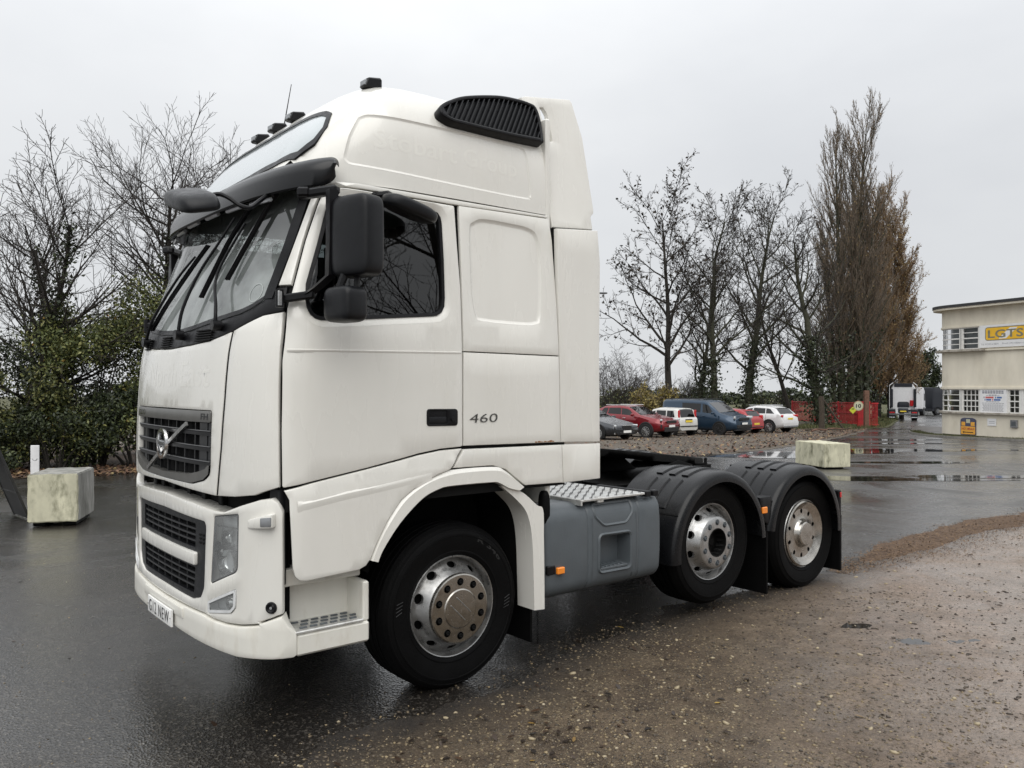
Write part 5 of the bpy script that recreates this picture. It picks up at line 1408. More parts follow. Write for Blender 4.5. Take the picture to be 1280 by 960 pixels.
g = G(); zt2 = densify(rounded(zt_, .03, 4), .03); loft2(g, zt2, inset(zt2, .010), mtank, .001, .010); loft2(g, inset(zt2, .010), inset(zt2, .022), mtank, .010, .002); part(g, 'upper_step_frame', 'tank_grey', tank)
g = G(); g.box(2.52, 2.80, .02, .10, .955, .972, .005); part(g, 'upper_step', 'tank_dark', tank)
for x in (2.44, 2.88):
    g = G(); loft2(g, [(x, s_) for s_ in np.linspace(s_of_z(.5), s_of_z(.93), 12)], [(x + .008, s_) for s_ in np.linspace(s_of_z(.5), s_of_z(.93), 12)], mtank, .0015, .0015, False); part(g, 'pressed_line', 'tank_dark', tank)
g = G(); g.box(2.10, 2.165, -.022, .004, .60, .645, .006); part(g, 'side_marker', 'amber')
g = G(); g.box(2.03, 2.10, .0, .03, .60, .66, .006); part(g, 'marker_bracket', 'trim_black')
g = G(); sell(g, (2.05, .06, 1.03), .03, .04, .12, .6, .6, 10, 12); part(g, 'filler_hose', 'rubber')
# ---- catwalk and straps
g = G(); g.box(2.345, 2.97, .0, 1.05, 1.05, 1.066, .003); g.box(2.330, 2.345, .0, 1.05, 1.025, 1.066, .003); cw = part(g, 'catwalk', 'alu')
dm = G(); dm.box(-.011, .011, -.004, .004, 0, .004, .001); dmesh = dm.mesh('tread_bump', 0); dmesh.materials.append(MATS['mirror_grey'])
for i in range(15):
    for j in range(14):
        o = bpy.data.objects.new('tread_bump', dmesh); COL.objects.link(o); o.parent = cw
        o.location = (2.37 + i*.041, .03 + j*.070 + (.035 if i % 2 else 0), 1.0655); o.rotation_euler = (0, 0, R(45 if (i + j) % 2 else -45))
for x in (2.50, 2.99, 3.07):
    g = G(); g.box(x, x + .05, .015, .60, 1.047, 1.058, .003); g.box(x - .004, x + .054, .004, .05, 1.03, 1.072, .006); part(g, 'tank_strap', 'alu' if x < 2.9 else 'trim_black')
# ---- mudguards
def mudguard(x, zc, r0, a0, a1, flip=False):
    def T(g):
        if flip: g.v = [(a, 2*CYM - b, c) for a, b, c in g.v]
        return g
    def pt(a_, r_, y): return (x + r_*math.cos(a_), y, zc + r_*math.sin(a_))
    sec = [(.66, 0), (.16, 0), (.065, -.002), (.035, -.007), (.013, -.019), (.003, -.036), (.0, -.06), (.0, -.088), (.010, -.088), (.012, -.05), (.04, -.022), (.16, -.012), (.66, -.012)]
    g = G(); g.ring([[pt(a_, r0 + dr, y) for y, dr in sec] for a_ in np.linspace(a0, a1, 40)]); mg = part(T(g), 'mudguard', 'guard_black', ang=45)
    for y0 in (.17, .30, .43):
        g = G(); g.ring([[pt(a_, r0 + .001, y0), pt(a_, r0 + .012, y0 + .008), pt(a_, r0 + .012, y0 + .062), pt(a_, r0 + .001, y0 + .07)] for a_ in np.linspace(R(62), R(112), 14)]); part(T(g), 'guard_rib', 'guard_black', mg, ang=30)
        g = G(); g.ring([[pt(a_, r0 + .001, y0), pt(a_, r0 + .012, y0 + .008), pt(a_, r0 + .012, y0 + .062), pt(a_, r0 + .001, y0 + .07)] for a_ in np.linspace(R(118), R(146), 9)]); part(T(g), 'guard_rib', 'guard_black', mg, ang=30)
    for q in (R(150), R(30)):
        if a0 < q < a1:
            g = G(); g.ring([[pt(q - .008, r0 + .002, y), pt(q - .008, r0 + .006, y), pt(q + .008, r0 + .006, y), pt(q + .008, r0 + .002, y)] for y in np.linspace(.03, .64, 4)]); part(T(g), 'guard_joint', 'seam_black', mg)
    return mg
for fp in (False, True):
    mudguard(3.905, .545, .615, R(2), R(186), fp); mudguard(5.13, .525, .605, R(-4), R(172), fp)
    def T(g):
        if fp: g.v = [(a, 2*CYM - b, c) for a, b, c in g.v]
        return g
    g = G(); g.panel([(4.42, .90), (4.60, .90), (4.595, .72), (4.55, .66), (4.47, .70)], mflat(.018), .10, .01, .06); part(T(g), 'guard_gusset', 'trim_black')
    g = G(); g.box(4.535, 4.56, .03, .62, .07, .70, .004); part(T(g), 'mudflap', 'rubber')
    g = G(); g.box(5.735, 5.765, .03, .62, .10, .62, .004); part(T(g), 'mudflap', 'rubber')
    g = G(); g.box(4.43, 4.50, -.008, .012, .765, .82, .006); part(T(g), 'side_marker', 'amber')
    g = G(); g.box(5.70, 5.745, .02, .16, .62, .86, .01); tl = part(T(g), 'tail_lamp', 'trim_black')
    g = G(); g.box(5.744, 5.752, .03, .15, .64, .84, .004); g.box(5.71, 5.735, .012, .021, .79, .84, .003); part(T(g), 'tail_lens', 'red_lens', tl)
g = G(); g.box(5.82, 5.90, .45, 2.05, .62, .80, .012); part(g, 'rear_beam', 'chassis')
# ---- fifth wheel
g = G()
fw = [(3.66, .98), (3.70, .84), (3.86, .79), (4.50, .79), (4.86, .93), (4.78, 1.10), (4.34, 1.22), (4.34, 1.27), (4.78, 1.39), (4.86, 1.56), (4.50, 1.70), (3.86, 1.70), (3.70, 1.65), (3.66, 1.51)]
def mfw(a, b, d=0): return (a, b, 1.285 - .115*(a - 3.66) + d)
g.panel(rounded(fw, .04, 3), mfw, .07, .012, .10); g.panel(rounded(fw, .04, 3), lambda a, b, d=0: mfw(a, b, -.07 - d), .001, 0, .12)
fwo = part(g, 'fifth_wheel', 'chassis')
for y in (.78, 1.62):
    g = G(); g.panel([(3.9, .98), (4.7, .98), (4.5, 1.12), (4.3, 1.17), (4.1, 1.12)], mflat(y), .10, .01, .1); part(g, 'pedestal', 'chassis', fwo)
g = G(); g.box(3.5, 5.0, .80, 1.69, .975, 1.0, .004); part(g, 'sub_plate', 'chassis')
g = G(); g.tube([(3.3, 1.1, 1.06), (3.3, 1.9, 1.06)], .12, 16); part(g, 'air_tank', 'chassis')
g = G(); g.box(4.66, 4.69, .76, .78, 1.12, 1.17, .004); g.tube([(4.60, .9, 1.10), (4.66, .74, 1.12)], .012, 6); part(g, 'release_handle', 'chassis', fwo)
for k in range(4):
    g = G(); g.tube([(5.0 + .06*k, .72, 1.0), (5.0 + .06*k, .72, 1.09)], .014, 6); part(g, 'valve', 'chassis')
# ================================================================== THINGS ROUND THE YARD
M('block_paint', (.54, .52, .385), .8, var=.18, scale=6, bump=.5, bscale=25, dirt=(.10, .10, .055), dscale=5, dlo=.50, dhi=.72, stretch=(1, 1, .45))
M('block_bare', (.25, .245, .225), .85, var=.35, scale=7, bump=.7, bscale=30, dirt=(.09, .09, .075), dscale=5, dlo=.45, dhi=.75, stretch=(1, 1, .35))
def concrete_block(loc, rz, L, W, H, label, seed, bare_end=False):
    rs_ = random.Random(seed)
    b = bmesh.new(); bmesh.ops.create_cube(b, size=1)
    for v in b.verts: v.co = Vector((v.co.x*L, v.co.y*W, (v.co.z + .5)*H))
    bmesh.ops.bevel(b, geom=b.edges[:], offset=.014, segments=2, affect='EDGES')
    bmesh.ops.subdivide_edges(b, edges=[e for e in b.edges if e.calc_length() > .2], cuts=9, use_grid_fill=True)
    for v in b.verts:
        q = v.co*11; v.co += Vector((math.sin(q.y*1.3 + q.z*2.1 + seed), math.sin(q.x*1.7 + q.z*1.1), math.sin(q.x*2.3 + q.y*1.9)))*.0025 + Vector([rs_.uniform(-.002, .002) for _ in range(3)])
    t = thing('concrete_block', loc, rz, label, 'block')
    me = bpy.data.meshes.new('block_body'); b.to_mesh(me); b.free(); me.polygons.foreach_set('use_smooth', [True]*len(me.polygons)); me.set_sharp_from_angle(angle=R(35))
    me.materials.append(MATS['block_paint'])
    me.materials.append(MATS['block_bare'])
    if bare_end:
        for p_ in me.polygons:
            if p_.normal.x > .7 or p_.normal.z > .7: p_.material_index = 1
    link('block_body', me, None, t)
    for x in (-L*.3, L*.3):
        g = G(); g.box(x - .08, x + .08, -W*.4, W*.4, -.06, .005, .01); g.obj('timber_foot', 'chassis', t)
    return t
# right-hand block, out on the tarmac
concrete_block((17.62, 7.06, gz(17.6, 7.1) + .06), math.atan2(-1.47, -.72) + math.pi, 1.28, .72, .58, 'mossy cream concrete block on wet tarmac behind the rear mudguard', 3)
concrete_block((.76, 8.53, .05), R(-24), .60, .92, .63, 'cream painted concrete block with bare grey side, beside the folding board', 4, True)
# white marker post behind the block
t = thing('marker_post', (.895, 11.52, gz(.9, 11.5)), R(-25), 'white flat marker post standing behind the left concrete block', 'post')
g = G(); g.box(-.065, .065, -.012, .012, 0, .90, .006); g.obj('post_blade', M('post_white', (.72, .72, .72), .5, var=.08, scale=9, dirt=(.4, .4, .38), dlo=.6), t)
g = G(); g.ring([[(.035*math.cos(a) + dx, -.0135, .68 + .035*math.sin(a)) for dx in (0, .006)] + [(.035*math.cos(a)*.85, -.0135, .68 + .035*math.sin(a)*.85)] for a in np.linspace(R(180), R(360), 12)]); g.obj('post_mark', 'lens_grey', t)
# folding board at the left edge
t = thing('folding_board', (.02, 9.25, gz(.0, 9.3)), R(8), 'black folding pavement board at the left edge, leaning open beside the block', 'board')
M('board_black', (.010, .010, .011), .4, var=.2, scale=9)
M('board_frame', (.035, .035, .036), .35, metal=.2, var=.15)
for sg, nm in ((1, 'board_panel'), (-1, 'board_panel')):
    m_ = Matrix.Translation((0, 0, 1.0)) @ Matrix.Rotation(R(21*sg), 4, 'Y')
    g = G(); g.box(-.012, .012, -.30, .30, -1.04, -.01, .004, m_); pn = g.obj(nm, 'board_black', t)
    for y in (-.31, .31):
        g = G(); g.box(-.018, .018, y - .015, y + .015, -1.06, .0, .004, m_); g.obj('frame_rail', 'board_frame', pn)
    g = G(); g.box(-.018, .018, -.325, .325, -.02, .012, .004, m_); g.obj('frame_rail', 'board_frame', pn)
    g = G(); g.box(-.018, .018, -.325, .325, -.66, -.64, .004, m_); g.obj('frame_rail', 'board_frame', pn)
    if sg < 0:
        for k in range(9):
            w_ = .2 + .1*math.sin(k*2.3); g = G(); g.box(.0125, .0135, -w_, -w_ + .9*w_*1.7, -.12 - .055*k - .010, -.12 - .055*k + .010, 0, m_); 
            o = g.obj('chalk_line', 'lens_grey', pn)

# ---- cars
M('tyre_far', (.010, .010, .010), .8, var=.2); M('arch_black', (.006, .006, .006), .8, var=.2)
M('wheel_silver', (.50, .50, .50), .3, metal=.8, var=.1); M('wheel_black', (.03, .03, .03), .3, metal=.3, var=.1)
M('car_trim', (.014, .014, .015), .5, var=.15); M('headlamp', (.62, .64, .65), .12, metal=.5, var=.15, scale=20); M('car_grey', (.035, .038, .043), .22, metal=.5, var=.05, coat=.6)
M('car_red', (.20, .012, .018), .25, metal=.3, var=.05, coat=.6); M('car_white', (.62, .62, .62), .28, var=.04, coat=.5); M('car_silver', (.58, .575, .55), .32, metal=.1, var=.05, coat=.4)
M('car_blue', (.019, .042, .074), .28, metal=.4, var=.05, coat=.5); M('car_scarlet', (.34, .012, .015), .3, var=.05, coat=.5)
def car(name, loc, rz, spec, label):
    """built with its nose at x = 0 pointing -x, rear at x = L; y across"""
    t = thing(name, loc, rz, label, spec['cat'], 'cars parked in a row on the gravel')
    L, Wd, prof, belt, paint = spec['L'], spec['W']/2, spec['prof'], spec['belt'], spec['paint']
    px, pz = zip(*prof); bx_, bz_ = zip(*belt)
    zt_ = lambda x: lin(px, pz, x); zb_ = lambda x: min(lin(bx_, bz_, x), zt_(x) - .015)
    def wf(x): 
        a = min(1, max(0, x/.75)); b_ = min(1, max(0, (L - x)/.6)); return Wd*(.80 + .20*(1 - (1 - a)**2.4))*(.86 + .14*(1 - (1 - b_)**2.4))
    th = spec.get('tumble', .13)
    def sec(x):
        w_ = wf(x); zt0 = zt_(x); zb = zb_(x); cab = max(0, min(1, (zt0 - zb - .05)/.30)); sill = spec.get('sill', .24) + (.10*max(0, 1 - x/.5) + .10*max(0, 1 - (L - x)/.5))
        wt = w_*(.93 - (th + .0)*cab); 
        return [(0, sill + .02), (w_*.80, sill), (w_*.95, sill + .06), (w_, sill + .22), (w_*.995, (sill + .22 + zb)/2 + .05), (w_*.975, zb), (w_*.95 + (wt - w_*.95)*.10, zb + (zt0 - zb)*.08), (wt + .012, zb + (zt0 - zb)*.80), (wt - .04, zb + (zt0 - zb)*.94), (wt - .14, zt0 - .012*cab - .003), (0, zt0 + .012)]
    xs_ = sorted(set([0, .03, .08, .16, .3] + [x for x, _ in prof] + list(np.linspace(.3, L - .3, 26)) + [L - .16, L - .08, L - .03, L]))
    xs_ = [x for x in xs_ if 0 <= x <= L]
    g = G(); S = []
    for x in xs_:
        h = sec(x); S.append([(x, -y, z) for y, z in h] + [(x, y, z) for y, z in reversed(h[1:-1])])
    g.ring(S); body = g.obj('body', paint, t, ang=60)
    def side(x, s, d=.004, sg=-1):
        h = sec(x); a, b_ = h[6], h[7]; y = a[0] + (b_[0] - a[0])*s + d; return (x, sg*y, a[1] + (b_[1] - a[1])*s)
    def top(x, v, d=.004):
        h = sec(x); y = v*h[8][0]; av = abs(v)*h[8][0]; yy = [h[10][0], h[9][0], h[8][0]]; zz = [h[10][1], h[9][1], h[8][1]]; return (x - d*.7, y, float(np.interp(av, yy, zz)) + d)
    for sg in (-1, 1):
        for (b0, b1, t0, t1) in spec['windows']:
            g = G(); g.grid(lambda s, q: side((b0 + (t0 - b0)*s) + ((b1 + (t1 - b1)*s) - (b0 + (t0 - b0)*s))*q, s, .005, sg), list(np.linspace(.07, .93, 5)), list(np.linspace(0, 1, 8))); g.obj('side_window', 'car_glass_dark', t)
        for xd_ in spec['doors']:
            g = G(); P = [(xd_, sec(xd_)[k]) for k in (2, 3, 4, 5)]; g.ring([[(x - .006, sg*(q[0] + .003), q[1]), (x + .006, sg*(q[0] + .003), q[1]), (x + .006, sg*(q[0] - .02), q[1]), (x - .006, sg*(q[0] - .02), q[1])] for x, q in P]); g.obj('door_seam', 'seam_black', t)
        for xh in spec['handles']:
            q = sec(xh); zz = q[5][1] - .10; g = G(); g.box(xh - .09, xh + .09, sg*(q[4][0] - .01), sg*(q[4][0] + .03), zz - .015, zz + .015, .008); g.obj('door_handle', 'chrome' if spec.get('chrome') else paint, t)
        if spec.get('mirror'):
            xm = spec['mirror']; q = sec(xm); zz = zb_(xm) + .09; g = G(); sell(g, (xm, sg*(q[5][0] + .12), zz), .07, .11, .075, .6, .6, 8, 12); g.obj('wing_mirror', spec.get('mirmat', paint), t)
        for xw in spec['axles']:
            rw = spec['rw']; wy = sec(xw)[3][0]
            g = G(); n_ = 18; V = [(xw + (rw + .07)*math.cos(a), sg*(wy + .006), max(spec.get('sill', .24) - .02, rw + (rw + .07)*math.sin(a))) for a in np.linspace(0, math.pi, n_)] + [(xw - rw - .07, sg*(wy + .006), spec.get('sill', .24) - .05), (xw + rw + .07, sg*(wy + .006), spec.get('sill', .24) - .05)]
            g.add(V, [tuple(range(n_ + 2))]); g.lathe([(rw + .065, wy + .004), (rw + .085, wy + .018), (rw + .115, wy + .004)], (xw, 0, rw), 'y', 20, 0, math.pi)
            if sg < 0: g.v = [(a, -abs(b_), c) for a, b_, c in g.v]
            g.obj('wheel_arch', 'arch_black' if not spec.get('cladding') else 'car_trim', t)
            g = G(); g.lathe([(rw*.62, .0), (rw*.70, -.012), (rw*.93, -.014), (rw, .02), (rw, .19), (rw*.6, .19)], (0, 0, 0), 'y', 28)
            if sg > 0: g.v = [(a, -b_, c) for a, b_, c in g.v]
            yo = sg*(wy + .010); g.xf(Matrix.Translation((xw, yo, rw))); wh = g.obj('wheel', 'tyre_far', t)
            g = G(); g.lathe([(rw*.66, -.006), (rw*.60, -.010), (rw*.57, .02), (rw*.2, .03), (0, .03)], (0, 0, 0), 'y', 24)
            if spec.get('rim') != 'wheel_black': pass
            if sg > 0: g.v = [(a, -b_, c) for a, b_, c in g.v]
            g.xf(Matrix.Translation((xw, yo, rw))); g.obj('rim', 'wheel_black', wh)
            g = G(); g.lathe([(rw*.66, -.008), (rw*.585, -.012)], (0, 0, 0), 'y', 24)
            for k in range(spec.get('spokes', 10)): g.box(.02, rw*.62, -.012, .006, -.016, .016, .004, Matrix.Rotation(2*math.pi*k/spec.get('spokes', 10), 4, 'Y'))
            g.lathe([(.05, -.016), (0, -.016)], (0, 0, 0), 'y', 12)
            if sg > 0: g.v = [(a, -b_, c) for a, b_, c in g.v]
            g.xf(Matrix.Translation((xw, yo, rw))); g.obj('spokes', spec.get('rim', 'wheel_silver'), wh)
    x0, x1, v = spec['screen']; g = G(); g.grid(lambda x, q: top(x, q, .006), list(np.linspace(x0, x1, 8)), list(np.linspace(-v, v, 9))); g.obj('windscreen', 'car_screen', t)
    x0, x1, v = spec['rear']; g = G(); g.grid(lambda x, q: (lambda p_: (p_[0] + .010, p_[1], p_[2]))(top(x, q, .006)), list(np.linspace(x0, x1, 8)), list(np.linspace(-v, v, 9))); g.obj('rear_window', 'car_glass_dark', t)
    for nm, mat, x, y, z, sx, sy, sz in spec['bits']:
        for sg in ((-1, 1) if abs(y) > .02 else (1,)):
            g = G(); g.box(x - sx, x + sx, sg*y - sy, sg*y + sy, z - sz, z + sz, min(sx, sy, sz)*.5)
            if nm in ('headlight', 'tail_light', 'fog_light'):
                ry = spec.get('sweep', .35)*(1 if x < L/2 else -1); c = Vector((x, sg*y, z)); g.xf(Matrix.Translation(c) @ Matrix.Rotation(sg*ry, 4, 'Z') @ Matrix.Translation(-c))
            g.obj(nm, mat, t)
    if 'plate' in spec:
        x, z, mat, txt, sgn = spec['plate']; g = G(); g.box(x - .008, x + .008, -.26, .26, z - .055, z + .055, .004); pl_ = g.obj('number_plate', mat, t)
    return t
Mglass('car_glass_dark', (.035, .04, .042), 1.75, .02); Mglass('car_screen', (.10, .11, .11), 2.5, .03)
SAL = dict(cat='car', L=4.96, W=1.88, paint='car_grey', rw=.335, axles=[.93, 3.84], sill=.20, prof=[(0, .60), (.06, .72), (.4, .82), (1.55, 1.02), (1.7, 1.06), (2.45, 1.40), (2.9, 1.45), (3.4, 1.43), (4.3, 1.16), (4.75, 1.08), (4.9, .95), (4.96, .7)], belt=[(0, .6), (1.6, .93), (4.96, 1.02)], windows=[(1.75, 2.75, 2.25, 2.78), (2.8, 3.75, 2.83, 3.5)], doors=[1.75, 2.78, 3.75], handles=[2.55, 3.5], chrome=True, mirror=1.85, screen=(1.68, 2.42, .93), rear=(3.45, 4.25, .9), spokes=14, bits=[('headlight', 'headlamp', .13, .62, .70, .05, .17, .05), ('grille', 'grille_slat', -.005, 0, .60, .03, .28, .11), ('grille_surround', 'chrome', -.0, 0, .72, .03, .30, .012), ('bumper_blade', 'chrome', .06, .55, .34, .03, .25, .02), ('lower_intake', 'car_trim', .0, 0, .36, .03, .5, .06)], plate=(-.03, .43, 'plate_white', '', -1), sweep=.5)
SUVR = dict(cat='car', L=4.48, W=1.86, paint='car_red', rw=.36, axles=[.90, 3.57], sill=.30, cladding=True, prof=[(0, .75), (.06, .90), (.35, 1.0), (1.2, 1.14), (1.35, 1.17), (2.15, 1.58), (2.6, 1.64), (3.6, 1.60), (4.1, 1.42), (4.38, 1.12), (4.45, .9), (4.48, .7)], belt=[(0, .75), (1.3, 1.06), (3.2, 1.13), (4.48, 1.2)], windows=[(1.55, 2.45, 2.0, 2.5), (2.5, 3.35, 2.55, 3.3), (3.42, 3.95, 3.36, 3.65)], doors=[1.5, 2.48, 3.4], handles=[2.25, 3.2], chrome=True, mirror=1.65, screen=(1.32, 2.12, .93), rear=(3.65, 4.3, .88), spokes=10, bits=[('headlight', 'headlamp', .15, .66, .93, .06, .19, .045), ('grille', 'grille_slat', -.01, 0, .84, .03, .42, .065), ('lower_intake', 'car_trim', .0, 0, .46, .04, .62, .12), ('fog_light', 'car_trim', .10, .72, .62, .04, .12, .10), ('fog_light', 'headlamp', .085, .70, .62, .03, .05, .05), ('roof_rail', 'chrome', 2.9, .62, 1.64, .75, .02, .02)], plate=(-.04, .62, 'plate_white', '', -1), sweep=.5)
HAT = dict(cat='car', L=3.54, W=1.58, paint='car_silver', rw=.29, axles=[.72, 3.02], sill=.24, tumble=.10, prof=[(0, .62), (.05, .76), (.3, .86), (.85, 1.0), (.95, 1.03), (1.5, 1.45), (1.9, 1.53), (3.1, 1.51), (3.30, 1.45), (3.46, 1.0), (3.52, .92), (3.54, .6)], belt=[(0, .62), (1, .92), (3.54, .98)], windows=[(1.0, 1.72, 1.5, 1.75), (1.8, 2.55, 1.83, 2.52), (2.62, 3.2, 2.6, 3.05)], doors=[1.0, 1.77, 2.58], handles=[1.6, 2.4], mirror=1.15, mirmat='car_trim', screen=(.98, 1.48, .93), rear=(3.28, 3.45, .86), spokes=6, bits=[('tail_light', 'red_lens', 3.40, .62, 1.14, .05, .06, .27), ('tailgate_recess', 'car_trim', 3.53, 0, .86, .012, .26, .08), ('bumper_strip', 'car_trim', 3.55, 0, .56, .015, .66, .03), ('headlight', 'headlamp', .15, .55, .72, .1, .12, .08)], plate=(3.55, .82, 'plate_yellow', '', 1), sweep=.3)
VAN = dict(cat='van', L=5.0, W=1.96, paint='car_blue', rw=.345, axles=[.93, 4.03], sill=.27, tumble=.07, prof=[(0, .72), (.05, .95), (.3, 1.08), (.95, 1.24), (1.05, 1.28), (1.75, 1.83), (2.1, 1.93), (3.5, 1.97), (4.75, 1.95), (4.9, 1.88), (4.97, 1.2), (5.0, .6)], belt=[(0, .72), (1.1, 1.14), (5, 1.20)], windows=[(1.15, 2.05, 1.72, 2.08), (2.2, 3.45, 2.2, 3.45)], doors=[1.12, 2.13, 3.5], handles=[1.95, 2.35], mirror=1.28, screen=(1.03, 1.72, .95), rear=(4.89, 4.95, .8), spokes=10, rim='wheel_black', bits=[('headlight', 'headlamp', .13, .70, 1.0, .06, .18, .075), ('grille', 'grille_slat', -.01, 0, .93, .04, .45, .075), ('lower_intake', 'car_trim', .0, 0, .52, .05, .68, .10), ('bumper_lip', 'car_trim', .05, 0, .33, .06, .8, .035), ('roof_rail', 'car_trim', 3.3, .72, 1.99, 1.4, .02, .018)], plate=(-.05, .68, 'plate_white', '', -1), sweep=.55)
SMR = dict(cat='car', L=3.9, W=1.66, paint='car_scarlet', rw=.30, axles=[.78, 3.28], sill=.22, tumble=.14, prof=[(0, .6), (.05, .72), (.3, .82), (1.0, .98), (1.15, 1.02), (1.8, 1.40), (2.2, 1.45), (3.2, 1.40), (3.5, 1.30), (3.78, .98), (3.86, .85), (3.9, .55)], belt=[(0, .6), (1.1, .90), (3.9, .98)], windows=[(1.25, 2.1, 1.75, 2.15), (2.2, 3.3, 2.22, 3.1)], doors=[1.2, 2.17], handles=[2.0], mirror=1.35, screen=(1.1, 1.75, .93), rear=(3.4, 3.74, .85), spokes=8, bits=[('tail_light', 'red_lens', 3.78, .62, .98, .06, .10, .12), ('bumper_strip', 'car_trim', 3.9, 0, .42, .015, .6, .03)], plate=(3.91, .60, 'plate_yellow', '', 1), sweep=.4)
SUVW = dict(cat='car', L=4.63, W=1.90, paint='car_white', rw=.37, axles=[.92, 3.73], sill=.28, prof=[(0, .75), (.06, .9), (.35, 1.0), (1.25, 1.12), (1.4, 1.15), (2.2, 1.57), (2.7, 1.65), (3.6, 1.60), (4.05, 1.47), (4.40, 1.12), (4.55, .98), (4.63, .65)], belt=[(0, .75), (1.35, 1.05), (3.5, 1.12), (4.63, 1.15)], windows=[(1.55, 2.5, 2.05, 2.52), (2.58, 3.45, 2.6, 3.4), (3.5, 4.1, 3.46, 3.72)], doors=[1.5, 2.55, 3.5], handles=[2.3, 3.25], mirror=1.65, screen=(1.37, 2.15, .93), rear=(3.95, 4.36, .86), spokes=10, bits=[('tail_light', 'red_lens', 4.47, .68, 1.04, .07, .20, .075), ('rear_skirt', 'lens_grey', 4.58, 0, .42, .06, .75, .07), ('roof_rail', 'chrome', 2.9, .60, 1.655, .8, .02, .02), ('headlight', 'headlamp', .2, .7, .85, .12, .15, .06)], plate=(4.60, .88, 'plate_yellow', '', 1), sweep=.45)
# noses towards -y: model axis +x (rear) turned to +y
def put(name, xc_, yf, spec, nose, label, twist=0.):
    if nose: loc = (xc_, yf, gz(xc_, yf + 2)); rz = R(90 + twist)
    else: loc = (xc_, yf + spec['L'], gz(xc_, yf + 2)); rz = R(-90 + twist)
    t = car(name, loc, rz, spec, label); 
    dzx = (gz(xc_, yf + 3) - gz(xc_, yf + 1))/2
    t.rotation_euler = (0, 0, rz); return t
put('parked_car', 26.56, 22.0, SAL, True, 'dark grey saloon car, leftmost of the parked row, nose to the yard', 0)
put('parked_car', 30.45, 22.6, SUVR, True, 'metallic red off-road car next to the grey saloon, nose to the yard', 6)
put('parked_car', 33.35, 23.6, HAT, False, 'small silver hatchback with tall red rear lights, between red car and blue van', -4)
put('parked_van', 36.15, 22.3, VAN, True, 'dark blue panel van with side windows, tallest of the parked row', 2)
put('parked_car', 39.25, 23.6, SMR, False, 'small bright red hatchback half hidden behind the blue van', 0)
put('parked_car', 42.15, 23.2, SUVW, False, 'white off-road car at the right end of the row, rear to the yard', 0)

# ---- red gate, posts and signs
M('gate_red', (.40, .014, .018), .5, var=.2, scale=3, dirt=(.14, .010, .010), dscale=4, dlo=.5, dhi=.8)
GA, GB = Vector((63.2, 36.2, 0)), Vector((57.9, 26.9, 0)); Lg = (GB - GA).length; ga = math.atan2(GB.y - GA.y, GB.x - GA.x)
gt = thing('yard_gate', (GA.x, GA.y, gz(GA.x, GA.y)), ga, 'long red barred steel gate behind the white off-road car', 'gate')
slope_g = (gz(GB.x, GB.y) - gz(GA.x, GA.y))/Lg
def zz(x): return slope_g*x
for z in (.18, 1.0, 1.78):
    g = G(); g.obox((0, -.03, z), (Lg, 0, slope_g*Lg), (0, .06, 0), (0, 0, .07), .008); g.obj('gate_rail', 'gate_red', gt)
bm_ = G(); bm_.box(-.016, .016, -.016, .016, .2, 1.80); bmesh_bar = bm_.mesh('gate_bar', 0); bmesh_bar.materials.append(MATS['gate_red'])
for k in range(76):
    o = bpy.data.objects.new('gate_bar', bmesh_bar); COL.objects.link(o); o.parent = gt; x = .07 + k*Lg/76; o.location = (x, 0, zz(x))
for x in (.02, Lg*.36, Lg*.68, Lg - .06):
    g = G(); g.box(x - .05, x + .05, -.05, .05, -.05, 1.92, .008); g.xf(Matrix.Translation((0, 0, zz(x)))); g.obj('gate_post', 'gate_red', gt)
pa = thing('steel_hoarding', (56.9, 26.85, gz(56.9, 26.8)), R(-30), 'solid red steel sheet panel carrying the speed sign', 'panel')
g = G(); g.box(0, 1.05, -.02, .02, .05, 1.95, .006); g.obj('sheet', 'gate_red', pa)
g = G(); g.box(.0, .06, -.05, .05, 0, 2.0, .008); g.obj('post', 'gate_red', pa)
pc = thing('gate_end_bay', (57.85, 26.25, gz(57.8, 26.2)), R(-24), 'short red barred gate end bay beside the solid red panel', 'gate')
for k in range(6):
    g = G(); g.box(.1*k, .1*k + .035, -.016, .016, 0, 1.85); g.obj('gate_bar', 'gate_red', pc)
for z in (.15, 1.75):
    g = G(); g.box(-.02, .62, -.03, .03, z, z + .07, .006); g.obj('gate_rail', 'gate_red', pc)
def W2(px, d):
    lat = (px - 640)/1016.2*d; return (CX + DX*d + DY*lat, CY0 + DY*d - DX*lat)
FACE = math.atan2(-DX, DY)      # local x to the right in the picture
x, y = W2(1073, 58.2); t = thing('speed_sign', (x, y, gz(x, y) + 1.62), FACE, 'round speed limit sign reading 10 fixed on the red panel', 'sign')
M('sign_cream', (.50, .50, .36), .5, var=.15, scale=8); M('sign_red', (.35, .05, .04), .5, var=.15); M('sign_yellow', (.50, .52, .04), .45, var=.06); M('sign_ring', (.36, .28, .18), .6, var=.2)
g = G(); g.lathe([(.36, 0), (.36, -.02), (.30, -.022)], (0, 0, 0), 'y', 32); g.obj('ring', 'sign_ring', t)
g = G(); g.lathe([(.302, -.020), (0, -.020)], (0, 0, 0), 'y', 32); g.obj('face', 'sign_cream', t)
text_on('lettering', '10', lambda a, b, d=0: (-.19 + a, -.021 - d, -.14 + b), .38, .28, 'ink', t, .003, bold=.03)
x, y = W2(1066, 58.0); t = thing('hazard_sign', (x, y, gz(x, y) + 1.30), FACE, 'bright yellow diamond warning sign hanging on the red gate', 'sign')
g = G(); g.box(-.18, .18, -.015, .015, -.18, .18, .006, Matrix.Rotation(R(45), 4, 'Y')); g.obj('plate', 'sign_yellow', t)
g = G(); g.box(-.09, .09, -.018, -.014, .07, .13, .001); g.obj('symbol', 'ink', t)
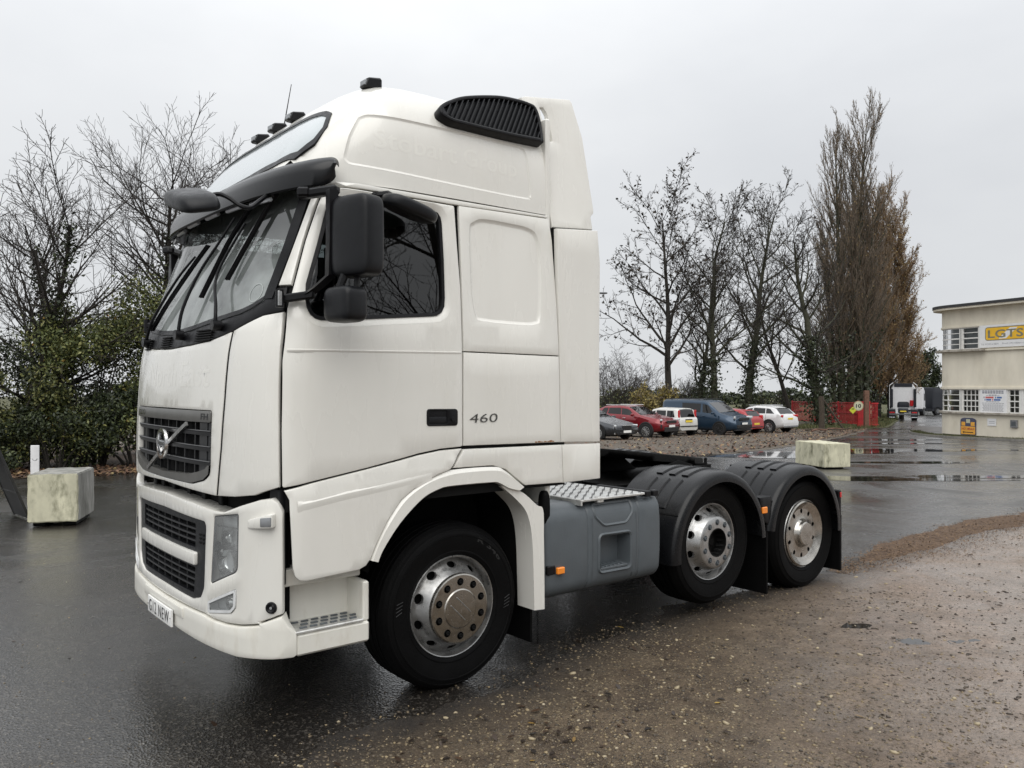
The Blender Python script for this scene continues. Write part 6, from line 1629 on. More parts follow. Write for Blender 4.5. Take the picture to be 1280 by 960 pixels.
M('old_timber', (.055, .042, .030), .9, var=.35, scale=6, bump=.5, stretch=(6, 6, 1)); M('timber_red', (.14, .075, .05), .9, var=.3, scale=6, bump=.4)
x, y = W2(1027, 54); t = thing('timber_post', (x, y, gz(x, y)), FACE, 'thick dark timber post with leaning brace in front of the gate', 'post')
g = G(); g.tube([(0, 0, -.1), (.02, 0, 1.2), (-.02, .02, 2.25)], [.20, .18, .17], 10); g.obj('post_stem', 'old_timber', t)
g = G(); g.tube([(.12, -.05, 2.0), (1.45, -.2, -.05)], [.06, .07], 6); g.obj('brace', 'old_timber', t)
x, y = W2(1083, 60); t = thing('timber_post', (x, y, gz(x, y)), FACE, 'reddish timber post rising behind the red panel', 'post')
g = G(); g.box(-.17, .17, -.15, .15, -.1, 2.75, .03); g.obj('post_stem', 'timber_red', t)
for k, (px, d, l) in enumerate(((1035, 50, 1.4), (1048, 51, 1.0), (1026, 49, .9))):
    x, y = W2(px, d); t = thing('fallen_branch', (x, y, gz(x, y) + .12), FACE + .3*k, ('long bare branch', 'middling bare branch', 'short bare branch')[k] + ' lying on the grass before the red gate', 'branch')
    g = G(); g.tube(smoothline([(-l, 0, 0), (-l*.3, .05, .08), (l*.4, -.04, .02), (l, .05, .12)], 4), [.06]*4 + [.05]*5 + [.03]*4, 6); g.obj('stem', 'timber_red' if k else 'old_timber', t)

# ---- building
M('render_cream', (.70, .65, .54), .85, var=.07, scale=1.5, bump=.15, bscale=9, dirt=(.55, .50, .40), dscale=1.1, dlo=.45, dhi=.8, stretch=(1, 1, .4)); M('frame_white', (.70, .69, .66), .5, var=.05); M('ledge_grey', (.36, .33, .28), .8, var=.25, scale=5, dirt=(.12, .10, .08), dscale=4, dlo=.5, dhi=.75); M('roof_dark', (.03, .03, .032), .7, var=.2)
M('blind', (.25, .26, .265), .8, var=.2, scale=3); M('curtain', (.12, .105, .09), .9, var=.4, scale=9, stretch=(4, 4, .3))
bd = Vector((-.301, -.953)); B0 = (43.54 - bd.x*.62, 15.19 - bd.y*.62); gzb = gz(43.4, 14.8)
BLD = thing('office_building', (B0[0], B0[1], gzb), math.atan2(bd.y, bd.x), 'cream two-storey office building with rounded corner at the right edge', 'building')
RB = 1.3
def bpath(s):
    """plan of the outside wall by length: up the side, round the corner, along the front"""
    side_l = 7.0; al_ = RB*math.pi/2
    if s < side_l: return Vector((0, RB + side_l - s)), Vector((-1, 0))
    s -= side_l
    if s < al_: a = s/RB; return Vector((RB - RB*math.cos(a), RB - RB*math.sin(a))), Vector((-math.cos(a), -math.sin(a)))
    s -= al_; return Vector((RB + s, 0)), Vector((0, -1))
S0_ = 7.0 + RB*math.pi/2 - RB       # path length minus u on the straight front
def su(u): return S0_ + u if u > RB else 7.0 + RB*math.acos(max(-1, min(1, 1 - u/RB)))
def mb(s, z, d=0.):
    p_, n_ = bpath(s); return (p_.x + n_.x*d, p_.y + n_.y*d, z)
path_s = list(np.linspace(0, 7, 6)) + list(np.linspace(7, 7 + RB*math.pi/2, 14))[1:] + list(np.linspace(7 + RB*math.pi/2, 7 + RB*math.pi/2 + 12, 16))[1:]
def band(name, z0, z1, d0, d1, mat, s0=0, s1=99, parent=BLD):
    ss2 = [s for s in path_s if s0 < s < s1]; ss2 = ([s0] if s0 > 0 else [0]) + [s for s in ss2 if s > 0] + ([s1] if s1 < 90 else []); 
    g = G(); g.ring([[mb(s, z0, d0), mb(s, z0, d1), mb(s, z1, d1), mb(s, z1, d0)] for s in ss2]); return g.obj(name, mat, parent)
band('wall', 0.12, 1.22, -.3, 0, 'render_cream'); band('wall', 2.58, 4.42, -.3, 0, 'render_cream'); band('wall', 5.75, 6.62, -.3, 0, 'render_cream'); band('plinth', -.4, .12, -.3, -.03, 'roof_dark')
band('lintel', 2.48, 2.58, -.3, .07, 'render_cream'); band('lintel', 5.66, 5.75, -.3, .05, 'render_cream'); band('sill', 1.22, 1.31, -.3, .16, 'ledge_grey'); band('sill', 4.42, 4.53, -.3, .30, 'ledge_grey', 4.0, su(3.3)); band('sill', 4.42, 4.50, -.3, .10, 'render_cream', su(3.3), 99)
band('roof_slab', 6.62, 6.72, -.4, .42, 'render_cream'); band('roof_edge', 6.72, 6.86, -.5, .46, 'roof_dark')
g = G(); g.add([mb(s, 6.80, .3) for s in path_s] + [(14, 8.3, 6.8)], [tuple(range(len(path_s) + 1))]); g.obj('roof', 'roof_dark', BLD)
g = G(); g.box(.6, 13.5, 2.4, 2.5, 0, 6.6); g.obj('inner_wall', 'curtain', BLD)
g = G(); g.box(.3, 13.5, .35, 8, 3.4, 3.5); g.box(.3, 13.5, .35, 8, .0, .1); g.obj('floor_slab', 'ledge_grey', BLD)
def bwindow(s0, s1, z0, z1, rows, cols, inner, parent=BLD):
    n_ = 7; ss2 = list(np.linspace(s0, s1, n_)); g = G(); fw_ = .05
    g.ring([[mb(s, z0, -.10), mb(s, z0, -.02), mb(s, z0 + fw_, -.02), mb(s, z0 + fw_, -.10)] for s in ss2]); g.ring([[mb(s, z1 - fw_, -.10), mb(s, z1 - fw_, -.02), mb(s, z1, -.02), mb(s, z1, -.10)] for s in ss2])
    for s in (s0, s1 - fw_): g.ring([[mb(s, z, -.10), mb(s, z, -.02), mb(s + fw_, z, -.02), mb(s + fw_, z, -.10)] for z in (z0, z1)])
    w_ = g.obj('window', 'frame_white', parent, ang=30)
    for k in range(1, rows):
        z = z0 + (z1 - z0)*k/rows; g = G(); hh = .030 if k == rows//2 else .018; g.ring([[mb(s, z - hh, -.09), mb(s, z - hh, -.03), mb(s, z + hh, -.03), mb(s, z + hh, -.09)] for s in ss2]); g.obj('glazing_bar', 'frame_white', w_, ang=30)
    for k in range(1, cols):
        s = s0 + (s1 - s0)*k/cols; g = G(); g.ring([[mb(s - .014, z, -.085), mb(s - .014, z, -.035), mb(s + .014, z, -.035), mb(s + .014, z, -.085)] for z in (z0, z1)]); g.obj('glazing_bar', 'frame_white', w_, ang=30)
    g = G(); g.grid(lambda s, z: mb(s, z, -.065), ss2, [z0, z1]); g.obj('pane', 'house_glass', w_)
    g = G(); g.grid(lambda s, z: mb(s, z, -.25), ss2, [z0, z1]); g.obj('blind', inner, w_)
    for s in (s0 - .05, s1 + .05): 
        g = G(); g.ring([[mb(s - .055, z, -.16), mb(s - .055, z, .01), mb(s + .055, z, .01), mb(s + .055, z, -.16)] for z in (z0 - .02, z1 + .02)]); g.obj('mullion', 'frame_white', w_, ang=30)
UP = (4.53, 5.66); LO = (1.31, 2.48)
bwindow(5.2, 7.0, *UP, 4, 3, 'blind'); bwindow(7.15, su(1.78), *UP, 4, 1, 'blind'); bwindow(su(1.92), su(2.86), *UP, 4, 1, 'blind')
bwindow(5.2, 7.0, *LO, 4, 4, 'curtain'); bwindow(7.15, su(1.78), *LO, 4, 3, 'curtain'); bwindow(su(1.92), su(2.88), *LO, 4, 4, 'curtain'); bwindow(su(4.47), su(5.05), *LO, 4, 2, 'curtain')
bwindow(su(5.25), su(6.3), *LO, 4, 4, 'curtain')
band('wall', 1.31, 2.48, -.3, -.0, 'render_cream', su(2.98), su(4.40)); band('wall', 4.5, 5.66, -.3, -.01, 'render_cream', su(2.98), 99); band('wall', 1.31, 2.48, -.3, 0, 'render_cream', su(6.4), 99); band('wall', 1.31, 2.48, -.3, 0, 'render_cream', 0, 5.1); band('wall', 4.5, 5.66, -.3, 0, 'render_cream', 0, 5.1)
bz = BLD.rotation_euler[2]
def bworld(u, v, z): return (B0[0] + math.cos(bz)*u - math.sin(bz)*v, B0[1] + math.sin(bz)*u + math.cos(bz)*v, gzb + z)
M('sign_white', (.74, .74, .74), .5, var=.04); M('sign_gold', (.78, .45, .02), .45, var=.06); M('sign_grey', (.20, .19, .13), .5, var=.2); M('sign_blue', (.06, .14, .36), .5, var=.1); M('sign_pink', (.55, .10, .10), .5, var=.1); M('print_grey', (.30, .30, .32), .6, var=.1); M('navy', (.05, .055, .10), .6, var=.2); M('orange', (.72, .36, .05), .55, var=.1)
t = thing('company_banner', bworld(2.95, -.04, 4.56), bz, 'white banner with yellow rounded LGTS logo across the upper storey', 'sign')
g = G(); g.box(0, 4.2, -.02, .02, 0, 1.12, .006); g.obj('board', 'sign_white', t)
fl0 = lambda a, b, d=0.: (a, -.022 - d, b)
lo_ = rounded([(.32, .34), (2.52, .34), (2.52, 1.02), (.32, 1.02)], .16, 6)
g = G(); g.panel(lo_, fl0, .004, 0, .4); g.obj('logo_border', 'sign_grey', t)
g = G(); g.panel(inset(lo_, .045), lambda a, b, d=0: fl0(a, b, d + .003), .003, 0, .4); g.obj('logo_field', 'sign_gold', t)
g = G(); g.panel([(1.05, .42), (1.45, .42), (2.05, .94), (1.65, .94)], lambda a, b, d=0: fl0(a, b, d + .005), .002, 0, .5); g.obj('logo_flash', 'sign_white', t)
text_on('lettering', 'LGTS', lambda a, b, d=0: fl0(.48 + a, .47 + b, d + .006), 1.86, .40, 'sign_grey', t, .001, bold=.02)
text_on('lettering', 'Tel. 01233 613074', lambda a, b, d=0: fl0(.10 + a, .13 + b, d), .95, .085, 'print_grey', t, .002)
text_on('lettering', 'Email: office@lgts.co.uk', lambda a, b, d=0: fl0(1.25 + a, .13 + b, d), 1.35, .085, 'print_grey', t, .002)
t = thing('notice_board', bworld(2.98, -.03, 1.30), bz, 'white notice board of printed lines between the lower windows', 'sign')
g = G(); g.box(0, 1.42, -.02, .02, 0, 1.17, .005); g.obj('board', 'sign_white', t)
for k, (z, w_, hgt) in enumerate(((1.09, 1.18, .045), (1.00, 1.18, .05), (.90, .45, .03), (.86, .75, .028), (.56, .72, .032), (.485, 1.22, .026))):
    g = G(); n_ = max(3, int(w_/.14)); x = .71 - w_/2
    for q in range(n_): g.box(x + q*w_/n_, x + (q + .82)*w_/n_, -.0225, -.0205, z - hgt/2, z + hgt/2)
    o = g.obj('print_line', 'print_grey' if k > 1 else 'navy', t); o['kind'] = 'stuff'
for x, z, w_, m in ((.30, .77, .44, 'sign_pink'), (.92, .77, .26, 'sign_blue'), (.34, .655, .27, 'sign_blue'), (.75, .655, .36, 'sign_blue'), (.19, .77, .06, 'print_grey'), (.82, .77, .06, 'sign_blue'), (.25, .655, .05, 'sign_blue'), (.66, .655, .05, 'sign_pink')):
    g = G(); g.box(x, x + w_, -.0225, -.0205, z - .042, z + .042); g.obj('print_block', m, t)
for k in range(7):
    g = G(); w_ = 1.16 - .06*(k % 3); n_ = 9
    for q in range(n_): g.box(.71 - w_/2 + q*w_/n_, .71 - w_/2 + (q + .85)*w_/n_, -.0225, -.0205, .40 - .052*k, .422 - .052*k)
    o = g.obj('print_line', 'print_grey', t); o['kind'] = 'stuff'
t = thing('food_sign', bworld(1.85, -.03, .14), bz, 'navy and orange HOT FOOD sign with arrow low on the cream wall', 'sign')
fs = rounded([(0, 0), (.88, 0), (.88, .80), (.70, .87), (.18, .87), (0, .80)], [.02, .02, .08, .1, .1, .08], 4)
g = G(); g.panel(fs, lambda a, b, d=0: (a, -.02 - d, b), .03, .004, .3); g.obj('board', 'navy', t)
g = G(); g.panel([(.03, .03), (.85, .03), (.85, .43), (.03, .43)], lambda a, b, d=0: (a, -.022 - d, b), .002, 0, .5); g.obj('field', 'orange', t)
for x, z in ((.06, .46), (.34, .60), (.60, .46)):
    g = G(); g.box(x, x + .22, -.026, -.02, z, z + .20, .002); g.obj('picture', 'orange' if x != .34 else 'sign_cream', t)
text_on('lettering', 'HOT MEALS', lambda a, b, d=0: (.08 + a, -.024 - d, .25 + b), .72, .12, 'sign_red', t, .002, bold=.02)
g = G(); g.panel([(.12, .13), (.22, .19), (.22, .15), (.74, .15), (.74, .11), (.22, .11), (.22, .07)], lambda a, b, d=0: (a, -.025 - d, b), .002, 0, .5); g.obj('arrow', 'ink', t)
t = thing('small_notice', bworld(3.36, -.02, .66), bz, 'small cream notice plate screwed to the lower wall', 'sign')
g = G(); g.box(0, .48, -.01, .01, 0, .36, .004); g.obj('plate', 'sign_white', t)
for k in range(2):
    g = G(); g.box(.08, .40, -.0125, -.0105, .20 - .08*k, .225 - .08*k); g.obj('print_line', 'print_grey', t)
t = thing('meter_box', bworld(4.62, -.04, .62), bz, 'grey meter box fixed to the lower wall', 'box')
g = G(); g.box(0, .36, -.06, .04, 0, .38, .015); g.obj('case', 'lens_grey', t); g = G(); g.box(.06, .30, -.066, -.058, .08, .30, .006); g.obj('window', 'tank_dark', t)

# ---- lorries up the lane
M('lorry_white', (.66, .66, .67), .4, var=.05); M('lorry_dark', (.012, .014, .020), .35, var=.1); M('lorry_grey', (.10, .105, .11), .5, var=.15)
x, y = W2(1129, 80); rzt = math.atan2(y - CY0, x - CX)
t = thing('white_lorry', (x, y, gz(x, y)), rzt, 'white tractor unit seen from behind, standing far up the lane', 'truck')
def lp(g, nm, m): return g.obj(nm, m, t)
g = G(); g.ring([[(xx, -w_, .95), (xx, -w_, 3.0 + dz), (xx, -w_*.8, 3.35 + dz), (xx, w_*.8, 3.35 + dz), (xx, w_, 3.0 + dz), (xx, w_, .95)] for xx, w_, dz in ((0, 1.02, .0), (.5, 1.08, .12), (2.0, 1.10, -.1))]); lp(g, 'cab', 'lorry_white')
for s_ in (-1, 1):
    g = G(); g.box(-.5, .1, s_*1.22 - .02, s_*1.22 + .02, .9, 3.35, .02); lp(g, 'side_fairing', 'lorry_white'); g = G(); g.box(-.15, .0, s_*1.03 - .12, s_*1.03 + .12, 1.2, 3.0, .02); lp(g, 'dark_gap', 'lorry_dark')
    g = G(); g.tube([(-.45, s_*1.22, 3.35), (.3, s_*.9, 3.62)], .04, 5); lp(g, 'roof_bar', 'lorry_white')
    g = G(); g.lathe([(.3, 0), (.52, .02), (.52, .5), (.3, .5)], (-2.6, -1.2 if s_ < 0 else .7, .52), 'y', 20); lp(g, 'wheel', 'tyre_far')
    g = G(); g.box(-3.3, -1.9, s_*.95 - .30, s_*.95 + .30, 1.02, 1.12, .03); lp(g, 'mudguard', 'lorry_grey'); g = G(); g.box(-3.42, -3.36, s_*.95 - .30, s_*.95 + .30, .25, 1.0, .01); lp(g, 'mudflap', 'lorry_dark')
    g = G(); g.box(-3.50, -3.44, s_*.95 - .22, s_*.95 + .22, .72, .84, .01); lp(g, 'tail_lamp', 'red_lens'); g = G(); g.box(-3.5, -3.45, s_*.95 - .25, s_*.95 + .25, .30, .36, .005); lp(g, 'reflector', 'led')
g = G(); g.panel(rounded([(-.55, 1.15), (.55, 1.15), (.5, 1.75), (-.5, 1.75)], .2, 4), lambda a, b, d=0: (-.03 - d, a, b), .02, .01, .3); lp(g, 'rear_recess', 'lorry_dark')
g = G(); g.box(-.05, .0, -.8, .8, 3.2, 3.55, .02); lp(g, 'deflector_gap', 'lorry_dark')
g = G(); g.tube([(-.15, -.72, 1.35), (-.2, -.75, 1.9)], .16, 10); lp(g, 'coiled_line', 'red_lens')
g = G(); g.box(-3.4, .5, -.45, .45, .75, 1.05, .02); lp(g, 'chassis', 'lorry_dark'); g = G(); g.panel(rounded([(-2.9, -.45), (-1.9, -.45), (-1.9, .45), (-2.9, .45)], .1, 3), lambda a, b, d=0: (a, b, 1.22 + .06*(a + 2.4) + d), .08, .01, .4); lp(g, 'fifth_wheel', 'lorry_grey')
g = G(); g.box(-3.48, -3.43, -1.2, 1.2, .55, .70, .01); lp(g, 'rear_beam', 'lorry_grey'); g = G(); g.box(-3.51, -3.47, -.26, .26, .84, .95, .004); lp(g, 'number_plate', 'plate_yellow')
for px, d, nm, lab, pm in ((1141, 96, 'white_lorry', 'second white lorry cab partly hidden behind the first up the lane', 'lorry_white'), (1166, 98, 'dark_lorry', 'dark lorry standing side-on between white lorries and office building', 'lorry_dark')):
    x, y = W2(px, d); t = thing(nm, (x, y, gz(x, y)), FACE + (.35 if pm == 'lorry_dark' else .9), lab, 'truck')
    w_ = 1.35 if pm == 'lorry_dark' else .75
    g = G(); g.panel(rounded([(-w_, .75), (w_ - .12, .75), (w_, 1.6), (w_ - .35, 2.9), (w_ - .9, 3.25), (-w_, 3.3)], .12, 4), lambda a, b, d_=0: (a, -1.2 - d_, b), 2.4, .04, .5); g.obj('cab', pm, t)
    g = G(); g.panel([(w_ - .75, 1.75), (w_ - .18, 1.75), (w_ - .42, 2.55), (w_ - .75, 2.55)], lambda a, b, d_=0: (a, -1.212 - d_, b), .01, .003, .4); g.obj('side_window', 'headlamp' if pm == 'lorry_dark' else 'car_trim', t)
    for xx in ((-.5, .75) if pm == 'lorry_dark' else (0,)):
        g = G(); g.lathe([(.25, 0), (.5, .0), (.5, .4), (.25, .4)], (xx, -1.2, .5), 'y', 20); wh = g.obj('wheel', 'tyre_far', t); g = G(); g.lathe([(.27, -.01), (.0, .02)], (xx, -1.2, .5), 'y', 16); g.obj('rim', 'lorry_grey', wh)
    g = G(); g.box(w_ - .35, w_ - .05, -1.23, -1.2, .85, 1.0, .01); g.obj('side_lamp', 'led', t); g = G(); g.box(-w_, w_, -1.15, 1.15, .45, .8, .05); g.obj('chassis', 'lorry_dark', t)

# ---- street lamp arm beyond the cab
x, y = W2(738, 44); t = thing('street_lamp', (x, y, gz(x, y)), FACE, 'grey street lamp whose head pokes out behind the cab', 'lamp')
g = G(); g.tube(smoothline([(0, 0, 0), (0, 0, 4.5), (0, 0, 7.3), (.12, 0, 7.62), (.45, 0, 7.72)], 5), [.09]*6 + [.07]*6 + [.05]*9, 8); g.obj('column', 'lens_grey', t)
g = G(); sell(g, (.66, 0, 7.70), .27, .11, .05, .6, .6, 8, 14); g.obj('lantern', 'lorry_grey', t)
# ================================================================== TREES AND SHRUBS
M('bark_dark', (.030, .026, .021), .9, var=.3, scale=5, bump=.5, stretch=(4, 4, .6)); M('twig_dark', (.036, .030, .026), .9, var=.25, scale=3); M('bark_green', (.045, .045, .028), .9, var=.3, scale=5, bump=.5); M('twig_brown', (.165, .130, .097), .9, var=.3, scale=2)
M('twig_russet', (.25, .165, .095), .9, var=.35, scale=1.2)
def foliage_mat(name, stops, rough=.55):
    return island_mat(name, stops, rough)
foliage_mat('ivy_leaf', [(0, (.010, .014, .006)), (.5, (.022, .032, .012)), (1, (.05, .065, .022))])
foliage_mat('hedge_leaf', [(0, (.018, .026, .009)), (.40, (.050, .064, .019)), (.75, (.12, .13, .036)), (1, (.22, .21, .065))])
foliage_mat('laurel_leaf', [(0, (.009, .014, .006)), (.6, (.026, .038, .013)), (1, (.065, .08, .026))])
foliage_mat('olive_leaf', [(0, (.030, .042, .014)), (.35, (.080, .100, .030)), (.75, (.15, .17, .052)), (.985, (.25, .24, .08)), (1, (.40, .20, .03))])
foliage_mat('yellow_leaf', [(0, (.07, .06, .018)), (.5, (.16, .125, .032)), (1, (.30, .235, .06))])
foliage_mat('seed_cluster', [(0, (.018, .014, .011)), (1, (.05, .038, .026))], .9)
foliage_mat('poplar_leaf', [(0, (.12, .075, .035)), (.6, (.22, .14, .06)), (1, (.28, .21, .08))], .8)
foliage_mat('grass_blade', [(0, (.03, .04, .012)), (.6, (.07, .08, .025)), (1, (.14, .12, .05))], .8)

class Tree:
    def __init__(s, seed): s.r = np.random.RandomState(seed); s.br = []
    def grow(s, p, d, L, r, lev, P):
        q = P[lev]; n = q['seg']; pts = [p.copy()]; rad = [r]; d = d/np.linalg.norm(d); stp = L/n
        for k in range(n):
            d = d + s.r.randn(3)*q['wig'] + np.array([0, 0, q['trop']])
            d = d/np.linalg.norm(d); p = p + d*stp; pts.append(p.copy()); rad.append(max(q['rmin'], r*(1 - (k + 1)/n*q['taper'])))
        s.br.append((lev, np.array(pts), np.array(rad)))
        if lev + 1 >= len(P): return
        c = P[lev + 1]; m = c['n'] if isinstance(c['n'], int) else s.r.randint(c['n'][0], c['n'][1] + 1)
        az = s.r.rand()*6.28
        for k in range(m):
            f = c['start'] + (1 - c['start'])*((k + s.r.rand()*.9)/m)**c.get('pw', 1.)
            f = min(f, .985); i = int(f*n); a = f*n - i; b = pts[i]*(1 - a) + pts[i + 1]*a; t = pts[i + 1] - pts[i]; t = t/np.linalg.norm(t)
            az += 2.4 + s.r.randn()*.5; u = np.cross(t, [0, 0, 1.]) if abs(t[2]) < .95 else np.array([1., 0, 0]); u = u/np.linalg.norm(u); v = np.cross(t, u)
            an = R(s.r.uniform(*c['ang'])); side = u*math.cos(az) + v*math.sin(az)
            if c.get('up'): side = side + np.array([0, 0, c['up']])
            nd = t*math.cos(an) + side/np.linalg.norm(side)*math.sin(an)
            ll = L*s.r.uniform(*c['len'])*(1 - c.get('fall', .5)*f); rr = (rad[i]*(1 - a) + rad[i + 1]*a)*s.r.uniform(.45, .65)
            s.grow(b, nd, ll, max(c['rmin'], min(rr, c.get('rmax', 9))), lev + 1, P)
    def meshes(s, levels, sides):
        VV = []; FF = []; o = 0
        groups = {}
        for lev, pts, rad in s.br:
            if lev in levels: groups.setdefault((lev, len(pts)), []).append((pts, rad))
        for (lev, n), L in groups.items():
            k = sides[lev]; P = np.array([a for a, b in L]); Rr = np.array([b for a, b in L])
            T = np.gradient(P, axis=1); T /= np.linalg.norm(T, axis=2, keepdims=True) + 1e-9
            ref = np.where(np.abs(T[:, :1, 2:3]) < .9, np.array([0, 0, 1.]), np.array([1., 0, 0])); ref = np.broadcast_to(ref, T.shape)
            U = np.cross(T, ref); U /= np.linalg.norm(U, axis=2, keepdims=True) + 1e-9; W_ = np.cross(T, U)
            th = np.arange(k)*2*np.pi/k
            V = P[:, :, None] + Rr[:, :, None, None]*(U[:, :, None]*np.cos(th)[None, None, :, None] + W_[:, :, None]*np.sin(th)[None, None, :, None])
            B = len(L); base = o + (np.arange(B)*n*k)[:, None, None] + (np.arange(n - 1)*k)[None, :, None]; a = np.arange(k)[None, None]; b = (np.arange(k) + 1)[None, None] % k
            F = np.stack([base + a, base + b, base + k + b, base + k + a], -1).reshape(-1, 4)
            VV.append(V.reshape(-1, 3)); FF.append(F); o += B*n*k
        return (np.concatenate(VV), np.concatenate(FF)) if VV else None
def leaf_cloud(P, s0, s1, rs_, tilt=1., asp=.6):
    """small folded leaves (two quads each) centred on the points"""
    n = len(P); L = np.array([(-1, 0, 0), (0, asp, .15), (1, 0, -.1), (0, -asp, .15)]); s = rs_.uniform(s0, s1, n)
    A = rs_.randn(n, 3); A /= np.linalg.norm(A, axis=1, keepdims=True); B = rs_.randn(n, 3); B -= A*(A*B).sum(1, keepdims=True); B /= np.linalg.norm(B, axis=1, keepdims=True); Cc = np.cross(A, B)
    V = P[:, None] + s[:, None, None]*(L[None, :, 0:1]*A[:, None] + L[None, :, 1:2]*B[:, None] + L[None, :, 2:3]*Cc[:, None])
    return V.reshape(-1, 3), (np.arange(n)*4)[:, None] + np.arange(4)[None]
def along(br, levels, per_m, spread, rs_, zmax=99, zmin=-9):
    out = []
    for lev, pts, rad in br:
        if lev not in levels: continue
        for i in range(len(pts) - 1):
            l = np.linalg.norm(pts[i + 1] - pts[i]); k = rs_.poisson(l*per_m)
            if k: 
                t = rs_.rand(k, 1); q = pts[i]*(1 - t) + pts[i + 1]*t + rs_.randn(k, 3)*(spread + rad[i]*.8); out.append(q[(q[:, 2] < zmax) & (q[:, 2] > zmin)])
    return np.concatenate(out) if out else np.zeros((0, 3))
def tree(name, loc, seed, P, L, r, lean, sides, bark, twig, label, group, trunk_levels=(0, 1), stems=None, leaf=None, cat='tree'):
    T = Tree(seed)
    for (ox, oy, dx, dy, f) in (stems or [(0, 0, lean[0], lean[1], 1.)]): T.grow(np.array([ox, oy, -.1]), np.array([dx, dy, 1.]), L*f, r*f, 0, P)
    t = thing(name, loc, 0, label, cat, group)
    v = T.meshes(trunk_levels, sides); link('trunk', raw_mesh('trunk', *v, True), bark, t)
    v = T.meshes([k for k in range(len(P)) if k not in trunk_levels], sides)
    if v: link('crown', raw_mesh('crown', *v, True), twig, t)
    rs_ = np.random.RandomState(seed + 1)
    for (nm, levels, per_m, spread, s0, s1, mat, zmax, zmin) in (leaf or []):
        q = along(T.br, levels, per_m, spread, rs_, zmax, zmin)
        if len(q):
            V, F = leaf_cloud(q, s0, s1, rs_); o = link(nm, raw_mesh(nm, V, F, False), mat, t); o['kind'] = 'stuff'
    return t
def lv(seg, wig, trop, taper, rmin, n=0, start=0., ang=(0, 0), ln=(0, 0), **k):
    d = dict(seg=seg, wig=wig, trop=trop, taper=taper, rmin=rmin, n=n, start=start, ang=ang); d['len'] = ln; d.update(k); return d
SD = [8, 5, 4, 3, 3]
ASH = [lv(12, .05, .02, .85, .03), lv(8, .10, .05, .85, .025, (18, 21), .24, (30, 58), (.40, .56), fall=.50, rmax=.12), lv(6, .13, .05, .8, .016, (8, 10), .18, (25, 55), (.34, .50), fall=.4), lv(4, .14, .04, .6, .011, (5, 7), .15, (25, 55), (.32, .5), fall=.3), lv(3, .12, .03, .3, .009, (3, 4), .2, (20, 50), (.35, .55))]
POP = [lv(14, .010, .02, .92, .02), lv(8, .045, .08, .9, .020, (36, 42), .10, (16, 36), (.25, .39), fall=.62, rmax=.10), lv(5, .06, .09, .8, .014, (12, 14), .12, (14, 30), (.28, .46), fall=.4), lv(3, .07, .08, .6, .0100, (8, 10), .12, (12, 28), (.32, .5), fall=.3)]
POPB = [lv(12, .012, .03, .92, .02), lv(8, .06, .07, .9, .018, (38, 42), .04, (20, 40), (.24, .36), fall=.58, rmax=.09), lv(5, .08, .07, .8, .013, (13, 15), .10, (15, 38), (.32, .5), fall=.35), lv(3, .08, .07, .6, .0105, (10, 12), .1, (15, 35), (.35, .5), fall=.3)]
BARE = [lv(9, .05, .02, .75, .03), lv(9, .07, .030, .9, .011, (15, 18), .38, (28, 72), (.42, .62), fall=.25, rmax=.05), lv(7, .09, .05, .8, .0065, (11, 14), .10, (22, 52), (.32, .54), fall=.4), lv(4, .10, .05, .6, .0050, (6, 8), .12, (25, 50), (.26, .42), fall=.3)]
FAN = [lv(9, .05, .02, .75, .03), lv(9, .08, .035, .9, .010, (26, 30), .50, (30, 80), (.34, .50), fall=.15, rmax=.04), lv(7, .10, .05, .8, .0055, (12, 14), .08, (22, 52), (.32, .54), fall=.4), lv(4, .10, .05, .6, .0042, (6, 8), .12, (25, 50), (.28, .42), fall=.3)]
SEED = [('seed_bunches', (3, 4), 1.1, .10, .06, .17, 'seed_cluster', 99, 3)]
SEEDL = [('seed_bunches', (3, 4), .40, .10, .06, .15, 'seed_cluster', 99, 4)]
IVY = [('ivy', (0,), 190, .12, .06, .14, 'ivy_leaf', 5.5, 0)]
GRT = 'bare trees behind the parked cars'
def tr(px, d): x, y = W2(px, d); return (x, y, gz(x, y))
tree('bare_tree', tr(838, 61), 21, ASH, 15.6, .30, (.0, .0), SD, 'bark_dark', 'twig_dark', 'bare tree hung with dark seed bunches, leftmost behind the red car', GRT, leaf=SEED)
tree('bare_tree', tr(897, 62.5), 22, ASH, 15.8, .30, (-.14, .10), SD, 'bark_green', 'twig_dark', 'slim leaning bare tree with ivied foot behind the blue van', GRT, leaf=SEEDL + IVY)
tree('bare_tree', tr(934, 66), 23, ASH, 17.3, .36, (.02, -.02), SD, 'bark_green', 'twig_dark', 'tall straight bare tree with dark ivied trunk right of the blue van', GRT, leaf=SEEDL + [('ivy', (0,), 260, .16, .07, .15, 'ivy_leaf', 7, 0)])
tree('bare_tree', tr(868, 66), 24, ASH, 12.5, .22, (.06, -.05), SD, 'bark_green', 'twig_dark', 'shorter forked bare tree between the two tall ones behind the silver hatchback', GRT, leaf=[('ivy', (0,), 220, .18, .07, .15, 'ivy_leaf', 5, 0)])
tree('bare_tree', tr(1028, 63), 25, [ASH[0], dict(ASH[1], ang=(35, 72), start=.12)] + ASH[2:], 14.5, .42, (-.10, .06), SD, 'bark_green', 'twig_dark', 'spreading ivy-clad tree with arching limbs behind the dark timber post', GRT, leaf=[('ivy', (0,), 420, .28, .07, .16, 'ivy_leaf', 7, 0), ('ivy', (1,), 22, .12, .06, .13, 'ivy_leaf', 6, 0)])
tree('bare_tree', tr(990, 70), 29, ASH, 14.0, .22, (-.12, .12), SD, 'bark_dark', 'twig_dark', 'thin bare tree behind the white off-road car', GRT)
